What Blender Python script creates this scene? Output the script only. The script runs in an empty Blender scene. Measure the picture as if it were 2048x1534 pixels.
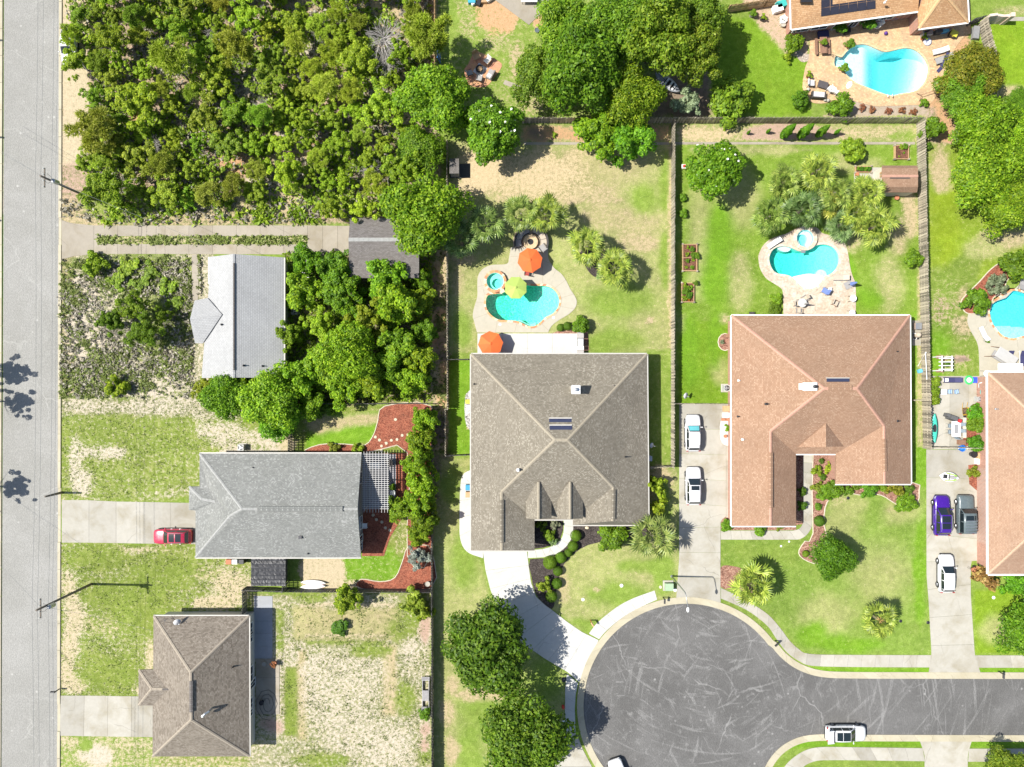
import bpy,math,random
import numpy as np
from mathutils import Vector,Matrix
from mathutils.geometry import tessellate_polygon
# ------------------------------------------------------------------ camera, sky, sun, exposure
CAM_H=88.0
PPM=16.0
scene=bpy.context.scene
COL=scene.collection
cam_d=bpy.data.cameras.new("camera")
cam_d.sensor_width=36.0
cam_d.lens=36.0*CAM_H/(2048/PPM)
cam_d.clip_start=1.0
cam_d.clip_end=4000.0
cam=bpy.data.objects.new("camera",cam_d)
cam.location=(0,0,CAM_H)
cam.rotation_euler=(0,0,0)
COL.objects.link(cam)
scene.camera=cam
SUN_EL=math.radians(53.5)
SUN_FROM=Vector((-1.0,0.02,0)).normalized()
world=bpy.data.worlds.new("World")
scene.world=world
world.use_nodes=True
wn=world.node_tree.nodes
wl=world.node_tree.links
wn.clear()
sky=wn.new("ShaderNodeTexSky")
sky.sky_type='NISHITA'
sky.sun_disc=False
sky.sun_elevation=SUN_EL
sky.sun_rotation=math.atan2(SUN_FROM.x,SUN_FROM.y)
sky.altitude=10
sky.air_density=1.0
sky.dust_density=1.2
bgn=wn.new("ShaderNodeBackground")
bgn.inputs[1].default_value=0.09
wo=wn.new("ShaderNodeOutputWorld")
wl.new(sky.outputs[0],bgn.inputs[0])
wl.new(bgn.outputs[0],wo.inputs[0])
sun_d=bpy.data.lights.new("sun", 'SUN')
sun_d.energy=4.6
sun_d.angle=math.radians(0.55)
sun_d.color=(1.0,0.965,0.9)
sun=bpy.data.objects.new("sun",sun_d)
trav=Vector((-SUN_FROM.x*math.cos(SUN_EL),-SUN_FROM.y*math.cos(SUN_EL),-math.sin(SUN_EL)))
sun.rotation_euler=trav.to_track_quat('-Z', 'Y').to_euler()
sun.location=(-60,0,80)
COL.objects.link(sun)
vs=scene.view_settings
vs.view_transform='Standard'
vs.look='None'
vs.exposure=0.86
vs.gamma=1.0
vs.use_curve_mapping=False
scene.cycles.max_bounces=6
scene.cycles.transparent_max_bounces=12
RND=random.Random(7)
TAU=2*math.pi
# ------------------------------------------------------------------ helpers
def G(px,py,z=0.0):
 """photograph pixel + height above ground -> place on the plot"""
 k=(CAM_H-z)/CAM_H
 return Vector(((px-1024)/PPM*k,(767-py)/PPM*k,z))
def smooth(pts,n=6,closed=True):
 """Catmull-Rom through 2-D points"""
 out=[]
 m=len(pts)
 rng=range(m)if closed else range(m-1)
 for i in rng:
  if closed:
   p0,p1,p2,p3=pts[i-1],pts[i],pts[(i+1)%m],pts[(i+2)%m]
  else:
   p0,p1,p2,p3=pts[max(i-1,0)],pts[i],pts[i+1],pts[min(i+2,m-1)]
  for k in range(n):
   t=k/n
   out.append(tuple(0.5*(2*b+(c-a)*t+(2*a-5*b+4*c-d)*t*t+(3*b-a-3*c+d)*t**3)for a,b,c,d in zip(p0,p1,p2,p3)))
 if not closed:
  out.append(tuple(pts[-1]))
 return out
def resample(pts,n):
 pts=[Vector((p[0],p[1]))for p in pts]
 L=[0]
 for a,b in zip(pts,pts[1:]):
  L.append(L[-1]+(b-a).length)
 out=[]
 j=0
 for i in range(n):
  s=L[-1]*i/(n-1)
  while j<len(pts)-2 and L[j+1]<s:
   j+=1
  d=L[j+1]-L[j]
  t=0 if d==0 else(s-L[j])/d
  q=pts[j].lerp(pts[j+1],min(max(t,0),1))
  out.append((q.x,q.y))
 return out
def circle(px,py,r,n=32,ry=None):
 ry=r if ry is None else ry
 return[(px+r*math.cos(TAU*i/n),py+ry*math.sin(TAU*i/n))for i in range(n)]
class MB:
 """collects faces that become ONE mesh object"""
 def __init__(s):
  s.v=[];s.f=[];s.uv=[];s.has_uv=False
 def face(s,pts,uv=None):
  b=len(s.v)
  s.v+=[tuple(p)for p in pts]
  s.f.append(tuple(range(b,b+len(pts))))
  s.uv.append(uv)
  if uv:s.has_uv=True
 def mesh(s,v,f):
  b=len(s.v)
  s.v+=[tuple(p)for p in v]
  s.f+=[tuple(i+b for i in q)for q in f]
  s.uv+=[None]*len(f)
 def box(s,c,d,rz=0.0,M=None,taper=1.0):
  x,y,z=d[0]/2,d[1]/2,d[2]/2
  vs_=[]
  for zz,k in((-z,1.0),(z,taper)):
   for xx,yy in((-x,-y),(x,-y),(x,y),(-x,y)):
    vs_.append(Vector((xx*k,yy*k,zz)))
  R=Matrix.Rotation(rz,3, 'Z')if M is None else M
  vs_=[R@p+Vector(c)for p in vs_]
  s.mesh(vs_,[(3,2,1,0),(4,5,6,7),(0,1,5,4),(1,2,6,5),(2,3,7,6),(3,0,4,7)])
  return s
 def bar(s,p,q,w,h=None):
  """square bar between two points"""
  p=Vector(p);q=Vector(q);h=h or w
  d=(q-p)
  if d.length<1e-6:return s
  d.normalize()
  up=Vector((0,0,1))if abs(d.z)<0.95 else Vector((1,0,0))
  a=d.cross(up).normalized();b=a.cross(d)
  vs_=[e+a*sx*w/2+b*sy*h/2 for e in(p,q)for sx,sy in((-1,-1),(1,-1),(1,1),(-1,1))]
  s.mesh(vs_,[(3,2,1,0),(4,5,6,7),(0,1,5,4),(1,2,6,5),(2,3,7,6),(3,0,4,7)])
  return s
 def tube(s,pts,r,n=6,cap=True):
  pts=[Vector(p)for p in pts]
  rs=r if isinstance(r,(list,tuple))else[r]*len(pts)
  rings=[]
  for i,p in enumerate(pts):
   d=(pts[min(i+1,len(pts)-1)]-pts[max(i-1,0)])
   d=d.normalized()if d.length>1e-9 else Vector((0,0,1))
   up=Vector((0,0,1))if abs(d.z)<0.9 else Vector((1,0,0))
   a=d.cross(up).normalized();b=a.cross(d)
   rings.append([p+(a*math.cos(TAU*k/n)+b*math.sin(TAU*k/n))*rs[i]for k in range(n)])
  v=[q for g in rings for q in g]
  f=[]
  for i in range(len(pts)-1):
   for k in range(n):
    k2=(k+1)%n
    f.append((i*n+k,i*n+k2,(i+1)*n+k2,(i+1)*n+k))
  if cap:
   f.append(tuple(range(n-1,-1,-1)))
   f.append(tuple((len(pts)-1)*n+k for k in range(n)))
  s.mesh(v,f)
  return s
 def lathe(s,prof,n=16,c=(0,0,0),sx=1,sy=1):
  """profile of (radius, z) turned about z"""
  v=[];f=[]
  for r,z in prof:
   for k in range(n):
    v.append((c[0]+r*sx*math.cos(TAU*k/n),c[1]+r*sy*math.sin(TAU*k/n),c[2]+z))
  for i in range(len(prof)-1):
   for k in range(n):
    k2=(k+1)%n
    f.append((i*n+k,i*n+k2,(i+1)*n+k2,(i+1)*n+k))
  f.append(tuple(range(n-1,-1,-1)))
  f.append(tuple((len(prof)-1)*n+k for k in range(n)))
  s.mesh(v,f)
  return s
 def prism(s,poly,z0,z1,holes=(),bottom=True):
  """extruded polygon (XY points), with holes"""
  loops=[[Vector((p[0],p[1],0))for p in poly]]+[[Vector((p[0],p[1],0))for p in h]for h in holes]
  flat=[p for l in loops for p in l]
  tris=tessellate_polygon(loops)
  n=len(flat)
  v=[(p.x,p.y,z1)for p in flat]+[(p.x,p.y,z0)for p in flat]
  f=[]
  for a,b,c in tris:
   A,B,C=flat[a],flat[b],flat[c]
   if(B.x-A.x)*(C.y-A.y)-(B.y-A.y)*(C.x-A.x)<0:
    a,c=c,a
   f.append((a,b,c))
   if bottom:f.append((c+n,b+n,a+n))
  o=0
  for li,l in enumerate(loops):
   m=len(l)
   area=sum(l[i].x*l[(i+1)%m].y-l[(i+1)%m].x*l[i].y for i in range(m))
   ccw=(area>0)==(li==0)
   for i in range(m):
    j=(i+1)%m
    q=(o+i+n,o+j+n,o+j,o+i)
    f.append(q if ccw else q[::-1])
   o+=m
  s.mesh(v,f)
  return s
 def ball(s,c,r,n=10,m=6,sx=1,sy=1,sz=1):
  prof=[(r*math.sin(math.pi*i/m)+1e-4,-r*sz*math.cos(math.pi*i/m))for i in range(m+1)]
  return s.lathe(prof,n,c,sx,sy)
 def data(s,name,mat=None,smooth_=False):
  me=bpy.data.meshes.new(name)
  me.from_pydata(s.v,[],s.f)
  if s.has_uv:
   lay=me.uv_layers.new(name="UVMap")
   buf=[]
   for f,u in zip(s.f,s.uv):
    buf+=[c for q in(u or[(0,0)]*len(f))for c in q]
   lay.data.foreach_set("uv",buf)
  if mat:me.materials.append(mat)
  if smooth_:
   me.polygons.foreach_set("use_smooth",[True]*len(me.polygons))
  me.update()
  return me
def link(name,me,parent=None,loc=None,rot=None,scale=None):
 o=bpy.data.objects.new(name,me)
 COL.objects.link(o)
 if parent:o.parent=parent
 if loc is not None:o.location=loc
 if rot is not None:o.rotation_euler=rot
 if scale is not None:o.scale=scale
 return o
def part(name,mb,mat,parent=None,smooth_=False,label=None,kind=None):
 o=link(name,mb.data(name,mat,smooth_),parent)
 if label:o["label"]=label
 if kind:o["kind"]=kind
 return o
def tag(o,label,cat,group=None):
 o["label"]=label;o["category"]=cat
 if group:o["group"]=group
 return o
def thing(name,label,cat,loc=(0,0,0),rz=0.0,group=None):
 o=bpy.data.objects.new(name,None)
 o.empty_display_size=0.2
 COL.objects.link(o)
 o.location=loc
 o.rotation_euler=(0,0,rz)
 return tag(o,label,cat,group)
def struct(name,mb,mat,label=None,smooth_=False):
 o=part(name,mb,mat,None,smooth_)
 o["kind"]="structure"
 if label:o["label"]=label
 return o
def copy_tree(o,parent=None):
 c=o.copy()
 COL.objects.link(c)
 c.parent=parent
 for ch in list(o.children):
  copy_tree(ch,c)
 return c
def dup(o,loc,rz=0.0,label=None,group=None,scale=None):
 c=copy_tree(o)
 c.location=loc
 c.rotation_euler=(0,0,rz)
 if label:c["label"]=label
 if group:c["group"]=group
 if scale is not None:c.scale=scale if not isinstance(scale,(int,float))else(scale,)*3
 return c
 # ------------------------------------------------------------------ materials
def newmat(name):
 m=bpy.data.materials.new(name)
 m.use_nodes=True
 nt=m.node_tree
 nt.nodes.clear()
 out=nt.nodes.new("ShaderNodeOutputMaterial")
 return m,nt,out
class NT:
 """short hand for building node trees"""
 def __init__(s,nt):s.nt=nt
 def n(s,t,**kw):
  nd=s.nt.nodes.new(t)
  for k,v in kw.items():
   if k.startswith("i_"):
    key=k[2:]
    nd.inputs[int(key)if key.isdigit()else key].default_value=v
   else:setattr(nd,k,v)
  return nd
 def l(s,a,b):s.nt.links.new(a,b)
 def noise(s,vec,scale,detail=4,rough=0.6,dist=0.0):
  nd=s.n("ShaderNodeTexNoise")
  nd.inputs["Scale"].default_value=scale
  nd.inputs["Detail"].default_value=detail
  nd.inputs["Roughness"].default_value=rough
  nd.inputs["Distortion"].default_value=dist
  if vec is not None:s.l(vec,nd.inputs["Vector"])
  return nd.outputs["Fac"]
 def math(s,op,a,b=0.0,clamp=False):
  nd=s.n("ShaderNodeMath",operation=op,use_clamp=clamp)
  for i,x in enumerate((a,b)):
   if isinstance(x,(int,float)):nd.inputs[i].default_value=x
   else:s.l(x,nd.inputs[i])
  return nd.outputs[0]
 def mrange(s,v,a,b,c=0.0,d=1.0,smooth_=False):
  nd=s.n("ShaderNodeMapRange")
  if smooth_:nd.interpolation_type='SMOOTHSTEP'
  s.l(v,nd.inputs[0])
  for i,x in enumerate((a,b,c,d)):nd.inputs[i+1].default_value=x
  return nd.outputs[0]
 def mix(s,fac,a,b,mode='MIX'):
  nd=s.n("ShaderNodeMix",data_type='RGBA',blend_type=mode)
  for i,x in((0,fac),(6,a),(7,b)):
   if isinstance(x,(int,float)):nd.inputs[i].default_value=x
   elif isinstance(x,tuple):nd.inputs[i].default_value=(*x[:3],1)
   else:s.l(x,nd.inputs[i])
  return nd.outputs[2]
 def scale_col(s,col,v):
  """colour times a value"""
  nd=s.n("ShaderNodeVectorMath",operation='SCALE')
  if isinstance(col,tuple):nd.inputs[0].default_value=col[:3]
  else:s.l(col,nd.inputs[0])
  if isinstance(v,(int,float)):nd.inputs["Scale"].default_value=v
  else:s.l(v,nd.inputs["Scale"])
  return nd.outputs[0]
 def bump(s,h,strength=0.4,dist=0.05):
  nd=s.n("ShaderNodeBump")
  nd.inputs["Strength"].default_value=strength
  nd.inputs["Distance"].default_value=dist
  s.l(h,nd.inputs["Height"])
  return nd.outputs[0]
 def bsdf(s,out,col,rough=0.7,normal=None,metal=0.0,spec=None,coat=0.0):
  b=s.n("ShaderNodeBsdfPrincipled")
  if isinstance(col,tuple):b.inputs["Base Color"].default_value=(*col[:3],1)
  else:s.l(col,b.inputs["Base Color"])
  if isinstance(rough,(int,float)):b.inputs["Roughness"].default_value=rough
  else:s.l(rough,b.inputs["Roughness"])
  b.inputs["Metallic"].default_value=metal
  if spec is not None:b.inputs["Specular IOR Level"].default_value=spec
  if coat:
   b.inputs["Coat Weight"].default_value=coat
   b.inputs["Coat Roughness"].default_value=0.05
  if normal is not None:s.l(normal,b.inputs["Normal"])
  s.l(b.outputs[0],out.inputs[0])
  return b
 def obj(s):return s.n("ShaderNodeTexCoord").outputs["Object"]
 def pos(s):return s.n("ShaderNodeNewGeometry").outputs["Position"]
 def rnd(s):return s.n("ShaderNodeObjectInfo").outputs["Random"]
_MC={}
def M_plain(name,col,rough=0.6,var=0.25,scale=6.0,metal=0.0,bump=0.0,spec=None,objvar=0.0):
 """one colour with grain, wear and a little relief"""
 if name in _MC:return _MC[name]
 m,nt,out=newmat(name);N=NT(nt)
 P=N.obj()
 a=N.noise(P,scale,5,0.65)
 b=N.noise(P,scale*7,3,0.6)
 f=N.math('ADD',N.mrange(a,0.25,0.75,1-var,1+var),N.mrange(b,0.2,0.8,-var*0.5,var*0.5))
 if objvar:f=N.math('MULTIPLY',f,N.mrange(N.rnd(),0,1,1-objvar,1+objvar))
 c=N.scale_col(col,f)
 N.bsdf(out,c,rough,N.bump(b,bump,0.02)if bump else None,metal,spec)
 _MC[name]=m
 return m
def M_paint(name,col,rough=0.25,coat=0.6,metal=0.0):
 if name in _MC:return _MC[name]
 m,nt,out=newmat(name);N=NT(nt)
 P=N.obj()
 d=N.noise(P,3.0,4,0.6)
 c=N.scale_col(col,N.mrange(d,0.3,0.7,0.93,1.05))
 N.bsdf(out,c,N.mrange(d,0.3,0.7,rough*0.8,rough*1.4),None,metal,None,coat)
 _MC[name]=m
 return m
def M_glass(name,col=(0.02,0.03,0.035),rough=0.05):
 if name in _MC:return _MC[name]
 m,nt,out=newmat(name);N=NT(nt)
 b=N.bsdf(out,col,rough,None,0.0,0.9)
 _MC[name]=m
 return m
def M_concrete(name,col,stain=0.25,objvar=0.06,warm=(0.75,0.68,0.5)):
 m,nt,out=newmat(name);N=NT(nt)
 P=N.obj()
 a=N.noise(P,0.35,5,0.62,0.4)
 b=N.noise(P,2.2,5,0.65)
 c=N.noise(P,22,3,0.6)
 f=N.math('MULTIPLY',N.mrange(b,0.25,0.75,0.92,1.06),N.mrange(c,0.2,0.8,0.93,1.06))
 f=N.math('MULTIPLY',f,N.mrange(N.rnd(),0,1,1-objvar,1+objvar))
 st=N.math('MULTIPLY',N.mrange(a,0.42,0.7,0,stain,True),N.mrange(b,0.3,0.65,0.5,1.2))
 base=N.mix(st,col,tuple(x*y*0.8 for x,y in zip(col,warm)))
 vo=N.n("ShaderNodeTexVoronoi",feature='DISTANCE_TO_EDGE')
 vo.inputs["Scale"].default_value=0.16
 wv=N.n("ShaderNodeMix",data_type='RGBA',blend_type='LINEAR_LIGHT')
 wv.inputs[0].default_value=0.35
 N.l(P,wv.inputs[6])
 nz=N.n("ShaderNodeTexNoise");nz.inputs["Scale"].default_value=0.8;nz.inputs["Detail"].default_value=5
 N.l(P,nz.inputs["Vector"]);N.l(nz.outputs["Color"],wv.inputs[7])
 N.l(wv.outputs[2],vo.inputs["Vector"])
 cr=N.mrange(vo.outputs["Distance"],0.0015,0.006,0.72,1.0)
 gate=N.mrange(N.noise(P,0.22,2),0.5,0.58,0.0,1.0)
 crk=N.math('ADD',N.math('MULTIPLY',cr,gate),N.math('SUBTRACT',1.0,gate))
 N.bsdf(out,N.scale_col(N.scale_col(base,f),crk),0.85,N.bump(c,0.25,0.01))
 return m
def M_asphalt(name,col,patch,fleck,scuff=0.0,cracks=0.35):
 m,nt,out=newmat(name);N=NT(nt)
 P=N.obj()
 big=N.noise(P,0.12,5,0.62,0.5)
 mid=N.noise(P,0.9,6,0.7)
 fine=N.noise(P,8,4,0.8)
 c=N.mix(N.mrange(big,0.35,0.68,0,1,True),col,patch)
 c=N.mix(N.mrange(mid,0.52,0.75,0,0.5,True),c,fleck)
 c=N.scale_col(c,N.mrange(fine,0.25,0.75,0.55,1.5))
 vo=N.n("ShaderNodeTexVoronoi");vo.inputs["Scale"].default_value=0.75
 N.l(P,vo.inputs["Vector"])
 spot=N.math('MULTIPLY',N.mrange(N.math('ADD',vo.outputs["Distance"],N.math('MULTIPLY',fine,0.12)),0.1,0.2,1,0),N.mrange(N.noise(P,0.5,2),0.5,0.6,0,0.7))
 c=N.mix(spot,c,tuple(min(1,x*1.5)for x in fleck))
 if scuff:
  sp=N.n("ShaderNodeSeparateXYZ");N.l(P,sp.inputs[0])
  for cx,cy,fr,fa in((23.0,-33.0,1.7,1.6),(31.0,-41.0,1.5,2.2),(14.0,-44.0,1.9,2.6),(27.0,-22.0,1.3,2.0)):
   dx=N.math('SUBTRACT',sp.outputs[0],cx);dy=N.math('SUBTRACT',sp.outputs[1],cy)
   rr=N.math('SQRT',N.math('ADD',N.math('MULTIPLY',dx,dx),N.math('MULTIPLY',dy,dy)))
   aa=N.math('ARCTAN2',dy,dx)
   cv=N.n("ShaderNodeCombineXYZ");N.l(N.math('MULTIPLY',rr,fr),cv.inputs[0]);N.l(N.math('MULTIPLY',aa,fa),cv.inputs[1]);cv.inputs[2].default_value=cx
   k=N.math('MULTIPLY',N.mrange(N.noise(cv.outputs[0],1.0,3,0.55),0.60,0.68,0,scuff),N.mrange(fine,0.35,0.6,0.1,1))
   c=N.mix(k,c,tuple(min(1,x*1.3)for x in fleck))
 vo2=N.n("ShaderNodeTexVoronoi",feature='DISTANCE_TO_EDGE');vo2.inputs["Scale"].default_value=0.075
 nz=N.n("ShaderNodeTexNoise");nz.inputs["Scale"].default_value=0.5;nz.inputs["Detail"].default_value=6
 N.l(P,nz.inputs["Vector"])
 wv=N.n("ShaderNodeMix",data_type='RGBA',blend_type='LINEAR_LIGHT');wv.inputs[0].default_value=0.8
 N.l(P,wv.inputs[6]);N.l(nz.outputs["Color"],wv.inputs[7]);N.l(wv.outputs[2],vo2.inputs["Vector"])
 k=N.math('MULTIPLY',N.mrange(vo2.outputs["Distance"],0.002,0.006,cracks,0),N.mrange(N.noise(P,0.2,3),0.42,0.6,0,1))
 c=N.mix(k,c,tuple(min(1,x*1.5)for x in fleck))
 N.bsdf(out,c,0.9,N.bump(fine,0.4,0.01))
 return m
def M_shingle(name,cols,mortar=0.55,row=0.145,width=0.32,fleck=None):
 """asphalt shingles laid along the UV of each roof plane (metres)"""
 m,nt,out=newmat(name);N=NT(nt)
 uv=N.n("ShaderNodeTexCoord").outputs["UV"]
 br=N.n("ShaderNodeTexBrick")
 br.offset=0.5;br.offset_frequency=2;br.squash=1.0
 br.inputs["Scale"].default_value=1.0
 br.inputs["Brick Width"].default_value=width
 br.inputs["Row Height"].default_value=row
 br.inputs["Mortar Size"].default_value=0.013
 br.inputs["Mortar Smooth"].default_value=0.4
 br.inputs["Bias"].default_value=0.0
 br.inputs["Color1"].default_value=(0,0,0,1)
 br.inputs["Color2"].default_value=(1,1,1,1)
 br.inputs["Mortar"].default_value=(0.3,0.3,0.3,1)
 N.l(uv,br.inputs["Vector"])
 r=N.n("ShaderNodeSeparateColor");N.l(br.outputs["Color"],r.inputs[0])
 ramp=N.n("ShaderNodeValToRGB")
 N.l(r.outputs[0],ramp.inputs[0])
 el=ramp.color_ramp.elements
 el[0].position=0.0;el[0].color=(*cols[0],1)
 el[1].position=1.0;el[1].color=(*cols[-1],1)
 el[1].color=(*cols[-2],1)
 for i,c in enumerate(cols[1:-2]):
  e=el.new((i+1)/(len(cols)-2));e.color=(*c,1)
 b2=N.n("ShaderNodeTexBrick");b2.offset=0.37
 for k_,v_ in(("Scale",1.0),("Brick Width",0.15),("Row Height",row),("Mortar Size",0.0)):b2.inputs[k_].default_value=v_
 b2.inputs["Color1"].default_value=(0,0,0,1);b2.inputs["Color2"].default_value=(1,1,1,1)
 N.l(uv,b2.inputs["Vector"])
 s2=N.n("ShaderNodeSeparateColor");N.l(b2.outputs["Color"],s2.inputs[0])
 fl=N.math('MULTIPLY',N.mrange(s2.outputs[0],0.74,0.80,0,0.55),N.mrange(N.noise(N.pos(),0.5,3,0.7),0.40,0.6,0.35,1))
 big=N.noise(N.pos(),0.35,4,0.6)
 fine=N.noise(N.pos(),25,2,0.7)
 c=N.scale_col(N.mix(fl,ramp.outputs[0],cols[-1]),N.mrange(big,0.3,0.7,0.92,1.06))
 c=N.scale_col(c,N.mrange(fine,0.25,0.75,0.9,1.1))
 c=N.scale_col(c,N.mrange(br.outputs["Fac"],0,1,1.0,mortar))
 sep=N.n("ShaderNodeSeparateXYZ");N.l(uv,sep.inputs[0])
 fr=N.math('FRACT',N.math('DIVIDE',sep.outputs[1],row))
 h=N.math('SUBTRACT',N.math('SUBTRACT',1.0,fr),br.outputs["Fac"])
 N.bsdf(out,c,0.92,N.bump(h,0.5,0.012))
 return m
def M_pavers(name,cols,joint,w=0.22,h=0.11,sc=1.0,rot=0.0):
 m,nt,out=newmat(name);N=NT(nt)
 P=N.obj()
 mp=N.n("ShaderNodeMapping");mp.inputs["Rotation"].default_value=(0,0,rot)
 N.l(P,mp.inputs["Vector"])
 br=N.n("ShaderNodeTexBrick")
 br.inputs["Scale"].default_value=1.0
 br.inputs["Brick Width"].default_value=w*sc
 br.inputs["Row Height"].default_value=h*sc
 br.inputs["Mortar Size"].default_value=0.012
 br.inputs["Color1"].default_value=(0,0,0,1);br.inputs["Color2"].default_value=(1,1,1,1)
 br.inputs["Mortar"].default_value=(0.5,0.5,0.5,1)
 N.l(mp.outputs[0],br.inputs["Vector"])
 sp=N.n("ShaderNodeSeparateColor");N.l(br.outputs["Color"],sp.inputs[0])
 c=N.mix(sp.outputs[0],cols[0],cols[1])
 c=N.mix(N.mrange(N.noise(P,0.7,5,0.7),0.42,0.66,0,0.7,True),c,cols[2])
 c=N.scale_col(c,N.mrange(N.noise(P,4,5,0.75),0.25,0.75,0.65,1.35))
 c=N.mix(N.math('MULTIPLY',br.outputs["Fac"],0.8),c,joint)
 N.bsdf(out,c,0.85,N.bump(N.math('SUBTRACT',1.0,br.outputs["Fac"]),0.4,0.01))
 return m
def M_granular(name,cols,scale=9.0,bump=0.9):
 """mulch, gravel, litter: chips of several tones"""
 m,nt,out=newmat(name);N=NT(nt)
 P=N.obj()
 vo=N.n("ShaderNodeTexVoronoi");vo.inputs["Scale"].default_value=scale
 N.l(P,vo.inputs["Vector"])
 sp=N.n("ShaderNodeSeparateColor");N.l(vo.outputs["Color"],sp.inputs[0])
 ramp=N.n("ShaderNodeValToRGB");N.l(sp.outputs[0],ramp.inputs[0])
 el=ramp.color_ramp.elements
 el[0].color=(*cols[0],1);el[1].color=(*cols[-1],1)
 for i,c in enumerate(cols[1:-1]):
  e=el.new((i+1)/(len(cols)-1));e.color=(*c,1)
 c=N.scale_col(ramp.outputs[0],N.mrange(N.noise(P,0.9,4),0.3,0.7,0.75,1.2))
 N.bsdf(out,c,0.95,N.bump(vo.outputs["Distance"],bump,0.06))
 return m
def M_leaf(name,dark,mid,light,trans=0.25,rough=0.55):
 """leaves: every leaf its own tone, every plant tinted by its object colour"""
 m,nt,out=newmat(name);N=NT(nt)
 geo=N.n("ShaderNodeNewGeometry")
 oi=N.n("ShaderNodeObjectInfo")
 ramp=N.n("ShaderNodeValToRGB");N.l(geo.outputs["Random Per Island"],ramp.inputs[0])
 el=ramp.color_ramp.elements
 el[0].color=(*dark,1);el[1].color=(*light,1)
 e=el.new(0.5);e.color=(*mid,1)
 P=N.obj()
 big=N.noise(P,0.7,3,0.6)
 c=N.scale_col(ramp.outputs[0],N.mrange(big,0.3,0.7,0.75,1.3))
 c=N.scale_col(c,N.mrange(oi.outputs["Random"],0,1,0.82,1.2))
 c=N.mix(1.0,c,oi.outputs["Color"], 'MULTIPLY')
 d=N.n("ShaderNodeBsdfPrincipled")
 N.l(c,d.inputs["Base Color"]);d.inputs["Roughness"].default_value=rough
 d.inputs["Specular IOR Level"].default_value=0.3
 t=N.n("ShaderNodeBsdfTranslucent")
 N.l(N.mix(1.0,c,(1.0,1.15,0.5), 'MULTIPLY'),t.inputs[0])
 mx=N.n("ShaderNodeMixShader");mx.inputs[0].default_value=trans
 N.l(d.outputs[0],mx.inputs[1]);N.l(t.outputs[0],mx.inputs[2])
 N.l(mx.outputs[0],out.inputs[0])
 return m
def M_water(name,absorb,dens,ripple=9.0,bump=0.5):
 """clear pool water: tinted by the depth of water a ray crosses, rippled mirror on top"""
 m,nt,out=newmat(name);N=NT(nt)
 P=N.pos()
 n1=N.noise(P,ripple,3,0.6)
 n2=N.noise(P,ripple*0.25,2,0.5)
 bm=N.bump(N.math('ADD',n1,n2),bump,0.06)
 tr=N.n("ShaderNodeBsdfTransparent")
 gl=N.n("ShaderNodeBsdfGlossy");gl.inputs["Roughness"].default_value=0.2
 N.l(bm,gl.inputs["Normal"])
 fr=N.n("ShaderNodeFresnel");fr.inputs["IOR"].default_value=1.33
 N.l(bm,fr.inputs["Normal"])
 mx=N.n("ShaderNodeMixShader");N.l(fr.outputs[0],mx.inputs[0])
 N.l(tr.outputs[0],mx.inputs[1]);N.l(gl.outputs[0],mx.inputs[2])
 N.l(mx.outputs[0],out.inputs["Surface"])
 va=N.n("ShaderNodeVolumeAbsorption");va.inputs["Color"].default_value=(*absorb,1)
 va.inputs["Density"].default_value=dens
 N.l(va.outputs[0],out.inputs["Volume"])
 return m
WHITE_PAINT=M_plain("white_paint",(0.78,0.78,0.76),0.45,0.06,3)
BLACK_PLASTIC=M_plain("black_plastic",(0.02,0.02,0.022),0.5,0.2,8)
DARK_METAL=M_plain("dark_metal",(0.05,0.05,0.055),0.4,0.2,8,metal=0.6)
GREY_METAL=M_plain("grey_metal",(0.42,0.43,0.44),0.4,0.15,8,metal=0.7)
RUBBER=M_plain("rubber",(0.018,0.018,0.018),0.8,0.2,10)
RIM=M_plain("wheel_rim",(0.55,0.56,0.58),0.3,0.1,8,metal=0.8)
TERRACOTTA=M_plain("terracotta",(0.42,0.16,0.08),0.8,0.2,10)
SOIL=M_granular("bed_soil",[(0.06,0.035,0.02),(0.12,0.07,0.04),(0.2,0.12,0.07)],14)
CLEAR_GLASS=M_glass("window_glass",(0.03,0.04,0.05),0.05)
CAR_GLASS=M_glass("car_glass",(0.012,0.018,0.02),0.04)
CONC_WHITE=M_concrete("new_concrete",(0.46,0.45,0.42),0.12,0.03)
CONC_PALE=M_concrete("pale_concrete",(0.35,0.33,0.28),0.6,0.13)
CONC_OLD=M_concrete("weathered_concrete",(0.30,0.265,0.21),0.5,0.08)
CONC_DECK=M_concrete("deck_concrete",(0.385,0.355,0.28),0.12,0.03)
MULCH_RED=M_granular("red_mulch",[(0.13,0.035,0.02),(0.26,0.075,0.04),(0.34,0.13,0.075)],11)
MULCH_TAN=M_granular("brown_mulch",[(0.14,0.06,0.04),(0.26,0.13,0.09),(0.38,0.24,0.17)],9)
MULCH_BLACK=M_granular("black_mulch",[(0.022,0.016,0.014),(0.045,0.034,0.03),(0.09,0.075,0.065)],10)
WOOD_GREY=M_plain("weathered_wood",(0.30,0.265,0.20),0.85,0.35,5,objvar=0.55)
WOOD_DARK=M_plain("dark_stained_wood",(0.10,0.095,0.09),0.8,0.35,5,objvar=0.3)
WOOD_BROWN=M_plain("brown_wood",(0.22,0.12,0.075),0.75,0.3,6,objvar=0.15)
CEDAR=M_plain("cedar_boards",(0.42,0.27,0.14),0.75,0.25,6,objvar=0.15)
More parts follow.
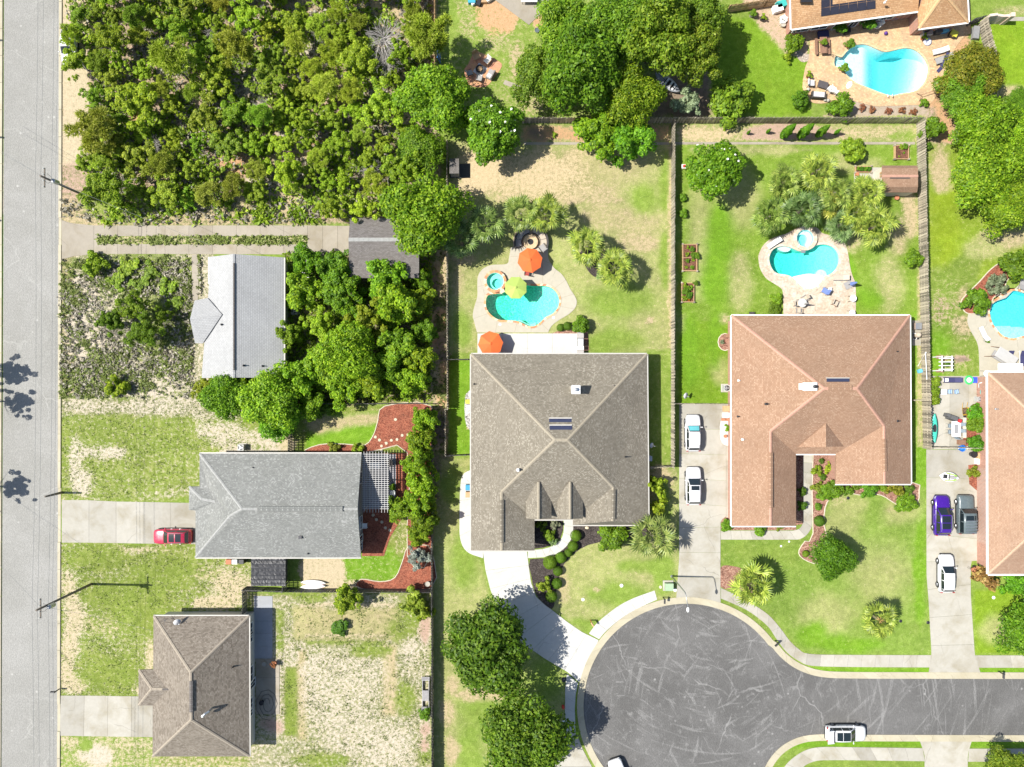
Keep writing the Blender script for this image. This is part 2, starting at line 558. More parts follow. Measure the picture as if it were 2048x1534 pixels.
# ------------------------------------------------------------------ outlines shared by ground and pools (photograph pixels)
POOL_A=smooth([(972,602),(977.5,590),(1000,587),(1012,581),(1030,569),(1053,571),(1071,572),(1088,572),(1102.5,576),(1113,586),(1118,598),(1116.5,612.5),(1106,626.6),(1092,633.6),(1081,644),(1069,652),(1057,652),(1044,646),(1032,641.5),(1014.5,640.6),(997,639),(983,630),(974,618)],4)
POOL_B=smooth([(1538,519),(1540,509),(1545,500),(1556,494),(1571,493),(1585,497),(1596,502),(1608,502.5),(1620.5,498.5),(1631,491.6),(1644,489),(1657.5,491),(1670,498.5),(1676.6,511),(1676.6,526),(1671,538),(1660,548),(1649,553),(1641,565.5),(1629,575),(1618,577),(1604,574),(1596,567),(1583.5,554.6),(1574,550),(1552,546),(1542,534)],4)
POOL_G=smooth([(1683,115),(1694.6,102),(1711,91),(1724,89),(1736.6,91),(1752,98),(1770,104),(1788,101),(1802,97.7),(1816,97),(1830,101),(1844,112.5),(1853,126.6),(1855.6,140.6),(1851.4,159),(1839,176),(1823,184),(1802,187),(1781,191),(1756,183.6),(1742,178),(1721,169.6),(1704,160),(1692,148.6),(1686,137),(1669,132),(1671,112)],4)
POOL_C=smooth([(1978.5,621.5),(1983.5,609),(2006,591.5),(2026,581.5),(2047,586),(2085,600),(2100,640),(2085,668),(2047,671.5),(2026,676.5),(2006,671.5),(1993.5,659),(1983.5,644)],4)
def shrink(poly,d):
 cx=sum(p[0]for p in poly)/len(poly);cy=sum(p[1]for p in poly)/len(poly)
 return offset(poly,-d)
def offset(poly,d):
 """push a closed outline outwards by d pixels (screen-clockwise or not)"""
 m=len(poly)
 area=sum(poly[i][0]*poly[(i+1)%m][1]-poly[(i+1)%m][0]*poly[i][1]for i in range(m))
 s=1 if area>0 else-1
 out=[]
 for i in range(m):
  a,b,c=Vector(poly[i-1]),Vector(poly[i]),Vector(poly[(i+1)%m])
  t=(c-a)
  t=t.normalized()if t.length>1e-9 else Vector((1,0))
  out.append((b.x+s*t.y*d,b.y-s*t.x*d))
 return out
def gpoly(pts):return[tuple(G(x,y)[:2])for x,y in pts]
# ------------------------------------------------------------------ ground sheet, painted with what grows or lies there
STEP=4.0
GX=np.arange(-320,2372,STEP);GY=np.arange(-300,1840,STEP)
XX,YY=np.meshgrid(GX,GY)
NH,NW=XX.shape
rs=np.random.RandomState(3)
def vnoise(cell,octaves=4,seed=0):
 r=np.random.RandomState(seed)
 out=np.zeros((NH,NW));amp=1.0;tot=0
 c=cell
 for o in range(octaves):
  gh,gw=int(NH*STEP/c)+3,int(NW*STEP/c)+3
  g=r.rand(gh,gw)
  fy=(YY-GY[0])/c;fx=(XX-GX[0])/c
  iy=fy.astype(int);ix=fx.astype(int)
  ty=fy-iy;tx=fx-ix
  ty=ty*ty*(3-2*ty);tx=tx*tx*(3-2*tx)
  out+=amp*((g[iy,ix]*(1-tx)+g[iy,ix+1]*tx)*(1-ty)+(g[iy+1,ix]*(1-tx)+g[iy+1,ix+1]*tx)*ty)
  tot+=amp;amp*=0.55;c=max(c/2,STEP)
 return out/tot
N1=vnoise(90,5,1);N2=vnoise(40,4,2);N3=vnoise(180,5,4);N4=vnoise(16,2,5)
def sdist(poly,X,Y):
 """signed distance (inside > 0) in pixels"""
 d2=np.full(X.shape,1e18);ins=np.zeros(X.shape,bool)
 m=len(poly)
 for i in range(m):
  ax,ay=poly[i];bx,by=poly[(i+1)%m]
  ex,ey=bx-ax,by-ay
  t=np.clip(((X-ax)*ex+(Y-ay)*ey)/(ex*ex+ey*ey+1e-12),0,1)
  d2=np.minimum(d2,(X-ax-t*ex)**2+(Y-ay-t*ey)**2)
  c=(ay>Y)!=(by>Y)
  with np.errstate(divide='ignore',invalid='ignore'):
   xi=ax+(Y-ay)*ex/(ey if ey!=0 else 1e-12)
  ins^=c&(X<xi)
 d=np.sqrt(d2)
 return np.where(ins,d,-d)
gcol=np.zeros((NH,NW,3));scol=np.zeros((NH,NW,3));bare=np.zeros((NH,NW));rough_=np.zeros((NH,NW))
LUSH=np.array((0.120,0.235,0.014));MIDG=np.array((0.160,0.235,0.036));PALEG=np.array((0.250,0.275,0.090))
DRYG=np.array((0.29,0.27,0.12));OLIVE=np.array((0.145,0.165,0.055));WEED=np.array((0.150,0.200,0.032))
TAN=np.array((0.40,0.315,0.19));SANDW=np.array((0.46,0.40,0.31));SANDY=np.array((0.44,0.365,0.24));ORANGE=np.array((0.43,0.26,0.14));PINK=np.array((0.38,0.265,0.20));LITTER=np.array((0.22,0.165,0.12))
gcol[:]=MIDG;scol[:]=TAN;bare[:]=0.1
def paint(poly,g=None,s=None,b=None,feather=10,warp=14,k=1.0,r=None):
 x0=min(p[0]for p in poly)-feather-warp-8;x1=max(p[0]for p in poly)+feather+warp+8
 y0=min(p[1]for p in poly)-feather-warp-8;y1=max(p[1]for p in poly)+feather+warp+8
 jx=slice(np.searchsorted(GX,x0),np.searchsorted(GX,x1));jy=slice(np.searchsorted(GY,y0),np.searchsorted(GY,y1))
 if jx.stop<=jx.start or jy.stop<=jy.start:return
 d=sdist(poly,XX[jy,jx],YY[jy,jx])+(N2[jy,jx]-0.5)*2*warp+(N4[jy,jx]-0.5)*warp*0.5
 m=np.clip(d/(2*feather)+0.5,0,1);m=m*m*(3-2*m)*k
 if g is not None:gcol[jy,jx]=gcol[jy,jx]*(1-m[...,None])+np.asarray(g)*m[...,None]
 if s is not None:scol[jy,jx]=scol[jy,jx]*(1-m[...,None])+np.asarray(s)*m[...,None]
 if b is not None:bare[jy,jx]=bare[jy,jx]*(1-m)+b*m
 if r is not None:rough_[jy,jx]=rough_[jy,jx]*(1-m)+r*m
def rect(x0,y0,x1,y1):return[(x0,y0),(x1,y0),(x1,y1),(x0,y1)]
def blob(x,y,rx,ry=None,**kw):
 kw.setdefault('feather',min(rx,ry or rx)*0.6)
 paint(circle(x,y,rx,14,ry or rx),**kw)
paint(rect(-340,-320,8,1860),MIDG,SANDY,0.25,4,4)
paint(rect(-340,-320,6,120),MIDG,SANDY,0.7,4,4);paint(rect(-340,330,8,430),MIDG,SANDY,0.9,4,3)
paint(rect(-60,430,8,610),LUSH,SANDY,0.0,3,2)
paint(rect(118,-320,880,448),OLIVE,PINK,0.62,8,10,r=0.5)
paint(rect(118,-320,176,330),OLIVE,SANDY,0.95,8,18)
paint(rect(122,395,640,452),OLIVE,TAN,0.62,10,14,r=0.8)
for x,y,rx,ry,c in((500,165,46,34,SANDW),(455,180,40,20,SANDW),(640,225,30,30,PINK),(700,230,30,20,PINK),(470,330,36,34,ORANGE),(520,370,40,24,SANDW),(600,95,40,26,SANDW),(410,140,34,18,PINK),(560,170,30,18,PINK),(600,400,60,30,TAN),(520,40,36,20,TAN),(760,30,60,30,TAN),(270,240,16,18,ORANGE),(690,310,60,14,TAN),(820,60,30,40,TAN),(545,250,40,24,PINK),(585,265,34,20,SANDW),(640,300,30,16,ORANGE)):
 blob(x,y,rx,ry,s=c,b=0.86,warp=14)
for x,y in((200,410),(260,425),(320,405)):blob(x,y,40,20,g=WEED,b=0.25,warp=12)
paint(rect(195,472,616,489),WEED,SANDY,0.55,3,4,r=0.9)
paint(rect(118,505,430,800),np.array((0.15,0.165,0.07)),SANDW,0.56,10,16,r=1.0)
paint(rect(116,510,150,800),OLIVE,TAN,0.45,6,8)
for x,y,rx,ry in((160,655,30,26),(170,700,34,30),(210,690,20,40),(240,730,30,16),(165,560,22,14),(220,575,20,10),(245,590,16,12),(345,720,24,30),(330,745,30,14),(190,760,40,12),(150,790,30,8),(300,790,60,10),(175,600,22,14),(250,760,20,8)):
 blob(x,y,rx,ry,s=SANDW,b=0.95,warp=12)
for x,y,rx,ry in((280,530,70,22),(260,560,60,22),(170,530,40,12),(370,560,24,40),(310,630,40,40),(360,640,24,50),(300,690,50,20),(230,770,30,16),(270,700,30,16)):
 blob(x,y,rx,ry,g=WEED,b=0.2,warp=12)
paint(rect(118,790,590,1003),WEED,SANDW,0.30,8,14,r=0.35)
paint(rect(118,795,480,830),OLIVE,SANDW,0.62,8,12)
for x,y,rx,ry,b in((200,905,50,16,.75),(150,920,22,50,.7),(165,960,20,26,.75),(440,860,44,20,.68),(480,880,60,18,.7),(560,885,40,20,.8),(230,905,22,10,.8),(420,830,30,14,.6),(500,905,60,8,.9),(330,985,60,14,.45)):
 blob(x,y,rx,ry,b=b,warp=12)
for x,y,rx,ry in((220,845,60,16),(260,870,90,20),(130,930,10,80),(330,880,50,30),(280,950,90,30)):blob(x,y,rx,ry,b=0.27,warp=14)
paint(rect(118,1086,505,1400),WEED,SANDW,0.33,8,14,r=0.3)
for x,y,rx,ry,b in((140,1180,20,40,.75),(150,1230,22,44,.8),(140,1290,18,50,.78),(135,1350,18,30,.75),(150,1370,26,14,.8),(460,1170,44,30,.72),(440,1205,50,14,.75),(290,1100,60,8,.7),(210,1250,40,20,.48),(300,1320,14,50,.7),(280,1380,16,10,.75),(410,1150,30,14,.5)):
 blob(x,y,rx,ry,s=SANDY,b=b,warp=12)
for x,y,rx,ry in((220,1345,60,40),(240,1190,80,30),(330,1140,60,40),(200,1120,60,24),(290,1220,50,50)):blob(x,y,rx,ry,b=0.16,warp=14)
paint(rect(118,1472,320,1560),MIDG,SANDY,0.5,6,14)
blob(190,1510,34,18,b=0.9,s=SANDW);blob(270,1490,40,14,b=0.65);blob(140,1485,20,14,b=.7);blob(170,1490,10,14,b=.1)
paint(rect(320,1510,560,1580),WEED,SANDY,0.5,6,10)
paint(rect(500,1186,864,1580),np.array((0.17,0.19,0.065)),SANDW,0.50,5,8,r=0.5)
paint(rect(590,1215,800,1280),DRYG,TAN,0.30,8,8)
paint(rect(600,1205,790,1214),OLIVE,SANDY,0.72,3,3);paint(rect(610,1268,800,1274),OLIVE,SANDY,0.68,3,3);paint(rect(612,1282,770,1288),WEED,TAN,0.2,3,3)
paint(rect(570,1335,598,1470),WEED,TAN,0.1,4,3);paint(rect(764,1290,792,1430),DRYG,TAN,0.62,6,5)
paint(rect(596,1300,612,1480),DRYG,TAN,0.5,6,5)
for x,y,rx,ry in((660,1330,50,24),(700,1380,70,50),(640,1400,40,60),(740,1330,30,30),(720,1480,70,40),(780,1490,50,40),(820,1300,14,30),(700,1440,60,40),(640,1350,34,34)):blob(x,y,rx,ry,s=SANDW,b=0.66,warp=14)
for x,y,rx,ry in((620,1190,44,14),(830,1220,34,44),(815,1400,22,34),(740,1300,40,16),(640,1520,60,14),(560,1260,10,40),(850,1510,14,20),(800,1260,30,20)):blob(x,y,rx,ry,g=WEED,b=0.25,warp=10)
for x,y,rx,ry in((850,1260,10,30),(850,1455,12,20),(850,1490,12,16),(545,1450,20,14)):blob(x,y,rx,ry,s=PINK,b=0.85)
paint(rect(598,812,862,1180),WEED,TAN,0.25,5,6)
paint([(612,825),(640,815),(690,830),(750,822),(768,826),(755,850),(745,880),(700,890),(650,888),(612,900)],LUSH,TAN,0.05,4,3)
paint([(612,825),(680,835),(765,825),(760,845),(690,850),(640,870),(612,860)],DRYG,TAN,0.45,7,7)
paint(rect(598,1112,720,1180),WEED,SANDY,0.85,8,12)
paint(rect(690,1095,800,1165),LUSH,SANDY,0.2,8,12);paint(rect(790,1045,850,1110),WEED,SANDY,0.42,6,8)
paint(rect(560,870,586,908),DRYG,SANDY,0.75,5,8)
paint(rect(568,500,868,806),OLIVE,LITTER,0.55,8,12,r=0.4)
paint([(872,500),(896,500),(894,905),(868,905),(866,760),(856,650),(866,600)],OLIVE,TAN,0.85,5,6,r=0.2)
for x,y,rx,ry in((880,640,14,20),(872,680,12,14),(885,740,10,30),(882,800,8,20)):blob(x,y,rx,ry,s=ORANGE*1.15,b=0.97)
for x,y,rx,ry in((870,570,14,50),(882,700,14,30),(880,860,12,40)):blob(x,y,rx,ry,s=LITTER,b=0.9)
paint(rect(864,905,910,1580),PALEG,TAN,0.18,4,4);paint(rect(864,905,900,1000),OLIVE,LITTER,.5,6,8)
paint(rect(898,282,1345,705),PALEG,TAN,0.20,4,4)
paint(rect(1040,248,1340,284),DRYG,ORANGE,0.55,6,8);blob(1110,270,60,10,s=ORANGE,b=0.8);blob(1075,265,22,14,g=DRYG,s=LITTER,b=.7)
paint(rect(915,300,1200,400),DRYG,TAN*1.15,0.62,16,22);blob(960,345,45,40,s=TAN*1.2,b=0.9);blob(1090,350,70,26,s=TAN*1.15,b=.72);blob(1180,380,60,30,g=DRYG,b=0.5)
for x,y,rx,ry,b in((1230,330,70,40,.25),(1270,480,40,24,.5),(1240,440,50,30,.35),(1190,430,40,20,.35),(1290,490,26,14,.6),(1210,400,40,14,.5),(1150,400,24,10,.7),(1290,440,30,30,.3),(1300,640,9,8,.85),(1220,632,5,4,.7),(925,520,24,14,.55),(915,560,14,30,.35),(1050,395,60,12,.6),(1265,625,30,30,.2)):blob(x,y,rx,ry,g=DRYG,b=b,warp=9)
for x,y,rx,ry in((1240,600,70,40),(1290,400,30,30),(1330,360,14,60),(1230,680,60,24),(1110,560,14,30),(1195,690,30,18),(1330,520,12,60),(925,660,20,40)):blob(x,y,rx,ry,g=MIDG,b=0.06,warp=10)
paint(rect(1336,270,1350,930),PALEG,TAN,0.6,3,4)
paint(rect(898,722,944,908),LUSH,TAN,0.06,4,4);paint(rect(932,785,945,860),LUSH,TAN,.95,2,2)
paint(rect(1295,700,1352,930),MIDG,TAN,0.15,4,4);paint(rect(1295,936,1356,1200),PALEG,TAN,0.25,4,4)
blob(1320,960,24,30,g=DRYG,b=0.6);blob(1328,1020,10,60,g=MIDG,b=.1)
paint([(1060,1140),(1130,1095),(1190,1080),(1356,1100),(1356,1200),(1310,1180),(1200,1240),(1160,1260),(1105,1220)],PALEG,TAN,0.22,5,6)
for x,y,rx,ry in((1240,1190,70,26),(1180,1245,40,14),(1330,1150,20,40),(1290,1130,50,14)):blob(x,y,rx,ry,g=MIDG,b=0.05)
blob(1125,1165,16,44,g=DRYG,b=0.5);blob(1195,1180,8,6,g=DRYG,b=.7)
paint([(880,920),(940,920),(920,1000),(920,1090),(960,1120),(980,1200),(1050,1290),(1133,1346),(1130,1460),(1100,1540),(880,1560)],PALEG,TAN,0.2,5,6)
for x,y,rx,ry in((1000,1420,90,50),(940,1500,30,60),(1090,1360,40,50),(930,1120,30,60),(905,970,20,40)):blob(x,y,rx,ry,g=MIDG,b=0.05)
for x,y,rx,ry in((895,1430,16,30),(900,1500,12,34),(905,1370,14,20),(960,1390,50,12)):blob(x,y,rx,ry,g=DRYG,b=0.6)
paint(rect(1357,292,1842,640),np.array((0.14,0.225,0.024)),TAN,0.10,4,4)
paint(rect(1357,640,1464,806),np.array((0.12,0.215,0.012)),TAN,0.05,4,4)
for x,y,rx,ry,b,g in((1400,480,26,120,.12,PALEG),(1480,400,40,60,.12,PALEG),(1480,560,24,60,.22,PALEG),(1500,300,120,10,.3,PALEG),(1700,330,60,20,.2,PALEG),(1780,570,26,60,.25,PALEG),(1820,420,14,60,.6,DRYG),(1800,470,20,40,.4,DRYG),(1440,640,14,10,.75,DRYG),(1440,740,20,30,.1,PALEG),(1370,650,14,20,.2,PALEG),(1700,480,24,24,.4,PALEG)):blob(x,y,rx,ry,g=g,b=b,warp=10)
for x,y,rx,ry in((1440,470,30,60),(1380,700,20,80),(1430,560,26,60),(1700,560,8,50),(1740,600,30,20),(1430,680,20,60),(1540,545,10,20)):blob(x,y,rx,ry,g=LUSH*1.0,b=0.0,warp=10)
paint(rect(1352,248,1836,284),PALEG,TAN,0.45,6,6);blob(1420,268,60,12,s=TAN*1.15,b=0.7);blob(1740,265,50,12,s=TAN*1.1,b=0.6);blob(1800,272,24,10,g=MIDG,b=.2)
paint([(1490,258),(1530,248),(1610,248),(1680,262),(1690,272),(1600,280),(1480,280)],PALEG,PINK,0.9,4,5)
paint(rect(1822,620,1855,1310),LUSH,TAN,0.08,3,3);paint(rect(1832,800,1850,895),PALEG,TAN,.45,3,4);paint(rect(1834,500,1846,800),PALEG,TAN,.5,3,4)
paint([(1442,1078),(1600,1080),(1640,1010),(1700,975),(1853,975),(1862,1310),(1610,1308),(1540,1225),(1442,1175)],np.array((0.15,0.23,0.035)),TAN,0.08,4,4)
for x,y,rx,ry,g in((1700,1010,40,20,PALEG),(1680,1050,40,40,PALEG),(1760,1150,60,60,PALEG),(1500,1100,60,16,MIDG),(1650,1230,60,40,PALEG),(1840,1150,12,140,LUSH),(1690,1290,80,16,LUSH),(1620,1270,30,26,LUSH),(1800,1020,40,30,PALEG),(1560,1110,40,20,MIDG)):blob(x,y,rx,ry,g=g,b=0.08)
blob(1672,1000,24,12,g=PALEG,b=.35);blob(1790,1020,30,8,g=DRYG,b=.3)
paint(rect(1856,285,2372,560),np.array((0.175,0.25,0.022)),TAN,0.12,4,5)
paint([(1856,540),(1990,480),(1930,610),(1960,690),(1960,745),(1856,745)],np.array((0.145,0.21,0.03)),TAN,0.18,5,8)
for x,y,rx,ry,g,b in((1890,450,30,80,np.array((0.19,0.27,0.015)),.03),(2010,480,50,20,DRYG,.5),(1880,330,20,50,DRYG,.55),(1900,610,40,50,MIDG,.3),(1925,650,24,24,OLIVE,.6),(1880,690,24,60,LUSH,.1),(1900,730,40,14,MIDG,.4),(1970,500,40,20,PALEG,.3),(1870,720,10,30,LUSH,.05),(1930,600,14,30,DRYG,.5)):blob(x,y,rx,ry,g=g,b=b)
blob(1910,715,28,8,s=PINK,b=.8);blob(1925,720,18,6,s=LITTER,b=.85);blob(1905,610,30,16,s=PINK,b=.5);blob(1880,625,20,40,s=PINK,b=.55)
paint(rect(1960,40,2372,200),np.array((0.15,0.25,0.012)),TAN,0.03,4,6);blob(2020,20,40,10,g=PALEG,b=.4);blob(2010,185,40,14,g=DRYG,b=.45)
paint(rect(1850,200,1905,290),OLIVE,PINK,0.6,8,10);paint([(1870,200),(1910,200),(1905,285),(1875,285)],OLIVE,ORANGE,0.8,6,8)
paint([(1947,1180),(2372,1180),(2372,1308),(1950,1308)],np.array((0.15,0.24,0.014)),TAN,0.05,3,3);blob(2000,1260,40,30,g=PALEG,b=.12)
paint(rect(1440,1336,2372,1346),LUSH,TAN,0.02,2,2);paint(rect(1560,1482,2372,1496),LUSH,TAN,0.02,2,2)
paint(rect(1540,1520,2372,1800),MIDG,TAN,0.05,4,5)
paint(rect(876,-320,1450,244),MIDG,TAN,0.28,4,8,r=0.3)
paint([(945,0),(1050,0),(1040,40),(1020,66),(985,70),(955,50)],MIDG,ORANGE*1.1,0.93,8,10);paint([(1060,40),(1110,10),(1160,0),(1150,50),(1110,90),(1075,60)],MIDG,ORANGE,0.9,6,8)
for x,y,rx,ry,b in((930,30,26,40,.45),(1000,85,30,14,.5),(1035,120,14,40,.7),(1060,210,30,20,.5),(900,60,14,60,.1),(990,70,20,14,.6),(940,60,14,20,.55),(1020,190,30,16,.35)):blob(x,y,rx,ry,b=b)
paint(rect(1310,120,1420,232),OLIVE,LITTER,0.85,8,14)
paint([(1440,30),(1530,40),(1560,90),(1615,100),(1608,180),(1625,230),(1440,230),(1420,150)],np.array((0.13,0.23,0.014)),TAN,0.04,5,6)
paint([(1480,-10),(1580,-10),(1585,60),(1622,84),(1612,112),(1575,105),(1530,60),(1500,30)],PALEG,np.array((0.42,0.31,0.22)),0.8,6,8)
paint([(1660,225),(1700,200),(1850,208),(1860,232),(1640,234)],PALEG,np.array((0.36,0.29,0.22)),0.92,4,4)
paint([(1855,70),(1935,60),(1945,95),(1900,180),(1860,215),(1848,205)],OLIVE,ORANGE,0.85,6,8)
rough_[:]=np.clip(rough_,0,1)
v=1+(N3-0.5)*0.35+(N2-0.5)*0.3
gcol*=v[...,None]
bare=np.clip(bare+(N1-0.5)*0.25*np.clip(bare*2,0.2,1),0,1)
m,nt,out=newmat("ground");N=NT(nt)
P=N.pos()
ag=N.n("ShaderNodeAttribute",attribute_name="gcol");as_=N.n("ShaderNodeAttribute",attribute_name="scol");ab=N.n("ShaderNodeAttribute",attribute_name="bare")
na=N.noise(P,2.6,6,0.72);nb=N.noise(P,9.0,4,0.75);nc=N.noise(P,0.45,4,0.6,0.5)
thr=N.math('ADD',ab.outputs["Fac"],N.mrange(na,0.3,0.7,-0.42,0.42))
thr=N.math('ADD',thr,N.mrange(nb,0.3,0.7,-0.34,0.34))
fac=N.mrange(thr,0.32,0.78,0,1,True)
nd=N.noise(P,1.3,5,0.7,0.3)
gr=N.scale_col(ag.outputs["Color"],N.mrange(nb,0.25,0.75,0.5,1.5))
gr=N.scale_col(gr,N.mrange(nd,0.32,0.68,0.80,1.18))
gr=N.mix(N.mrange(nc,0.42,0.7,0,0.25,True),gr,N.mix(1.0,gr,(1.4,1.12,1.7), 'MULTIPLY'))
gr=N.mix(N.mrange(na,0.55,0.72,0,0.45),gr,N.mix(1.0,gr,(1.4,1.22,2.2), 'MULTIPLY'))
dry=N.math('MULTIPLY',N.mrange(nd,0.46,0.66,0,0.75,True),N.math('MULTIPLY',ab.outputs["Fac"],1.4,True))
gr=N.mix(dry,gr,(0.34,0.29,0.15))
so=N.scale_col(as_.outputs["Color"],N.mrange(nb,0.25,0.75,0.72,1.25))
so=N.scale_col(so,N.mrange(na,0.3,0.7,0.82,1.12))
gc=N.mix(fac,gr,so)
N.bsdf(out,gc,0.95,N.bump(N.math('ADD',nb,na),0.8,0.07),spec=0.15)
GROUND=m
verts=np.zeros((NH*NW,3),np.float32)
verts[:,0]=((XX-1024)/PPM).ravel();verts[:,1]=((767-YY)/PPM).ravel()
hole=np.zeros((NH,NW),bool)
for poly in(POOL_A,POOL_B,POOL_G,POOL_C,circle(990.4,563.5,17.6),circle(1607.5,478,17)):
 hole|=sdist(offset(poly,3),XX,YY)>0
idx=np.arange(NH*NW).reshape(NH,NW)
hq=hole[:-1,:-1]|hole[:-1,1:]|hole[1:,:-1]|hole[1:,1:]
q=np.stack([idx[1:,:-1],idx[1:,1:],idx[:-1,1:],idx[:-1,:-1]],-1)[~hq].reshape(-1,4)
X0,X1,Y0,Y1=verts[:,0].min(),verts[:,0].max(),verts[:,1].min(),verts[:,1].max()
F=2500.0
ext=np.array([(X0,Y0,0),(X1,Y0,0),(X1,Y1,0),(X0,Y1,0),(-F,-F,0),(F,-F,0),(F,F,0),(-F,F,0)],np.float32)
nb_=len(verts)
verts=np.vstack([verts,ext])
q=np.vstack([q,np.array([(4,5,1,0),(5,6,2,1),(6,7,3,2),(7,4,0,3)])+nb_])
me=bpy.data.meshes.new("ground")
me.vertices.add(len(verts));me.vertices.foreach_set("co",verts.ravel())
me.loops.add(q.size);me.loops.foreach_set("vertex_index",q.ravel().astype(np.int32))
me.polygons.add(len(q));me.polygons.foreach_set("loop_start",np.arange(0,q.size,4,dtype=np.int32))
me.update()
def addcol(name,arr,tail):
 a=me.attributes.new(name, 'FLOAT_COLOR', 'POINT')
 c=np.ones((len(verts),4),np.float32)
 c[:NH*NW,:3]=arr.reshape(-1,3);c[NH*NW:,:3]=tail
 a.data.foreach_set("color",c.ravel())
addcol("gcol",gcol,MIDG);addcol("scol",scol,TAN)
a=me.attributes.new("bare", 'FLOAT', 'POINT')
a.data.foreach_set("value",np.concatenate([bare.ravel(),np.full(8,0.15)]).astype(np.float32))
me.materials.append(GROUND)
ground=link("ground",me);ground["kind"]="structure"
def at_ground(arr,px,py):
 return arr[int(np.clip((py-GY[0])/STEP,0,NH-1)),int(np.clip((px-GX[0])/STEP,0,NW-1))]
 # ------------------------------------------------------------------ roads and kerbs
ASPH_OLD=M_asphalt("bleached_asphalt",(0.215,0.21,0.19),(0.25,0.244,0.225),(0.29,0.285,0.26),0,0.25)
ASPH_DARK=M_asphalt("dark_asphalt",(0.086,0.083,0.078),(0.120,0.116,0.110),(0.21,0.205,0.195),0.5,0.45)
GUTTER=M_concrete("kerb_concrete",(0.40,0.36,0.26),0.35,0.06)
mb=MB();mb.prism(gpoly([(9,-320),(119,-320),(117,767),(116,1860),(2,1860),(6,767)]),-0.1,0.02);struct("road",mb,ASPH_OLD, "bleached grey street running along the west side")
for name,xa,xb in(("kerb",-0.5,6),("kerb",119,124.5)):
 k=bpy.data.objects.new("kerb",None);COL.objects.link(k);k["kind"]="structure"
 ys=list(range(-320,1861,54))
 for y0,y1 in zip(ys,ys[1:]):
  s0=-(y0-0)*0.0026;s1=-(y1-0)*0.0026
  drive=xa>50 and((445<(y0+y1)/2<515)or(1000<(y0+y1)/2<1086)or(1392<(y0+y1)/2<1473))
  mb=MB();mb.prism(gpoly([(xa+s0,y0+.3),(xb+s0,y0+.3),(xb+s1,y1-.3),(xa+s1,y1-.3)]),-0.05,0.035 if drive else 0.11)
  part("kerb_stone",mb,GUTTER,k)
cc,R0=(1372,1412),205
arc=[(cc[0]+R0*math.cos(math.radians(t)),cc[1]+R0*math.sin(math.radians(t)))for t in range(45,325,3)]
up=arc+smooth([(1543,1293),(1560,1313),(1585,1333),(1615,1347),(1650,1354.5),(1700,1356.5),(1800,1357)],4,False)+[(2372,1358)]
low=smooth([(1518,1560),(1537,1521),(1562,1493),(1598,1474),(1643,1468),(1720,1469)],5,False)+[(2372,1471)]
mb=MB();mb.prism(gpoly(up+low[::-1]),-0.1,0.02);struct("cul_de_sac_road",mb,ASPH_DARK, "dark worn asphalt turning circle with tyre scuffs")
def offline(pts,d):
 out=[]
 for i,p in enumerate(pts):
  a=Vector(pts[max(i-1,0)]);b=Vector(pts[min(i+1,len(pts)-1)])
  t=(b-a).normalized()
  out.append((p[0]+t.y*d,p[1]-t.x*d))
 return out
def strip(name,A,B,n,z,mat,label=None,gap=0.35,thick=0.12,piece="slab",root=None,skip=(),z0=None):
 """paving between two edge lines, cut into slabs with open joints"""
 if root is None:
  root=bpy.data.objects.new(name,None);COL.objects.link(root);root["kind"]="structure"
  if label:root["label"]=label
 per=5
 a=resample(A,n*per+1);b=resample(B,n*per+1)
 for i in range(n):
  if i in skip:continue
  aa=[Vector(p)for p in a[i*per:(i+1)*per+1]];bb=[Vector(p)for p in b[i*per:(i+1)*per+1]]
  da=(aa[1]-aa[0]);db=(bb[1]-bb[0])
  if da.length>1e-6 and i>0:aa[0]=aa[0]+da.normalized()*gap
  if db.length>1e-6 and i>0:bb[0]=bb[0]+db.normalized()*gap
  poly=[tuple(p)for p in aa]+[tuple(p)for p in bb[::-1]]
  mb=MB();mb.prism(gpoly(poly),z-thick,z+RND.uniform(-.004,.004));part(piece,mb,mat,root)
 return root
strip("kerb",up,offline(up,13),64,0.07,GUTTER,piece="kerb_stone",gap=0.25)
strip("kerb",low,offline(low,-13),28,0.07,GUTTER,piece="kerb_stone",gap=0.25)
# ------------------------------------------------------------------ paving
Z=0.05
strip("driveway",[(966,1103),(971,1140),(981,1180),(997,1218),(1022,1258),(1049,1289),(1090,1317),(1134,1343),(1158,1364)],[(1054,1103),(1057,1130),(1062,1165),(1072,1193),(1090,1210),(1104,1220),(1135,1244),(1164,1264),(1197,1280)],9,Z,CONC_WHITE, "clean white concrete drive curving to the turning circle")
strip("front_walk",smooth([(1127,1036),(1127.5,1060),(1122,1078),(1106,1091),(1085,1098),(1056,1100)],6,False),smooth([(1146,1036),(1146,1062),(1139,1084),(1120,1103),(1095,1113),(1056,1116)],6,False),8,Z,CONC_WHITE)
strip("side_walk",smooth([(950,940),(946,945),(945,1000),(945,1090),(950,1098),(966,1100)],5,False),smooth([(941,940),(926,949),(920.5,975),(919,1040),(921,1080),(935,1104),(966,1116)],5,False),6,Z,CONC_WHITE)
strip("patio",[(955,667),(1154,667)],[(955,716),(1154,716)],4,0.06,CONC_WHITE, "white concrete patio behind the taupe house")
strip("pavement",smooth([(1178,1267),(1193,1247),(1215,1228),(1240,1210),(1270,1195),(1309,1181)],5,False),smooth([(1198,1278),(1210,1264),(1230,1246),(1255,1228),(1285,1212),(1314,1199)],5,False),6,Z,CONC_WHITE)
strip("pavement",[(1134,1347),(1130.5,1375),(1130,1425),(1133,1463)],[(1156,1366),(1151,1390),(1149.5,1420),(1151,1463)],5,Z,CONC_WHITE)
strip("driveway",[(1133,1464),(1118,1500),(1090,1545),(1060,1600)],[(1152,1464),(1166,1500),(1190,1545),(1215,1600)],4,Z,CONC_PALE)
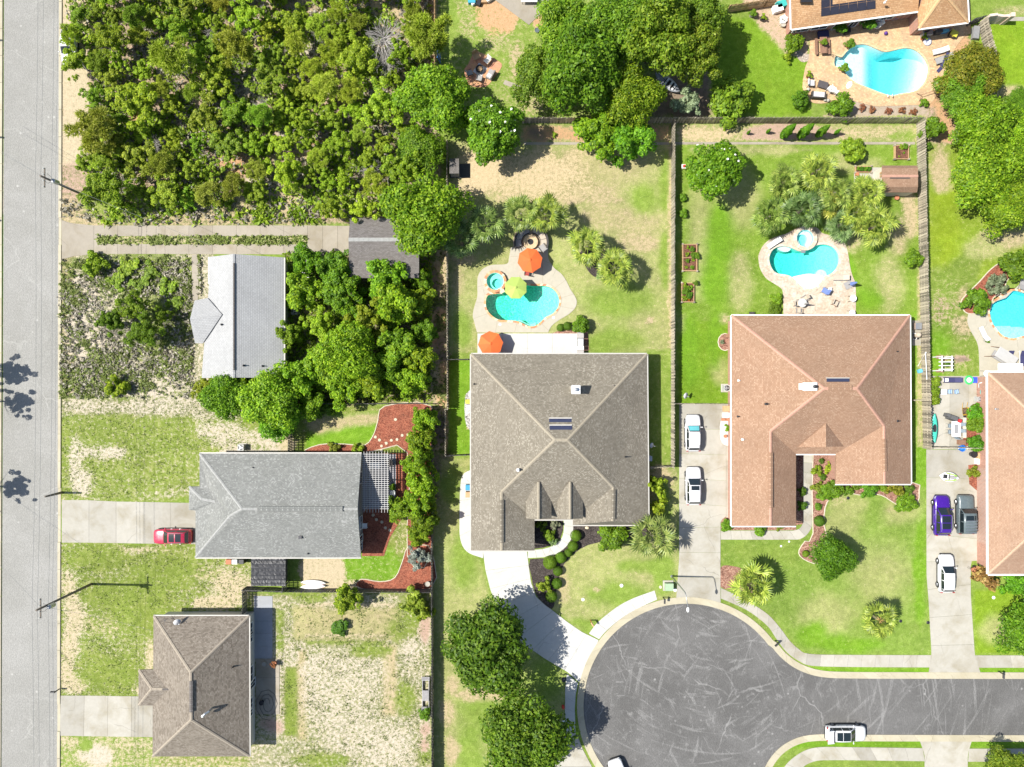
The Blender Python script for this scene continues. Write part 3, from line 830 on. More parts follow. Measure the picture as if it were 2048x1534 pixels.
strip("driveway",[(1358.5,808),(1358,1040),(1358,1120),(1352,1203)],[(1452,808),(1452,1036),(1441,1038),(1440.5,1120),(1441,1207)],8,Z,CONC_PALE, "pale concrete drive with two white cars")
strip("driveway_apron",[(1452.4,808),(1452.4,1035)],[(1468,808),(1468,1035)],4,Z-.004,CONC_PALE)
strip("front_walk",smooth([(1441.5,1061),(1560,1061),(1592,1060),(1604,1050),(1606,1030),(1606,905)],5,False),smooth([(1441.5,1079),(1570,1079),(1602,1077),(1620,1060),(1624,1035),(1624,905)],5,False),16,Z,CONC_PALE)
strip("pavement",smooth([(1442,1176),(1466,1187),(1500,1205),(1536,1229),(1561,1257),(1578,1280),(1596,1297),(1618,1307.5),(1700,1309.5),(1862,1310)],4,False),smooth([(1442,1197),(1466,1207),(1500,1224),(1535,1252),(1551,1275),(1573,1304),(1598,1322),(1623,1331),(1700,1333.5),(1859,1334.5)],4,False),17,Z,CONC_PALE)
strip("pavement",[(1949,1310.5),(2372,1311)],[(1955,1335),(2372,1336)],12,Z,CONC_PALE)
strip("driveway",[(1852.5,899),(1853,1151),(1857,1200),(1863,1309),(1857,1346)],[(1975,899),(1975,1120),(1941,1122),(1941,1190),(1949,1309.5),(1961,1347)],8,Z,CONC_PALE, "stained concrete drive with purple and grey cars")
strip("pavement",smooth([(1560,1560),(1571,1530),(1605,1503),(1640,1494),(1700,1494)],5,False)+[(1845,1496)],smooth([(1590,1570),(1604,1536),(1630,1522),(1660,1520),(1700,1520)],5,False)+[(1849,1522)],9,Z,CONC_PALE)
strip("pavement",[(1938,1497),(2372,1498)],[(1936,1523),(2372,1524)],12,Z,CONC_PALE)
strip("driveway",[(1839,1480),(1849,1508),(1850,1700)],[(1943,1482),(1935,1508),(1935,1700)],4,Z,CONC_PALE)
strip("driveway",[(124,1000),(172,1000),(232,1003),(293,1004),(395,1006)],[(124,1085),(172,1085),(232,1086),(293,1087),(395,1088)],5,Z,CONC_PALE, "cracked concrete drive with a red car")
strip("driveway",[(122,1391),(173,1391),(310,1393)],[(120,1471),(173,1472),(310,1474)],4,Z,CONC_PALE, "pale drive of the brown hipped-roof house")
rb=strip("twin_ribbon_driveway",[(124,440),(140,446),(188,451)],[(124,519),(150,512),(188,508)],1,Z,CONC_OLD, "weathered drive of two concrete ribbons with weeds between")
strip("",[(188.4,451),(615,451)],[(188.4,478),(215,472.5),(615,472)],9,Z,CONC_OLD,root=rb)
strip("",[(188.4,479),(215,488),(615,489)],[(188.4,508),(300,508),(615,509)],9,Z,CONC_OLD,root=rb)
strip("",[(615.4,451),(705,452)],[(615.4,509),(705,510)],3,Z,CONC_OLD,root=rb)
strip("garden_path",[(384,510),(384,570),(386,600)],[(397,510),(397,570),(396,600)],5,Z,CONC_OLD)
strip("garden_path",[(1048,284.5),(1338,284.5)],[(1048,289.5),(1338,289.5)],16,0.03,CONC_OLD);strip("garden_path",[(1348,284),(1830,284)],[(1348,289),(1830,289)],26,0.03,CONC_OLD)
strip("garden_path",[(1010,160),(1042,172)],[(1006,168),(1038,181)],1,0.04,CONC_OLD)
strip("garden_path",[(2010,34),(2372,34)],[(2010,42),(2372,42)],8,0.04,CONC_PALE)
strip("patio",[(512,1318),(512,1428)],[(559,1318),(559,1428)],3,0.05,CONC_OLD, "stained concrete patio behind the brown house")
strip("garden_path",[(508,1192),(508,1317)],[(545,1192),(545,1317)],5,0.03,M_concrete("grey_slab",(0.30,0.31,0.33),.3))
strip("patio",[(1861,752),(1975,752)],[(1861,898),(1975,898)],3,0.05,CONC_PALE, "concrete side court full of patio furniture")
strip("patio",[(990,0),(1030,-40)],[(1058,50),(1120,-10)],1,0.05,CONC_OLD, "concrete slab corner at the top of the picture")
BRICK_P=M_pavers("orange_brick_pavers",[(0.42,0.15,0.085),(0.52,0.22,0.12),(0.45,0.27,0.1)],(0.42,0.3,0.2))
mb=MB();mb.prism(gpoly(smooth([(929,138),(937,128),(948,105),(960,105),(985,116),(1003,127),(1000,140),(985,160),(970,174),(940,172),(930,152)],2)),-0.05,0.04);struct("brick_patio",mb,BRICK_P, "small orange brick patio round a fire pit")
# ------------------------------------------------------------------ planting beds (mulch), each with its own edging
EDGE=M_plain("stone_edging",(0.48,0.42,0.32),0.85,0.25,4)
def bed(pts,mat,z=0.03,edge=False,sm=4,label=None,name="planting_bed"):
 pts=smooth(pts,sm)if sm else pts
 mb=MB();mb.prism(gpoly(pts),-0.05,z)
 o=struct(name,mb,mat,label)
 if edge:
  e=MB();pp=gpoly(pts)
  e.tube([(x,y,z)for x,y in pp+pp[:1]],0.07,5,False);part("edging",e,EDGE,o)
 return o
bed([(770,812),(862,812),(862,905),(862,1112),(815,1112),(815,905),(730,906),(612,905),(640,889),(690,888),(730,890),(748,868),(756,842)],MULCH_RED,0.03,True,3, "red mulch round the pergola garden")
bed([(722,906),(728,906),(815,906),(820,1010),(800,1042),(780,1075),(768,1112),(724,1112)],MULCH_RED,0.036,False,0, "red mulch under the pergola")
bed([(722,1158),(760,1163),(790,1155),(806,1120),(815,1095),(840,1090),(862,1100),(862,1177),(722,1177)],MULCH_RED,0.041,True,3, "red mulch bed in the fence corner")
bed([(1060,1118),(1104,1117),(1122,1102),(1140,1084),(1148,1062),(1150,1050),(1296,1050),(1290,1072),(1200,1084),(1160,1098),(1128,1128),(1116,1165),(1110,1200),(1104,1218),(1085,1205),(1070,1185),(1062,1150)],MULCH_BLACK,0.03,False,2, "black mulch bed with clipped round shrubs")
bed([(1066,1036),(1126,1036),(1126,1060),(1120,1078),(1104,1090),(1085,1096),(1066,1098)],MULCH_BLACK,0.03,False,0)
bed([(1598,1100),(1610,1082),(1626,1066),(1626,906),(1672,906),(1672,964),(1822,964),(1838,980),(1832,1010),(1800,1012),(1772,995),(1752,988),(1720,990),(1690,985),(1662,995),(1650,1015),(1648,1050),(1655,1075),(1658,1110),(1640,1128),(1615,1122),(1600,1112)],MULCH_TAN,0.03,True,2, "brown mulch bed round the pink roofed house front")
bed([(1442,1034),(1464,1030),(1464,1048),(1592,1050),(1592,1060),(1442,1060)],MULCH_TAN,0.03,False,0)
bed([(1442,1134),(1470,1133),(1486,1140),(1500,1160),(1505,1185),(1480,1180),(1442,1174)],MULCH_TAN,0.03)
bed([(1592,908),(1606,908),(1606,1048),(1592,1050)],MULCH_TAN,0.03,False,0)
bed(circle(1450,684,14,12,17),MULCH_TAN,0.03,True,0)
bed([(2006,524),(1981,539),(1958,564),(1926,596),(1923,611),(1936,627),(1976,624),(1986,596),(2006,584),(2016,558),(2050,545),(2060,515)],MULCH_RED,0.035,True,4, "red mulch bed curving behind the right pool")
bed([(1928,838),(1945,808),(1975,806),(1975,900),(1925,898)],MULCH_RED,0.06,False,0)
bed([(1936,930),(1975,926),(1975,986),(1952,980),(1938,968)],MULCH_RED,0.06,False,0)
bed([(1160,505),(1172,535),(1190,554),(1215,552),(1235,540),(1225,515),(1190,490)],MULCH_BLACK,0.03)
bed([(1100,668),(1116,662),(1150,660),(1175,660),(1178,700),(1160,706),(1158,668)],MULCH_TAN,0.03,False,0)
bed([(1620,108),(1634,86),(1640,84),(1618,120),(1600,122),(1590,100)],M_granular("pale_chips",[(0.25,0.2,0.15),(0.4,0.33,0.26),(0.5,0.43,0.36)],8),0.03)
# ------------------------------------------------------------------ pools
PLASTER_AQ=M_plain("aqua_plaster_ripple_light",(0.28,0.68,0.56),0.6,0.5,4.5)  # strong mottling in the plaster colour stands in for rippling light under water
PLASTER_BL=M_plain("blue_plaster_ripple_light",(0.32,0.70,0.70),0.6,0.4,5)  # same painted ripple light, mottled into the blue plaster colour
PLASTER_WH=M_plain("white_pool_plaster",(0.70,0.74,0.74),0.6,0.18,4)
WATER=M_water("pool_water",(0.0,0.93,0.83),0.66,6.0,1.0)
WATER_SPA=M_water("spa_water",(0.0,0.94,0.94),0.5,9.0,0.25)
FLAG=[M_plain("flagstone_"+n,c,0.8,0.25,6)for n,c in(("tan",(0.5,0.37,0.22)),("rust",(0.45,0.2,0.1)),("cream",(0.58,0.48,0.34)),("orange",(0.52,0.27,0.12)))]
def inpoly(pt,poly):
 x,y=pt;r=False
 for i in range(len(poly)):
  ax,ay=poly[i-1];bx,by=poly[i]
  if(ay>y)!=(by>y)and x<ax+(y-ay)*(bx-ax)/(by-ay):r=not r
 return r
def basin(root,outline,depth_fn,floor_mat,water_level,water_mat,rim,n=2.5):
 """walls and a floor of varying depth, filled with water"""
 P=gpoly(outline)
 xs=[p[0]for p in outline];ys=[p[1]for p in outline]
 w=MB()
 m=len(P)
 for i in range(m):
  a,b=P[i],P[(i+1)%m]
  za=-depth_fn(*outline[i]);zb=-depth_fn(*outline[(i+1)%m])
  w.face([(a[0],a[1],za-.3),(b[0],b[1],zb-.3),(b[0],b[1],rim),(a[0],a[1],rim)])
 part("basin_wall",w,floor_mat,root)
 fl=MB();step=n
 gx=np.arange(min(xs)-step,max(xs)+step*2,step);gy=np.arange(min(ys)-step,max(ys)+step*2,step)
 idx={};v=[];f=[]
 big=offset(outline,3.0)
 for j,y in enumerate(gy):
  for i,x in enumerate(gx):
   g=G(x,y);idx[i,j]=len(v);v.append((g.x,g.y,-depth_fn(x,y)))
 for j in range(len(gy)-1):
  for i in range(len(gx)-1):
   if inpoly((gx[i]+step/2,gy[j]+step/2),big):
    f.append((idx[i,j],idx[i+1,j],idx[i+1,j+1],idx[i,j+1])[::-1])
 fl.mesh(v,f)
 part("basin_floor",fl,floor_mat,root,True)
 wa=MB();wa.prism(gpoly(offset(outline,0.25)),-3.2,water_level)
 part("water",wa,water_mat,root)
def sst(a,b,x):
 t=min(max((x-a)/(b-a),0),1);return t*t*(3-2*t)
def coping(root,outline,width,z,n,mats,name="coping_stone",jitter=0.15):
 a=resample(outline+outline[:1],n+1);b=resample(offset(outline,width)+offset(outline,width)[:1],n+1)
 for i in range(n):
  mb=MB()
  q=[Vector(a[i]),Vector(a[i+1]),Vector(b[i+1]).lerp(Vector(a[i+1]),RND.random()*jitter),Vector(b[i]).lerp(Vector(a[i]),RND.random()*jitter)]
  c=sum(q,Vector((0,0)))/4
  q=[c+(p-c)*0.95 for p in q]
  mb.prism(gpoly(q),z-.12,z+RND.uniform(-.006,.012))
  part(name,mb,RND.choice(mats),root)
def deck(name,outline,holes,mat,label,z=0.06):
 mb=MB();mb.prism(gpoly(outline),-0.08,z,[gpoly(h)for h in holes],bottom=False)
 o=struct(name,mb,mat,label)
 return o
 # --- pool behind the taupe house
SPA_A=circle(990.4,563.5,17.2,28)
DA=smooth([(1021.5,494.5),(1018,515),(1013,528),(983,530),(965,538.5),(956,552.6),(954.6,572),(954.6,593),(949,612.5),(945.5,630),(949,646),(954,665)],4,False)+smooth([(1096,665),(1104,651),(1120,639),(1138,628),(1150,616),(1153.5,603.7),(1150,593),(1141,579),(1132,561),(1122,547),(1109.5,537),(1099,522.7),(1096,510),(1097,494.5)],4,False)
da=deck("pool_deck",DA,[POOL_A,SPA_A],CONC_DECK, "cream concrete deck round the turquoise pool")
JOINT=M_plain("deck_joint",(0.33,0.29,0.22),0.9,0.1,3)
for p,q in(((955,573),(968,571)),((951,604),(968,605)),((948,637),(976,627)),((994,643),(991,665)),((1034,646),(1029,665)),((1062,655),(1062,665)),((1084,648),(1096,660)),((1116,612),(1149,618)),((1119,597),(1147,588)),((1110,576),(1131,560)),((1085,569),(1085,497)),((1021,513),(1053,512)),((1040,550),(1036,566)),((1085,520),(1104,528)),((984,534),(984,541))):
 mb=MB();a=G(*p,0.062);b=G(*q,0.062);mb.bar(a,b,0.06,0.006);part("joint",mb,JOINT,da)
pa=thing("swimming_pool", "turquoise kidney pool with rust stone coping and round spa", "swimming pool",G(1045,610))
pa_m=pa
def at0(root):
 """parts drawn in plot coordinates under a root that stands elsewhere"""
 for ch in root.children:ch.location=Vector(ch.location)-root.location
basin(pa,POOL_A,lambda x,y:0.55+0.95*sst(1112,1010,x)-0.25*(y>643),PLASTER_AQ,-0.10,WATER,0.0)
coping(pa,POOL_A,4.6,0.10,62,FLAG)
mb=MB();mb.prism(gpoly(offset(SPA_A,2.5)),-0.05,0.42,[gpoly(SPA_A)],bottom=False);part("spa_wall",mb,FLAG[2],pa)
mb=MB();w=gpoly(offset(SPA_A,.1));mb.prism(w,-1.3,0.30);part("spa_water",mb,WATER_SPA,pa)
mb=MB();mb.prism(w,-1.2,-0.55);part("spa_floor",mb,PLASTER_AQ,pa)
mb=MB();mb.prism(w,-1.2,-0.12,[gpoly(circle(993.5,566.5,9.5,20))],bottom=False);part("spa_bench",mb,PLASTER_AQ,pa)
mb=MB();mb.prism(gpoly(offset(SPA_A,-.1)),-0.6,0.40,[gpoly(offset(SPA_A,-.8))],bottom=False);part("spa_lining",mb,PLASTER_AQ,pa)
coping(pa,SPA_A,6.0,0.46,24,FLAG)
mb=MB();mb.prism(gpoly([(996,578),(1006,575),(1010,584),(1002,589)]),0.1,0.44);part("spillway",mb,FLAG[2],pa)
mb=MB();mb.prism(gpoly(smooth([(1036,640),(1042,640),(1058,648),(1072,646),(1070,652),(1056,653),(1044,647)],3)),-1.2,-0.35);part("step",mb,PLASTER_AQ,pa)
at0(pa)
# --- pool behind the pink-roofed house
PAV_B=M_pavers("tan_pavers",[(0.36,0.285,0.205),(0.46,0.38,0.29),(0.54,0.49,0.41)],(0.42,0.35,0.27),0.3,0.2)
SPA_B=circle(1607.5,478,17,28)
DB=smooth([(1571,468),(1548,475),(1529,487.5),(1518,507),(1517,520),(1520.5,538),(1531.5,556),(1545,565.5),(1560,575),(1565,582),(1566,594)],4,False)+[(1567,640),(1711,640)]+smooth([(1711.5,587),(1709.5,564),(1705,553),(1700,534),(1697,515),(1693,496),(1685,482),(1664,472),(1644,466),(1631,455),(1596,455)],4,False)
deck("pool_deck",DB,[POOL_B,SPA_B],PAV_B, "tan paver deck round the heart shaped pool")
pb=thing("swimming_pool", "aqua heart shaped pool with white sun shelf and round raised spa", "swimming pool",G(1610,530))
def depth_b(x,y):
 if y>552+0.012*(x-1618)**2*0.5 and 1582<x<1652:return 0.22
 return 0.6+0.9*sst(1672,1570,x)
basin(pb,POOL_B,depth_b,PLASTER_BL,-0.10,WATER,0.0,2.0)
mb=MB();mb.prism(gpoly(smooth([(1584,555),(1600,550),(1618,547),(1635,549),(1650,553),(1640,567),(1629,575),(1618,577),(1604,574),(1596,567)],3)),-1.2,-0.14);part("sun_shelf",mb,PLASTER_WH,pb)
mb=MB();mb.prism(gpoly(smooth([(1556,495),(1571,493),(1583,496),(1578,502),(1567,502)],3)),-1.2,-0.3);part("swim_out_seat",mb,PLASTER_WH,pb)
mb=MB();mb.prism(gpoly(circle(1645,550,12,16)),-1.2,-0.4);part("step",mb,PLASTER_WH,pb)
TANSTONE=[M_plain("coping_tan",(0.5,0.4,0.3),0.8,0.2,5),M_plain("coping_cream",(0.57,0.48,0.38),0.8,0.2,5)]
coping(pb,POOL_B,4.5,0.09,64,TANSTONE,jitter=0)
mb=MB();mb.prism(gpoly(offset(SPA_B,2.5)),-0.05,0.42,[gpoly(SPA_B)],bottom=False);part("spa_wall",mb,TANSTONE[0],pb)
w=gpoly(offset(SPA_B,.1))
mb=MB();mb.prism(w,-1.3,0.30);part("spa_water",mb,WATER_SPA,pb)
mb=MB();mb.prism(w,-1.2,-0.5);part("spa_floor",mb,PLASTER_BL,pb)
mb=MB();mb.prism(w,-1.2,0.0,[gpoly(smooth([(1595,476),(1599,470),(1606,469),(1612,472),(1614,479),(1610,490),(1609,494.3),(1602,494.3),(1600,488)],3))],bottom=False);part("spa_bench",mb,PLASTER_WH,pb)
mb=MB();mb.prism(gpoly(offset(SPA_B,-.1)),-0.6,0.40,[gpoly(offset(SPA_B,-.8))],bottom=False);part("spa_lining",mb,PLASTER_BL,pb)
coping(pb,SPA_B,7.5,0.46,26,TANSTONE,jitter=0)
mb=MB();mb.box(G(1606,499,0.2),(0.45,0.9,0.36));part("spillway",mb,GREY_METAL,pb)
at0(pb)
# --- pool in the top right garden
PAV_G=M_pavers("golden_pavers",[(0.44,0.28,0.145),(0.58,0.40,0.22),(0.34,0.255,0.16)],(0.36,0.25,0.14),0.3,0.2,1.0,math.radians(8))
DG=[(1580,30),(1940,5)]+smooth([(1941,67.5),(1929,73),(1908,101),(1900,134),(1877,181),(1861,207),(1830,210)],4,False)+smooth([(1756,213),(1735,210),(1693,199),(1665,204),(1638.5,207.5),(1619,202),(1606,179.5),(1606,161),(1610.5,134.6),(1617.5,116),(1620,81)],4,False)+[(1584,70)]
deck("pool_deck",DG,[POOL_G],PAV_G, "golden paver deck round the white bottomed pool")
pg=thing("swimming_pool", "white bottomed kidney pool with bright cyan deep end", "swimming pool",G(1770,140))
def depth_g(x,y):
 d=0.72+2.0*sst(1728,1782,x)*sst(1852,1806,x+0.25*(y-140))
 return d
basin(pg,POOL_G,depth_g,PLASTER_WH,-0.10,M_water("clear_pool_water",(0.0,0.93,0.96),0.33,3.2,1.0),0.0)
coping(pg,POOL_G,3.2,0.08,70,[M_plain("coping_gold",(0.52,0.37,0.2),0.8,0.15,5),M_plain("coping_gold_pale",(0.56,0.42,0.25),0.8,0.15,5)],jitter=0)
for x,y in((1776,190),(1785,189.5)):
 mb=MB();mb.tube([G(x,y+3,0.05),G(x,y+2.5,0.8),G(x,y-1.5,0.85),G(x,y-4,0.3),G(x,y-4.2,-0.5)],0.03,6);part("ladder_rail",mb,GREY_METAL,pg)
for s in(0,1):
 mb=MB();mb.tube([G(1664,109+4*s,0.05),G(1668,110+4*s,0.9),G(1676,113+3*s,0.85),G(1685,116+2*s,0.1),G(1686,116+2*s,-.3)],0.025,6);part("handrail",mb,DARK_METAL,pg)
at0(pg)
# --- pool at the right edge
DC=smooth([(1936,628),(1934.5,644),(1941,661.5),(1951,679),(1957,699),(1958.5,744)],4,False)+[(1958.5,752),(2200,752),(2200,560),(2045,562)]+smooth([(2011,596),(1985,606),(1972,622)],3,False)
deck("pool_deck",DC,[POOL_C],CONC_DECK, "cream concrete deck of the right edge pool")
pc=thing("swimming_pool", "cyan pool at the right edge with pale sun shelf", "swimming pool",G(2020,630))
def depth_c(x,y):return 0.3 if y>651+0.004*(x-2010)**2*0.4 and x>1984 else 1.35
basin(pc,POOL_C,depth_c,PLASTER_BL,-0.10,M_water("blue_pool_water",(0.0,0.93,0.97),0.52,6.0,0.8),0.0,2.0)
coping(pc,POOL_C,4.5,0.09,60,FLAG)
at0(pc)
# ------------------------------------------------------------------ houses
SH_TAUPE=M_shingle("taupe_shingles",[(0.150,0.130,0.098),(0.178,0.156,0.118),(0.195,0.172,0.132),(0.20,0.177,0.136),(0.36,0.325,0.26)],0.6)
SH_PINK=M_shingle("pink_shingles",[(0.255,0.148,0.090),(0.275,0.165,0.102),(0.29,0.178,0.112),(0.30,0.185,0.118),(0.40,0.275,0.185)],0.7)
SH_TAN=M_shingle("sandy_shingles",[(0.27,0.165,0.105),(0.30,0.19,0.125),(0.31,0.20,0.13),(0.36,0.245,0.17)],0.75)
SH_WHITE=M_shingle("pale_grey_shingles",[(0.305,0.305,0.30),(0.32,0.32,0.315),(0.335,0.335,0.33),(0.37,0.37,0.365)],0.6,0.2,0.34)
SH_GREY=M_shingle("grey_shingles",[(0.165,0.168,0.155),(0.185,0.188,0.174),(0.205,0.208,0.192),(0.215,0.217,0.20),(0.37,0.37,0.35)],0.6)
SH_BROWN=M_shingle("brown_shingles",[(0.13,0.105,0.08),(0.165,0.138,0.108),(0.20,0.17,0.135),(0.21,0.18,0.145),(0.30,0.26,0.21)],0.55)
SH_ORANGE=M_shingle("orange_shingles",[(0.36,0.2,0.095),(0.42,0.24,0.115),(0.46,0.28,0.14),(0.52,0.34,0.19)],0.65,0.2,0.36)
CAP={}
for m_,c_ in((SH_TAUPE,(0.27,0.235,0.175)),(SH_PINK,(0.40,0.225,0.16)),(SH_TAN,(0.40,0.27,0.18)),(SH_GREY,(0.27,0.27,0.255)),(SH_BROWN,(0.27,0.23,0.18)),(SH_ORANGE,(0.5,0.32,0.16))):CAP[m_.name]=M_plain(m_.name.replace("shingles", "ridge_caps"),c_,0.9,0.2,5)
SH_DARK=M_shingle("dark_shingles",[(0.125,0.11,0.10),(0.15,0.135,0.125),(0.17,0.155,0.145),(0.20,0.185,0.17)],0.55)
BRICK_W=M_pavers("brick_wall",[(0.33,0.15,0.1),(0.4,0.2,0.14),(0.36,0.19,0.13)],(0.4,0.33,0.28),0.22,0.08)
SIDING=M_plain("pale_siding",(0.5,0.47,0.42),0.7,0.1,3)
SIDING_G=M_plain("grey_siding",(0.3,0.3,0.3),0.7,0.12,3)
GUTTER_W=M_plain("white_gutter",(0.7,0.7,0.69),0.4,0.06,4)
GUTTER_P=M_plain("pale_drip_edge",(0.42,0.40,0.36),0.5,0.1,4)
class House:
 def __init__(s,name,label,base,cat="house"):
  s.org=G(*base);s.root=thing(name,label,cat,s.org)
  s.pts={}
 def P(s,k):
  if isinstance(k,str):return s.pts[k]
  return G(*k)
 def add(s,**kw):
  for k,v in kw.items():s.pts[k]=G(*v)
 def part(s,name,mb,mat,parent=None,smooth_=False,label=None,kind=None):
  if parent is None or parent is s.root:
   mb.v=[tuple(Vector(p)-s.org)for p in mb.v];parent=s.root
  else:
   mb.v=[tuple(Vector(p)-s.org)for p in mb.v]
  return part(name,mb,mat,parent,smooth_,label,kind)
 def roof(s,faces,mat,name="roof",thick=0.16,parent=None):
  mb=MB();cnt={}
  tops=[]
  for f in faces:
   pts=[s.P(k)for k in f]
   n=Vector((0,0,0))
   for i in range(len(pts)):n+=pts[i].cross(pts[(i+1)%len(pts)])
   if n.z<0:pts=pts[::-1];n=-n
   n.normalize()
   u=Vector((0,0,1)).cross(n)
   u=u.normalized()if u.length>1e-4 else Vector((1,0,0))
   v=n.cross(u)
   mb.face(pts,[(p.dot(u),p.dot(v))for p in pts])
   mb.face([p-Vector((0,0,thick))for p in pts[::-1]],[(p.dot(u),p.dot(v))for p in pts[::-1]])
   ks=[tuple(round(c,3)for c in p)for p in pts]
   for i in range(len(ks)):
    e=(ks[i],ks[(i+1)%len(ks)])
    cnt[frozenset(e)]=cnt.get(frozenset(e),[])+[(pts[i],pts[(i+1)%len(pts)])]
  for e,l in cnt.items():
   if len(l)==1:
    a,b=l[0];d=Vector((0,0,thick))
    mb.face([a-d,b-d,b,a],[(0,0),(1,0),(1,thick),(0,thick)])
  return s.part(name,mb,mat,parent)
 def ridge(s,edges,mat,w=0.17,h=0.045,name="ridge_cap",drop=0.07):
  for a,b in edges:
   a,b=s.P(a),s.P(b)
   d=b-a;L=d.length;d.normalize()
   sd=d.cross(Vector((0,0,1))).normalized();up=Vector((0,0,1))
   mb=MB();n=max(1,int(L/0.6))
   for i in range(n):
    p=a+d*(L*i/n);q=a+d*(L*(i+1)/n+0.02)
    e=0.018
    l0,r0,c0=p-sd*w+up*(h-drop),p+sd*w+up*(h-drop),p+up*h
    l1,r1,c1=q-sd*w+up*(h-drop+e),q+sd*w+up*(h-drop+e),q+up*(h+e)
    mb.face([l0,c0,c1,l1],[(0,0),(0.2,0),(0.2,.5),(0,.5)]);mb.face([c0,r0,r1,c1],[(0.3,0),(0.5,0),(0.5,.5),(0.3,.5)])
    mb.face([l1,c1,q]);mb.face([c1,r1,q])
   s.part(name,mb,CAP.get(mat.name,mat)if name=="ridge_cap" else mat)
 def gutter(s,edges,mat=None,w=0.13,name="gutter"):
  for a,b in edges:
   a,b=s.P(a),s.P(b)
   d=(b-a).normalized();sd=d.cross(Vector((0,0,1)))
   c=sum((s.P(k)for k in s.ctr),Vector((0,0,0)))/len(s.ctr)
   if(a+sd-c).length<(a-sd-c).length and(b+sd-c).length<(b-sd-c).length:sd=-sd
   o=sd*(w/2+0.004)-Vector((0,0,0.07))
   mb=MB();mb.bar(a+o,b+o,w,0.12);s.part(name,mb,mat or GUTTER_W)
 def walls(s,outline,inset,mat,top,name="wall",holes=()):
  """outline: eave points (keys); the wall stands inset metres behind them"""
  pts=[s.P(k)for k in outline]
  poly=[(p.x,p.y)for p in pts]
  q=offset(poly,-inset)
  m=len(poly);area=sum(poly[i][0]*poly[(i+1)%m][1]-poly[(i+1)%m][0]*poly[i][1]for i in range(m))
  out=[]
  for i in range(m):
   a,b,c=Vector(poly[i-1]),Vector(poly[i]),Vector(poly[(i+1)%m])
   e1=(b-a).normalized();e2=(c-b).normalized()
   sg=1 if area>0 else-1
   n1=Vector((-e1.y,e1.x))*sg;n2=Vector((-e2.y,e2.x))*sg
   bis=n1+n2
   k=inset*2/max(bis.length_squared,0.3)
   out.append(tuple(b+bis*k))
  mb=MB();mb.prism(out,-0.1,top)
  s.wall_poly=out
  return s.part(name,mb,mat)
 def gable(s,a,b,c,inset,mat):
  """triangular wall under a gable end"""
  a,b,c=s.P(a),s.P(b),s.P(c)
  ctr=sum((s.P(k)for k in s.ctr),Vector((0,0,0)))/len(s.ctr)
  d=(b-a).normalized();n=Vector((-d.y,d.x,0)).normalized()
  if(ctr-a).dot(n)<0:n=-n
  o=n*inset-Vector((0,0,0.17))
  aa,bb,cc_=a.lerp(b,.06)+o,b.lerp(a,.06)+o,c+o
  mb=MB();t=n*0.12
  mb.mesh([aa,bb,cc_,aa+t,bb+t,cc_+t],[(0,1,2),(5,4,3),(0,3,4,1),(1,4,5,2),(2,5,3,0)])
  s.part("gable_wall",mb,mat)
 def window(s,px,py,z,w,h,ang,glass=None,frame=None,label=None):
  """a framed window with its pane, on a wall facing ang (radians)"""
  c=G(px,py,z)if not isinstance(px,Vector)else px
  R=Matrix.Rotation(ang,3, 'Z')
  f=MB()
  for sx,sz,dx,dz in((0,h/2,w,.09),(0,-h/2,w,.09),(-w/2,0,.09,h),(w/2,0,.09,h),(0,0,.05,h)):
   f.box(Vector(c)+R@Vector((0.04,sx,sz)),(0.08,dx,dz),M=R)
  fo=s.part("window",f,frame or WHITE_PAINT)
  p=MB();p.box(Vector(c)+R@Vector((0.01,0,0)),(0.06,w*.98,h*.98),M=R);s.part("pane",p,glass or CLEAR_GLASS,fo)
 def pipe(s,px,py,z,r=0.05,h=0.45,mat=None,name="vent_pipe"):
  c=G(px,py,z);mb=MB();mb.lathe([(r*2.2,-0.15),(r*2.2,0.04),(r*1.1,0.1),(r,h),(r*.75,h)],10,c);s.part(name,mb,mat or DARK_METAL,smooth_=False)
 def slope_box(s,p0,p1,p2,p3,t,mat,name,parent=None,label=None):
  """thin slab lying on a roof plane (four corners given)"""
  a=[s.P(p)for p in(p0,p1,p2,p3)]
  n=(a[1]-a[0]).cross(a[2]-a[0]).normalized()
  if n.z<0:n=-n
  mb=MB();v=[p+n*0.02 for p in a]+[p+n*(0.02+t)for p in a]
  mb.mesh(v,[(3,2,1,0),(4,5,6,7),(0,1,5,4),(1,2,6,5),(2,3,7,6),(3,0,4,7)])
  return s.part(name,mb,mat,parent,label=label)
EV=2.9
# ---- taupe hipped house in the middle
h=House("house", "taupe shingle hipped roof house in the middle with two front dormers",(1118,900))
h.add(nw=(942,708,EV),ne=(1294,708,EV),se=(1297,1050,EV),s2=(1146,1050,EV),s3=(1146,1039,EV),s4=(1069,1039,EV),s5=(1069,1101,EV),sw=(942,1101,EV),r1=(1110,880,7.9),r2=(1135,880,7.9),wl=(1003,984,4.75),wr=(1226,974,4.95),wle=(1003,1101,4.75),wre=(1225,1042,4.95),vl=(1066,1040,EV+.02),vr=(1150,1048,EV+.02))
h.ctr=["nw", "ne", "se", "sw"]
h.roof([("nw", "ne", "r2", "r1"),("nw", "r1", "wl", "wle", "sw"),("ne", "se", "wre", "wr", "r2"),("r1", "r2", "wr", "s3", "s4", "wl"),("wl", "s4", "s5", "wle"),("wr", "wre", "s2", "s3"),("wre", "se", "s2")],SH_TAUPE)
h.ridge([("nw", "r1"),("ne", "r2"),("r1", "r2"),("r1", "wl"),("r2", "wr"),("wl", "wle"),("wr", "wre")],SH_TAUPE)
h.gutter([("nw", "ne"),("ne", "se"),("sw", "nw"),("s4", "s5"),("s3", "s4"),("s2", "s3"),("se", "s2"),("s5", "sw")],GUTTER_P)
h.walls(["nw", "ne", "se", "s2", "s3", "s4", "s5", "sw"],0.45,BRICK_W,EV-0.2)
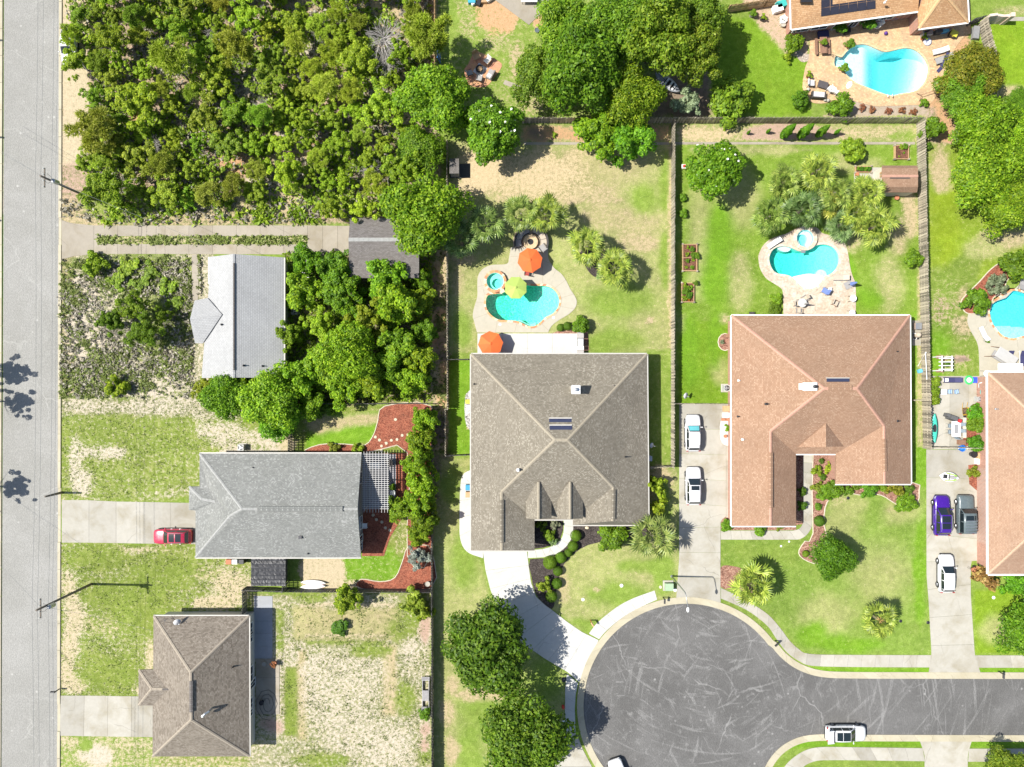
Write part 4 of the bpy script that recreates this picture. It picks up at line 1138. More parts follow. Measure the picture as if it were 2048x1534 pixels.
h.gable("sw", "s5", "wle",0.45,SIDING)
for i,x in enumerate((1077,1140)):
 k=str(i)
 h.add(**{"a"+k:(x,964,5.55), "b"+k:(x,1038,5.55), "c"+k:(x-25,1037,4.1), "d"+k:(x-25,988,4.1), "e"+k:(x+26,1037,4.1), "f"+k:(x+26,988,4.1)})
 dm=MB()
 g0=G(x-19,1034,0);g1=G(x+20,990,0);k2=(CAM_H-4)/CAM_H
 xa,xb,ya,yb=g0.x*k2,g1.x*k2,g0.y*k2,g1.y*k2
 dm.mesh([(xa,ya,2.9),(xb,ya,2.9),(xb,yb,3.2),(xa,yb,3.2),(xa,ya,4.1),(xb,ya,4.1),(xb,yb,4.1),(xa,yb,4.1),((xa+xb)/2,ya,5.3),((xa+xb)/2,yb,5.3)],[(0,1,5,8,4),(1,2,6,5),(3,0,4,7),(2,3,7,9,6),(4,8,9,7),(5,6,9,8)])
 dr=h.part("dormer",dm,SIDING)
 h.roof([("a"+k, "b"+k, "c"+k, "d"+k),("a"+k, "f"+k, "e"+k, "b"+k)],SH_TAUPE, "dormer_roof",0.12,dr)
 h.ridge([("a"+k, "b"+k)],SH_TAUPE,0.15)
 h.window(Vector(((xa+xb)/2,ya-0.02,3.95)),0,0,1.0,1.0,-math.pi/2)
h.slope_box((1098,837,6.60),(1143,837,6.60),(1143,845,6.83),(1098,845,6.83),0.1,M_plain("blue_black_panel",(0.035,0.04,0.075),.3,.1,3), "roof_panel")
h.slope_box((1099,851,7.02),(1144,851,7.02),(1144,860,7.27),(1099,860,7.27),0.1,M_plain("blue_black_panel",(0,0,0)), "roof_panel")
for y,z in((836,6.66),(850,7.06)):
 mb=MB();mb.bar(G(1098,y,z+.1),G(1144,y,z+.1),0.12,0.12);h.part("panel_trim",mb,GUTTER_P)
ch=MB();c=G(1150,779,5.6);ch.box(c,(0.85,0.85,2.4));co=h.part("chimney",ch,WHITE_PAINT)
ch=MB();ch.box(c+Vector((0,0,1.25)),(1.0,1.0,0.12));h.part("chimney_cap",ch,GUTTER_W,co)
ch=MB();ch.lathe([(0.22,1.3),(0.22,1.6),(0.1,1.68)],12,c);h.part("flue",ch,GREY_METAL,co)
for x,y,z in((948,768,3.2),(1227,771,4.5),(1251,914,4.4),(1036,940,6.3)):h.pipe(x,y,z,0.05 if x!=1036 else .09,.5,DARK_METAL if x!=1036 else WHITE_PAINT)
h.ridge([((1227,980,5.02),(1226,1038,5.02)),((1003,1000,4.82),(1003,1085,4.82))],SH_TAUPE,0.26,0.1, "ridge_vent",0.12)
# ---- pink-roofed house
h=House("house", "pinkish brown hipped roof house with L shaped front and white gutters",(1640,840))
h.add(nw=(1463,631,EV),ne=(1820,631,EV),se=(1822,968,EV),s2=(1671,968,EV),s3=(1671,908,EV),s4=(1592,908,EV),s5=(1592,1052,EV),sw=(1463,1052,EV),r1=(1648,777,7.6),r2=(1714,777,7.6),wl=(1541,862,4.9),wr=(1768,851,5.1),wle=(1541,1052,4.9),wre=(1769,968,5.1),ga=(1652,847,5.3),gb=(1652,894,5.3),gl=(1596,894,3.55),gr=(1688,893,3.5))
h.ctr=["nw", "ne", "se", "sw"]
h.roof([("nw", "ne", "r2", "r1"),("nw", "r1", "wl", "wle", "sw"),("ne", "se", "wre", "wr", "r2"),("r1", "r2", "wr", "s3", "s4", "wl"),("wl", "s4", "s5", "wle"),("wr", "wre", "s2", "s3")],SH_PINK)
h.roof([("ga", "gb", "gl"),("ga", "gr", "gb")],SH_PINK, "gable_roof",0.1)
h.ridge([("nw", "r1"),("ne", "r2"),("r1", "r2"),("r1", "wl"),("r2", "wr"),("wl", "wle"),("wr", "wre")],SH_PINK)
h.gutter([("nw", "ne"),("ne", "se"),("sw", "nw"),("s4", "s5"),("s3", "s4"),("s2", "s3"),("se", "s2"),("s5", "sw")])
h.walls(["nw", "ne", "se", "s2", "s3", "s4", "s5", "sw"],0.45,BRICK_W,EV-0.2)
h.gable("sw", "s5", "wle",0.45,SIDING);h.gable("s2", "se", "wre",0.45,SIDING)
mb=MB();mb.mesh([h.P("gl")-Vector((0,0,.3)),h.P("gr")-Vector((0,0,.3)),h.P("gb")-Vector((0,0,.1)),h.P("gl")+Vector((0,.4,-.3)),h.P("gr")+Vector((0,.4,-.3)),h.P("gb")+Vector((0,.4,-.1))],[(0,1,2),(0,3,4,1),(2,5,3,0),(1,4,5,2)]);h.part("gable_wall",mb,SIDING)
h.ridge([((1541,905,4.97),(1541,1015,4.97)),((1768,878,5.18),(1769,943,5.18)),((1656,776,7.66),(1704,776,7.66))],SH_PINK,0.3,0.1, "ridge_vent",0.12)
h.slope_box((1653,757,6.95),(1698,757,6.95),(1698,764,7.2),(1653,764,7.2),0.1,M_plain("blue_black_panel",(0,0,0)), "roof_panel")
mb=MB();mb.bar(G(1652,756,7.02),G(1699,756,7.02),0.1,0.12);h.part("panel_trim",mb,GUTTER_P)
ch=MB();c=G(1612,773,6.6);ch.box(c,(1.5,0.75,2.0));co=h.part("chimney",ch,WHITE_PAINT)
ch=MB();ch.box(c+Vector((0,0,1.05)),(1.65,0.9,0.1));h.part("chimney_cap",ch,GUTTER_W,co)
ch=MB();ch.lathe([(0.2,1.1),(0.2,1.4),(0.08,1.5)],12,c+Vector((0.5,0,0)));h.part("flue",ch,DARK_METAL,co)
for x,y,z,m_ in((1477,761,3.2,WHITE_PAINT),(1532,808,5.2,DARK_METAL),(1476,833,3.2,DARK_METAL),(1485,879,3.5,WHITE_PAINT),(1792,703,3.9,DARK_METAL),(1795,842,4.0,DARK_METAL)):h.pipe(x,y,z,0.07,.4,m_)
# ---- tan-roofed house running out of the picture at the right
h=House("house", "long sandy brown roof house at the right edge with white gutters",(2080,940))
h.add(nw=(1976,745,EV),ne=(2330,745,EV),se=(2330,1148,EV),sw=(1977,1148,EV),r1=(2148,905,7.8),r2=(2156,985,7.8))
h.ctr=["nw", "ne", "se", "sw"]
h.roof([("nw", "ne", "r1"),("nw", "r1", "r2", "sw"),("sw", "r2", "se"),("ne", "se", "r2", "r1")],SH_TAN)
h.ridge([("nw", "r1"),("ne", "r1"),("r1", "r2"),("sw", "r2"),("se", "r2")],SH_TAN)
h.gutter([("nw", "ne"),("ne", "se"),("sw", "nw"),("se", "sw")],None,0.2)
h.walls(["nw", "ne", "se", "sw"],0.5,BRICK_W,EV-0.2)
for x,y,z in((1992,818,3.4),):h.pipe(x,y,z,.06,.4,GREY_METAL)
for y0,y1 in((1078,1125),(1000,1062)):
 mb=MB();a=G(1983,y0,0);b=G(1983,y1,0);mb.box(((a.x+b.x)/2-.25,(a.y+b.y)/2,1.1),(0.08,abs(a.y-b.y),2.2));h.part("garage_door",mb,WHITE_PAINT)
mb=MB();a=G(1960,735,0.0);mb.box((G(1990,0,0).x,G(0,738,0).y,2.72),(3.0,1.2,.08));h.part("rear_eave",mb,WHITE_PAINT)
# ---- white-roofed house
h=House("house", "pale grey roofed gabled house among trees with shaded porch gable",(490,640))
h.add(n1=(418,514,EV),rn=(467,508,4.9),n2=(568,515,EV),s2=(568,756,EV),rs=(467,755,4.9),s1=(403,756,EV),w1=(403,690,EV),w0=(418,568,EV),wa=(403,700,EV+.02),pa=(389,601,EV+.05),pr=(380,638,4.15),pb=(390,686,EV+.05),pi=(444,629,4.2),pv=(415,596,3.1),pv2=(405,687,3.0),pw=(413,590,EV))
h.ctr=["n1", "n2", "s2", "s1"]
h.roof([("n1", "rn", "rs", "s1", "w0"),("rn", "n2", "s2", "rs")],SH_WHITE)
h.roof([("pr", "pi", "pv", "pa"),("pr", "pb", "pv2", "pi")],SH_WHITE, "porch_roof")
h.ridge([("rn", "rs")],SH_WHITE,0.2,0.05);h.ridge([((468,526,4.96),(468,740,4.96))],SH_DARK,0.12,0.09, "ridge_vent",0.1)
h.gutter([("n2", "s2"),("w0", "n1")],GUTTER_P)
h.walls(["n1", "n2", "s2", "s1", "w0"],0.4,SIDING,EV-0.2)
h.gable("n1", "n2", "rn",0.3,SIDING);h.gable("s1", "s2", "rs",0.3,SIDING);h.gable("pa", "pb", "pr",0.15,SIDING)
for x,y,z in((443,649,4.1),(487,731,4.6),(525,732,3.8)):h.pipe(x,y,z,.06,.4)
# ---- grey-roofed house with the pergola
h=House("house", "grey shingle house with long ridge and pergola on its east gable",(555,1010))
h.add(nw=(399,907,EV),ne=(723,907,EV),re=(715,1018,5.7),se=(722,1115,EV),sw=(391,1115,EV),g2=(391,1021,EV),g1=(378,1020,EV),g0=(378,973,EV),w1=(399,973,EV),rw=(484,1018,5.7),gr=(403,998,3.65),gi=(430,1003,3.9),gj=(460,1032,5.1),gk=(415,973,EV+.1))
h.ctr=["nw", "ne", "se", "sw"]
h.roof([("nw", "ne", "re", "rw"),("nw", "rw", "gj", "gi", "gk", "w1"),("rw", "re", "se", "sw", "gj"),("gj", "sw", "g2", "gi")],SH_GREY)
h.roof([("g0", "w1", "gk", "gi", "gr"),("g0", "gr", "g1"),("gr", "gi", "g2", "g1")],SH_GREY, "garage_roof")
h.ridge([("nw", "rw"),("rw", "re"),("sw", "gj"),("gj", "rw"),("g0", "gr"),("gr", "gi")],SH_GREY,0.16)
h.ridge([((515,1018,5.78),(685,1018,5.78))],SH_GREY,0.3,0.09, "ridge_vent",0.1)
h.walls(["nw", "ne", "se", "sw", "g2", "g1", "g0", "w1"],0.4,SIDING_G,EV-0.2)
h.gable("ne", "se", "re",0.35,SIDING_G)
h.gutter([("nw", "ne"),("se", "sw")],GUTTER_P)
for x,y,z in((506,935,3.6),(612,1074,3.9),(616,1107,3.2)):h.pipe(x,y,z,.05,.25)
mb=MB();mb.box(G(601,1074,4.1),(0.4,0.36,0.4));h.part("roof_vent",mb,DARK_METAL)
wx=max(p[0]for p in h.wall_poly)
for y,w_,hh in((955,1.4,1.2),(1045,1.6,1.2),(1078,.9,2.0),(1092,1.2,1.2)):
 h.window(Vector((wx+0.02,G(0,y,1.6).y,1.6)),0,0,w_,hh,0.0)
 # ---- brown hipped house, bottom left
h=House("house", "brown shingle hipped house with a satellite dish at bottom left",(400,1375))
h.add(nw=(307,1232,EV),ne=(498,1232,EV),se=(499,1513,EV),sw=(305,1513,EV),r1=(381,1345,6.2),r2=(382,1440,6.2),g0=(277,1340,EV-.05),g1=(277,1411,EV-.05),gr=(303,1378,4.0),gi=(346,1379,4.25),ga=(309,1339,EV+.02),gb=(306,1411,EV+.02))
h.ctr=["nw", "ne", "se", "sw"]
h.roof([("nw", "ne", "r1"),("ne", "se", "r2", "r1"),("se", "sw", "r2"),("nw", "r1", "r2", "sw")],SH_BROWN)
h.roof([("g0", "ga", "gi", "gr"),("g0", "gr", "g1"),("g1", "gr", "gi", "gb")],SH_BROWN, "porch_roof")
h.ridge([("nw", "r1"),("ne", "r1"),("r1", "r2"),("sw", "r2"),("se", "r2"),("g0", "gr"),("g1", "gr"),("gr", "gi")],SH_BROWN,0.16)
h.ridge([((382,1362,6.26),(382,1424,6.26))],SH_DARK,0.2,0.09, "ridge_vent",0.1);h.ridge([((325,1379,4.22),(345,1379,4.3))],SH_DARK,0.12,0.06, "ridge_vent",0.1)
h.walls(["nw", "ne", "se", "sw"],0.4,SIDING,EV-0.2)
h.gutter([("ne", "se"),("nw", "ne")],GUTTER_P)
wx=max(p[0]for p in h.wall_poly);wy=max(p[1]for p in h.wall_poly)
for y,w_,hh,z in((1258,1.5,1.2,1.6),(1275,1.2,1.2,1.6),(1350,2.0,1.4,1.6),(1372,.95,2.0,1.05),(1408,1.4,1.2,1.6),(1425,1.0,1.2,1.6)):
 h.window(Vector((wx+0.02,G(0,y,1.6).y,z)),0,0,w_,hh,0.0)
h.pipe(466,1334,4.0,.05,.35)
mb=MB();a=G(415,1422,5.5);mb.tube([a+Vector((.35,.15,-.4)),a+Vector((.35,.15,.5)),a+Vector((0,0,.75)),a+Vector((-.25,-.25,.7))],0.13,8);fl=h.part("flue_pipe",mb,GREY_METAL)
mb=MB();mb.ball(a+Vector((-.27,-.27,.7)),0.17);h.part("flue_cowl",mb,WHITE_PAINT,fl)
# ---- top right house with solar panels
h=House("house", "orange tan roofed house with solar panels at the top right edge",(1740,0))
h.add(sw=(1583,58,EV),j=(1836,22,EV),w2=(1838,57,EV),se=(1937,44,EV),ne=(1932,-60,EV),nw=(1574,-180,EV),nn=(1930,-200,EV),rw=(1580,-70,6.2),re=(1880,-100,6.4),rg=(1862,10,4.75),rg2=(1890,-20,5.2))
h.add(gq=(1846,-98,6.3))
h.ctr=["sw", "se", "nn", "nw"]
h.roof([("sw", "j", "gq", "rw"),("rw", "re", "nn", "nw"),("rw", "gq", "re")],SH_ORANGE)
h.add(xa=(1842,57,EV+.02),pk=(1888,-14,5.4),pw=(1836,18,EV+.1),rr=(1884,-98,6.0))
h.roof([("w2", "se", "pk"),("w2", "pk", "rr", "j"),("se", "ne", "rr", "pk")],SH_ORANGE, "hip_roof")
h.ridge([("w2", "pk"),("se", "pk"),("pk", "rr"),("rw", "gq")],SH_ORANGE,0.2)
h.gutter([("sw", "j"),("w2", "se"),("w2", "j"),("se", "ne"),("sw", "rw")],None,0.17)
h.walls(["sw", "j", "w2", "se", "ne", "nn", "nw"],0.5,BRICK_W,EV-0.2)
SOLAR=M_plain("solar_cell",(0.03,0.03,0.042),0.25,0.12,2)
def gz(px,py):
 t=(58-(px-1583)*36/253-py)/128
 return EV+t*3.3
for row in range(2):
 for c_ in range(6):
  x0,x1=1642+c_*18.2,1642+c_*18.2+17.6
  def yy(x,k):return 32.5-(x-1642)*0.143-k*16.6
  def onroof(px,py):
   z=4.0;n_=(h.P("j")-h.P("sw")).cross(h.P("rw")-h.P("sw"))
   for _ in range(8):
    q_=G(px,py,z);o_=h.P("sw");z=o_.z-((q_.x-o_.x)*n_.x+(q_.y-o_.y)*n_.y)/n_.z
   return(px,py,z+.05)
  h.slope_box(*[onroof(x,yy(x,k))for x,k in((x0,row),(x1,row),(x1,row+.97),(x0,row+.97))],0.05,SOLAR, "solar_panel")
mb=MB();mb.box(G(1612,-2,4.6),(1.3,.9,.3));h.part("roof_vent",mb,DARK_METAL)
h.pipe(1770,4,4.5,.06,.35,WHITE_PAINT)
ang=math.atan2(-1,-0.143)
d_=(h.P("j")-h.P("sw")).normalized();nrm=Vector((d_.y,-d_.x,0));
base=h.P("sw")-nrm*0.5
for t,w_,z,hh in((1.9,2.0,1.5,1.3),(4.2,2.0,1.5,1.3),(6.6,1.0,1.1,2.0),(8.6,1.0,1.1,2.0),(10.8,1.6,1.5,1.3),(12.6,1.6,1.5,1.3)):
 p=base+d_*t;p.z=z
 h.window(p+nrm*0.02,0,0,w_,hh,math.atan2(nrm.y,nrm.x))
 # ---- detached garage behind trees
h=House("garage", "small dark grey gabled garage half hidden by trees",(765,500), "garage")
h.add(nw=(700,436,2.7),ne=(834,436,2.7),rw=(697,479,4.1),re=(838,479,4.1),sw=(699,556,2.7),se=(838,556,2.7))
h.ctr=["nw", "ne", "se", "sw"]
h.roof([("nw", "ne", "re", "rw"),("rw", "re", "se", "sw")],SH_DARK);h.ridge([("rw", "re")],SH_GREY,.22)
h.walls(["nw", "ne", "se", "sw"],0.3,SIDING,2.5);h.gable("nw", "sw", "rw",.2,SIDING);h.gable("ne", "se", "re",.2,SIDING)
# ---- garden sheds
h=House("garden_shed", "small barn shed with pink gambrel roof by the right fence",(1795,365), "shed")
for k,y,z in(("a",330,2.2),("b",338,2.95),("c",352,3.45),("d",372,2.95),("e",386,2.2)):
 yy_={"a":331, "b":336, "c":352, "d":374, "e":385}[k]
 h.add(**{k+"w":(1764,yy_,z),k+"e":(1836 if k in "bcd" else 1834,yy_,z)})
h.ctr=["aw", "ae", "ee", "ew"]
h.roof([("aw", "ae", "be", "bw"),("bw", "be", "ce", "cw"),("cw", "ce", "de", "dw"),("dw", "de", "ee", "ew")],SH_PINK,thick=.08)
h.walls(["aw", "ae", "ee", "ew"],0.12,M_plain("cream_boards",(0.55,0.5,0.4),.7,.1,4),2.25)
mb=MB();pts=[h.P(k)+Vector((.12,0,-.06))for k in("aw", "bw", "cw", "dw", "ew")];mb.mesh(pts+[p+Vector((.08,0,0))for p in pts],[(0,1,2,3,4),(9,8,7,6,5)]);h.part("gable_wall",mb,M_plain("cream_boards",(0,0,0)))
h.ridge([("cw", "ce")],SH_PINK,.15);mb=MB();mb.box(G(1800,356,3.42),(2.4,.12,.06));h.part("ridge_vent",mb,SH_DARK)
for y in(346,352):
 mb=MB();mb.box(G(1762,y,1.9),(0.06,.25,.5));h.part("shutter",mb,CEDAR)
h=House("garden_shed", "tiny dark grey lidded shed by the wood corner",(908,332), "shed")
h.add(nw=(899,317,1.9),ne=(918,317,1.75),se=(918,347,1.75),sw=(899,347,1.9));h.ctr=["nw", "ne", "se", "sw"]
h.roof([("nw", "ne", "se", "sw")],SH_DARK,thick=.08);h.walls(["nw", "ne", "se", "sw"],0.08,SIDING_G,1.65)
mb=MB();mb.prism(gpoly([(919,328),(940,328),(940,356),(900,356),(900,348),(919,348)]),0,.05);struct("slab",mb,M_plain("dark_pad",(.06,.06,.06),.8,.3,5))
# ------------------------------------------------------------------ fences
def fence(name,label,pts,ht=1.8,pitch=0.19,mat=None,both=True,dark=None,post_every=2.4,pw=0.14,group=None):
 if both:pw=pitch*1.08
 """board fence: pickets on alternating faces of the rails, posts, rails"""
 mat=mat or WOOD_GREY
 P=[G(*p)for p in pts]
 root=thing(name,label, "fence",P[0],0,group)
 pk=MB();pk.box((0,0,ht/2),(pw,0.022,ht));pk.box((0,0,ht+.02),(pw*.6,.022,.05))
 pme=pk.data("picket",mat)
 po=MB();po.box((0,0,ht/2+.02),(0.1,0.1,ht+.04));pome=po.data("post",mat)
 n_all=sum(int((b-a).length/pitch)for a,b in zip(P,P[1:]))
 made=0;extra=MB()
 for a,b in zip(P,P[1:]):
  d=b-a;L=d.length;d.normalize();rz=math.atan2(d.y,d.x);nr=Vector((-d.y,d.x,0))
  for z in(0.35,ht*0.55,ht-0.2):
   r=MB();r.bar(a-P[0]+Vector((0,0,z)),b-P[0]+Vector((0,0,z)),0.045,0.09);part("rail",r,mat,root)
  for i in range(int(L/post_every)+1):
   o=link("post",pome,root,a-P[0]+d*min(i*post_every,L),(0,0,rz))
  n=int(L/pitch)
  for i in range(n):
   side=(1 if i%2 else-1)if both else 1
   q=a-P[0]+d*(pitch*(i+.5))+nr*(0.045*side)
   rot=(RND.uniform(-.02,.02),RND.uniform(-.012,.012),rz+RND.uniform(-.02,.02))
   if made<290:link("picket",pme,root,q,rot,(1,1,RND.uniform(.985,1.01)));made+=1
   else:extra.box(q+Vector((0,0,ht/2)),(pw,.022,ht*RND.uniform(.99,1.015)),rz)
 if extra.v:part("picket_run",extra,mat,root,kind="stuff")
 return root
fence("wooden_fence", "long weathered board fence along the back of both pool gardens",[(1045,246),(1343,246)],1.8,.19)
fence("wooden_fence", "weathered board fence behind the row of cypresses",[(1345,246),(1834,246)],1.85,.19)
fence("wooden_fence", "weathered board fence between the taupe and pink roofed houses",[(1343,247),(1342,934)],1.8,.185)
fence("wooden_fence", "weathered board fence right of the pink roofed house",[(1833,247),(1838,500),(1843,740),(1846,897)],1.85,.16)
fence("wooden_fence", "board fence left of the turquoise pool beside the sandy track",[(896,290),(896,560),(897,818),(893,818),(893,910)],1.75,.16)
fence("wooden_fence", "board fence along the east side of the brown house back yard",[(866,812),(866,1180),(867,1600)],1.8,.17,WOOD_DARK)
fence("wooden_fence", "tall board fence between the wood and the fire pit garden",[(872,-60),(872,150)],2.1,.17,CEDAR,False)
fence("wooden_fence", "thin dark fence north of the pergola garden",[(588,807),(864,807)],1.7,.17,WOOD_DARK,False)
fence("wooden_fence", "dark board fence between the grey and brown houses",[(572,1177),(864,1178)],1.7,.17,WOOD_DARK,False)
fence("wooden_fence", "short dark slatted fence at the northwest corner of the grey house",[(585,864),(585,905)],1.9,.2,WOOD_DARK,False)
fence("wooden_fence", "short dark slatted fence beside the black shade roof",[(574,1112),(574,1176)],2.0,.2,WOOD_DARK,False)
fence("wooden_fence", "small dark gate fence at the corner of the brown house",[(572,1176),(494,1173),(494,1222)],1.7,.18,WOOD_DARK,False)
fence("wooden_fence", "short fence joining the taupe house to the long fence",[(1297,933),(1342,930)],1.7,.18)
fence("wooden_fence", "short fence across the drive beside the upper white car",[(1344,807),(1466,808)],1.6,.18,None,False)
fence("wooden_fence", "short fence on the left corner of the taupe house front",[(894,910),(944,908)],1.5,.18,WOOD_DARK,False)
fence("wooden_fence", "short fence on the left corner of the taupe house back",[(898,720),(944,719)],1.5,.18,WOOD_DARK,False)
fence("wooden_fence", "short fence closing the patio court of the sandy roofed house",[(1850,893),(1976,895)],1.6,.17,WOOD_GREY,False)
fence("wooden_fence", "short fence at the right corner of the pink roofed house",[(1816,800),(1840,800)],1.5,.18,WOOD_GREY,False)
fence("wooden_fence", "board fence right of the golden pool patio",[(1956,50),(1968,100),(1975,122)],1.85,.17)
fence("wooden_fence", "dark fence joining the orange roofed house to the brick gate wall",[(1932,52),(1956,46)],1.8,.17,WOOD_DARK,False)
fence("wooden_fence", "brown fence at the top edge beside the potted plants",[(1452,26),(1548,12)],1.8,.17,CEDAR,False)
gw=thing("brick_gate_wall", "curved pale brick wall top with brick pier right of the golden patio", "wall",G(1985,44))
for a,b,c_ in(((1960,46),(1975,44),1.9),((1975,44),(1990,46),1.75),((1990,46),(2003,46),1.8)):
 mb=MB();p,q=G(*a)-gw.location,G(*b)-gw.location;mb.bar(p+Vector((0,0,c_/2)),q+Vector((0,0,c_/2)),.3,c_);part("wall_run",mb,M_pavers("pale_brick",[(.5,.38,.3),(.58,.46,.38),(.6,.5,.42)],(.5,.44,.38),.22,.08),gw)
mb=MB();mb.box(G(2003,46)-gw.location+Vector((0,0,1.05)),(.5,.5,2.1));part("pier",mb,M_plain("pier_brick",(.55,.42,.34),.8,.2,6),gw)
# ------------------------------------------------------------------ vegetation
LEAF_OAK=M_leaf("oak_leaves",(0.055,0.13,0.004),(0.135,0.26,0.008),(0.26,0.39,0.024),0.38)
LEAF_SCRUB=M_leaf("scrub_leaves",(0.085,0.15,0.008),(0.20,0.31,0.014),(0.36,0.46,0.045),0.42)
LEAF_PINE=M_leaf("pine_needles",(0.14,0.20,0.02),(0.27,0.35,0.035),(0.38,0.45,0.09),0.3)
LEAF_GREY=M_leaf("grey_leaves",(0.12,0.14,0.10),(0.2,0.23,0.17),(0.32,0.35,0.28),0.15)
LEAF_PALM=M_leaf("palm_leaves",(0.05,0.09,0.014),(0.135,0.20,0.03),(0.29,0.35,0.085),0.12,0.4)
LEAF_BOX=M_leaf("clipped_leaves",(0.05,0.115,0.006),(0.095,0.195,0.008),(0.16,0.28,0.015),0.25)
BARK=M_plain("bark",(0.16,0.13,0.10),0.9,0.35,5,bump=0.5)
TWIG=M_plain("grey_twigs",(0.30,0.28,0.255),0.9,0.3,5)
PETAL=M_plain("white_petals",(0.75,0.74,0.68),0.6,0.05,5)
RUST=M_leaf("rust_leaves",(0.09,0.03,0.012),(0.2,0.07,0.03),(0.32,0.15,0.07),0.15)
def np_mesh(name,v,loops_per,mat,mats=None,midx=None):
 me=bpy.data.meshes.new(name)
 n=len(v)//loops_per
 me.vertices.add(len(v));me.vertices.foreach_set("co",np.asarray(v,np.float32).ravel())
 me.loops.add(len(v));me.loops.foreach_set("vertex_index",np.arange(len(v),dtype=np.int32))
 me.polygons.add(n);me.polygons.foreach_set("loop_start",np.arange(0,len(v),loops_per,dtype=np.int32))
 for m_ in([mat]+list(mats or[])):me.materials.append(m_)
 if midx is not None:me.polygons.foreach_set("material_index",midx.astype(np.int32))
 me.update()
 return me
def unit(a):return a/(np.linalg.norm(a,axis=1,keepdims=True)+1e-9)
def leaf_quads(c,nrm,L,W,r):
 """diamond leaves at c facing nrm"""
 n=len(c)
 t=unit(np.cross(nrm,unit(r.normal(size=(n,3)))))
 b=np.cross(nrm,t)
 L=L[:,None];W=W[:,None]
 fold=nrm*W*0.35
 v=np.stack([c-t*L,c-b*W+fold,c+t*L,c+b*W+fold],1)
 return v.reshape(-1,3)
def crown(seed,R,sq,nclump,nleaf,leaf,mat,cl=(0.26,0.42),spread=(0.3,0.95),low=-0.25,flowers=0,gaps=0.0,lobe=0.18,needles=False):
 """leaf clumps on the ends of limbs, filling an uneven dome of radius R"""
 r=np.random.RandomState(seed)
 d=unit(r.normal(size=(nclump,3)));d[:,2]=np.where(d[:,2]<low,-d[:,2],d[:,2])
 ang=np.arctan2(d[:,1],d[:,0])
 lob=1+lobe*np.sin(ang*3+r.rand()*6)+lobe*0.7*np.sin(ang*5+r.rand()*6)
 rad=r.uniform(spread[0],spread[1],nclump)**0.6*lob
 cen=d*rad[:,None]*R;cen[:,2]*=sq
 cr=r.uniform(cl[0],cl[1],nclump)*R
 k=r.choice(nclump,nleaf,p=cr**2/np.sum(cr**2))
 e=unit(r.normal(size=(nleaf,3)));e[:,2]=np.where(e[:,2]<-0.45,-e[:,2],e[:,2])
 rr=r.uniform(0.72,1.06,nleaf)*(1+0.18*np.sin(e[:,0]*7+k)*np.sin(e[:,1]*7+k*2))
 pos=cen[k]+e*(cr[k]*rr)[:,None]*np.array([1,1,0.75])
 if gaps:
  keep=r.rand(nleaf)>gaps*(np.sin(pos[:,0]*3.1+seed)*np.sin(pos[:,1]*2.7)>0.2)
  pos=pos[keep];e=e[keep]
 n=len(pos)
 if needles:pos=pos*np.array([.85,.85,1])
 if needles:
  nb=9
  base=np.repeat(pos,nb,0)
  dirs=unit(r.normal(size=(n*nb,3))+np.repeat(e,nb,0)*0.7+np.array([0,0,.3]))
  side=unit(np.cross(dirs,r.normal(size=(n*nb,3))))*leaf*0.14
  tip=base+dirs*leaf*r.uniform(0.8,1.3,(n*nb,1))
  v=np.stack([base-side,base+side,tip],1).reshape(-1,3)
  return np_mesh("crown",v,3,mat)
 q95=np.quantile(np.hypot(pos[:,0],pos[:,1]),.965);pos=pos*np.array([R/q95,R/q95,1])
 nrm=unit(e*0.8+r.normal(size=(n,3))*0.42+np.array([0,0,0.5]))
 L=leaf*r.uniform(0.55,1.25,n);W=L*r.uniform(0.42,0.7,n)
 v=leaf_quads(pos,nrm,L,W,r)
 if flowers:
  top=r.choice(np.where(pos[:,2]>np.median(pos[:,2]))[0],flowers)
  fl=[]
  for i in top:
   p=pos[i]+e[i]*0.1
   for a in range(3):
    fl.append((p,a))
  fp=np.array([p for p,a in fl]);fn=unit(np.array([(math.cos(a*2.1)*.5,math.sin(a*2.1)*.5,1)for p,a in fl]))
  v2=leaf_quads(fp,fn,np.full(len(fp),0.16),np.full(len(fp),0.12),r)
  v=np.vstack([v,v2]);mi=np.concatenate([np.zeros(n),np.ones(len(fp))])
  return np_mesh("crown",v,4,mat,[PETAL],mi)
 return np_mesh("crown",v,4,mat)
def trunk_mesh(seed,h,r0,spread,nl=6,lean=0.15,mat=None,twigs=0):
 r=random.Random(seed)
 mb=MB()
 top=Vector((r.uniform(-lean,lean)*h,r.uniform(-lean,lean)*h,h))
 mb.tube([(0,0,-0.1),(0,0,0.15),top*0.5,top],[r0*1.6,r0,r0*.8,r0*.45],7)
 for i in range(nl):
  a=TAU*i/nl+r.uniform(-.4,.4);t=r.uniform(.45,.95)
  s=top*t;L=spread*r.uniform(.6,1.0)
  e=s+Vector((math.cos(a)*L,math.sin(a)*L,L*r.uniform(.2,.8)))
  m_=s.lerp(e,.5)+Vector((0,0,-.1*L))
  mb.tube([s,m_,e],[r0*.4,r0*.25,r0*.08],5,False)
  for k in range(twigs):
   q=m_.lerp(e,r.random());b=a+r.uniform(-1.2,1.2);l2=L*r.uniform(.25,.6)
   mb.tube([q,q+Vector((math.cos(b)*l2*.5,math.sin(b)*l2*.5,l2*r.uniform(0,.4))),q+Vector((math.cos(b+.2)*l2,math.sin(b+.2)*l2,l2*r.uniform(-.2,.5)))],[r0*.12,r0*.09,r0*.04],3,False)
 return mb.data("trunk",mat or BARK,True)
PROTO={}
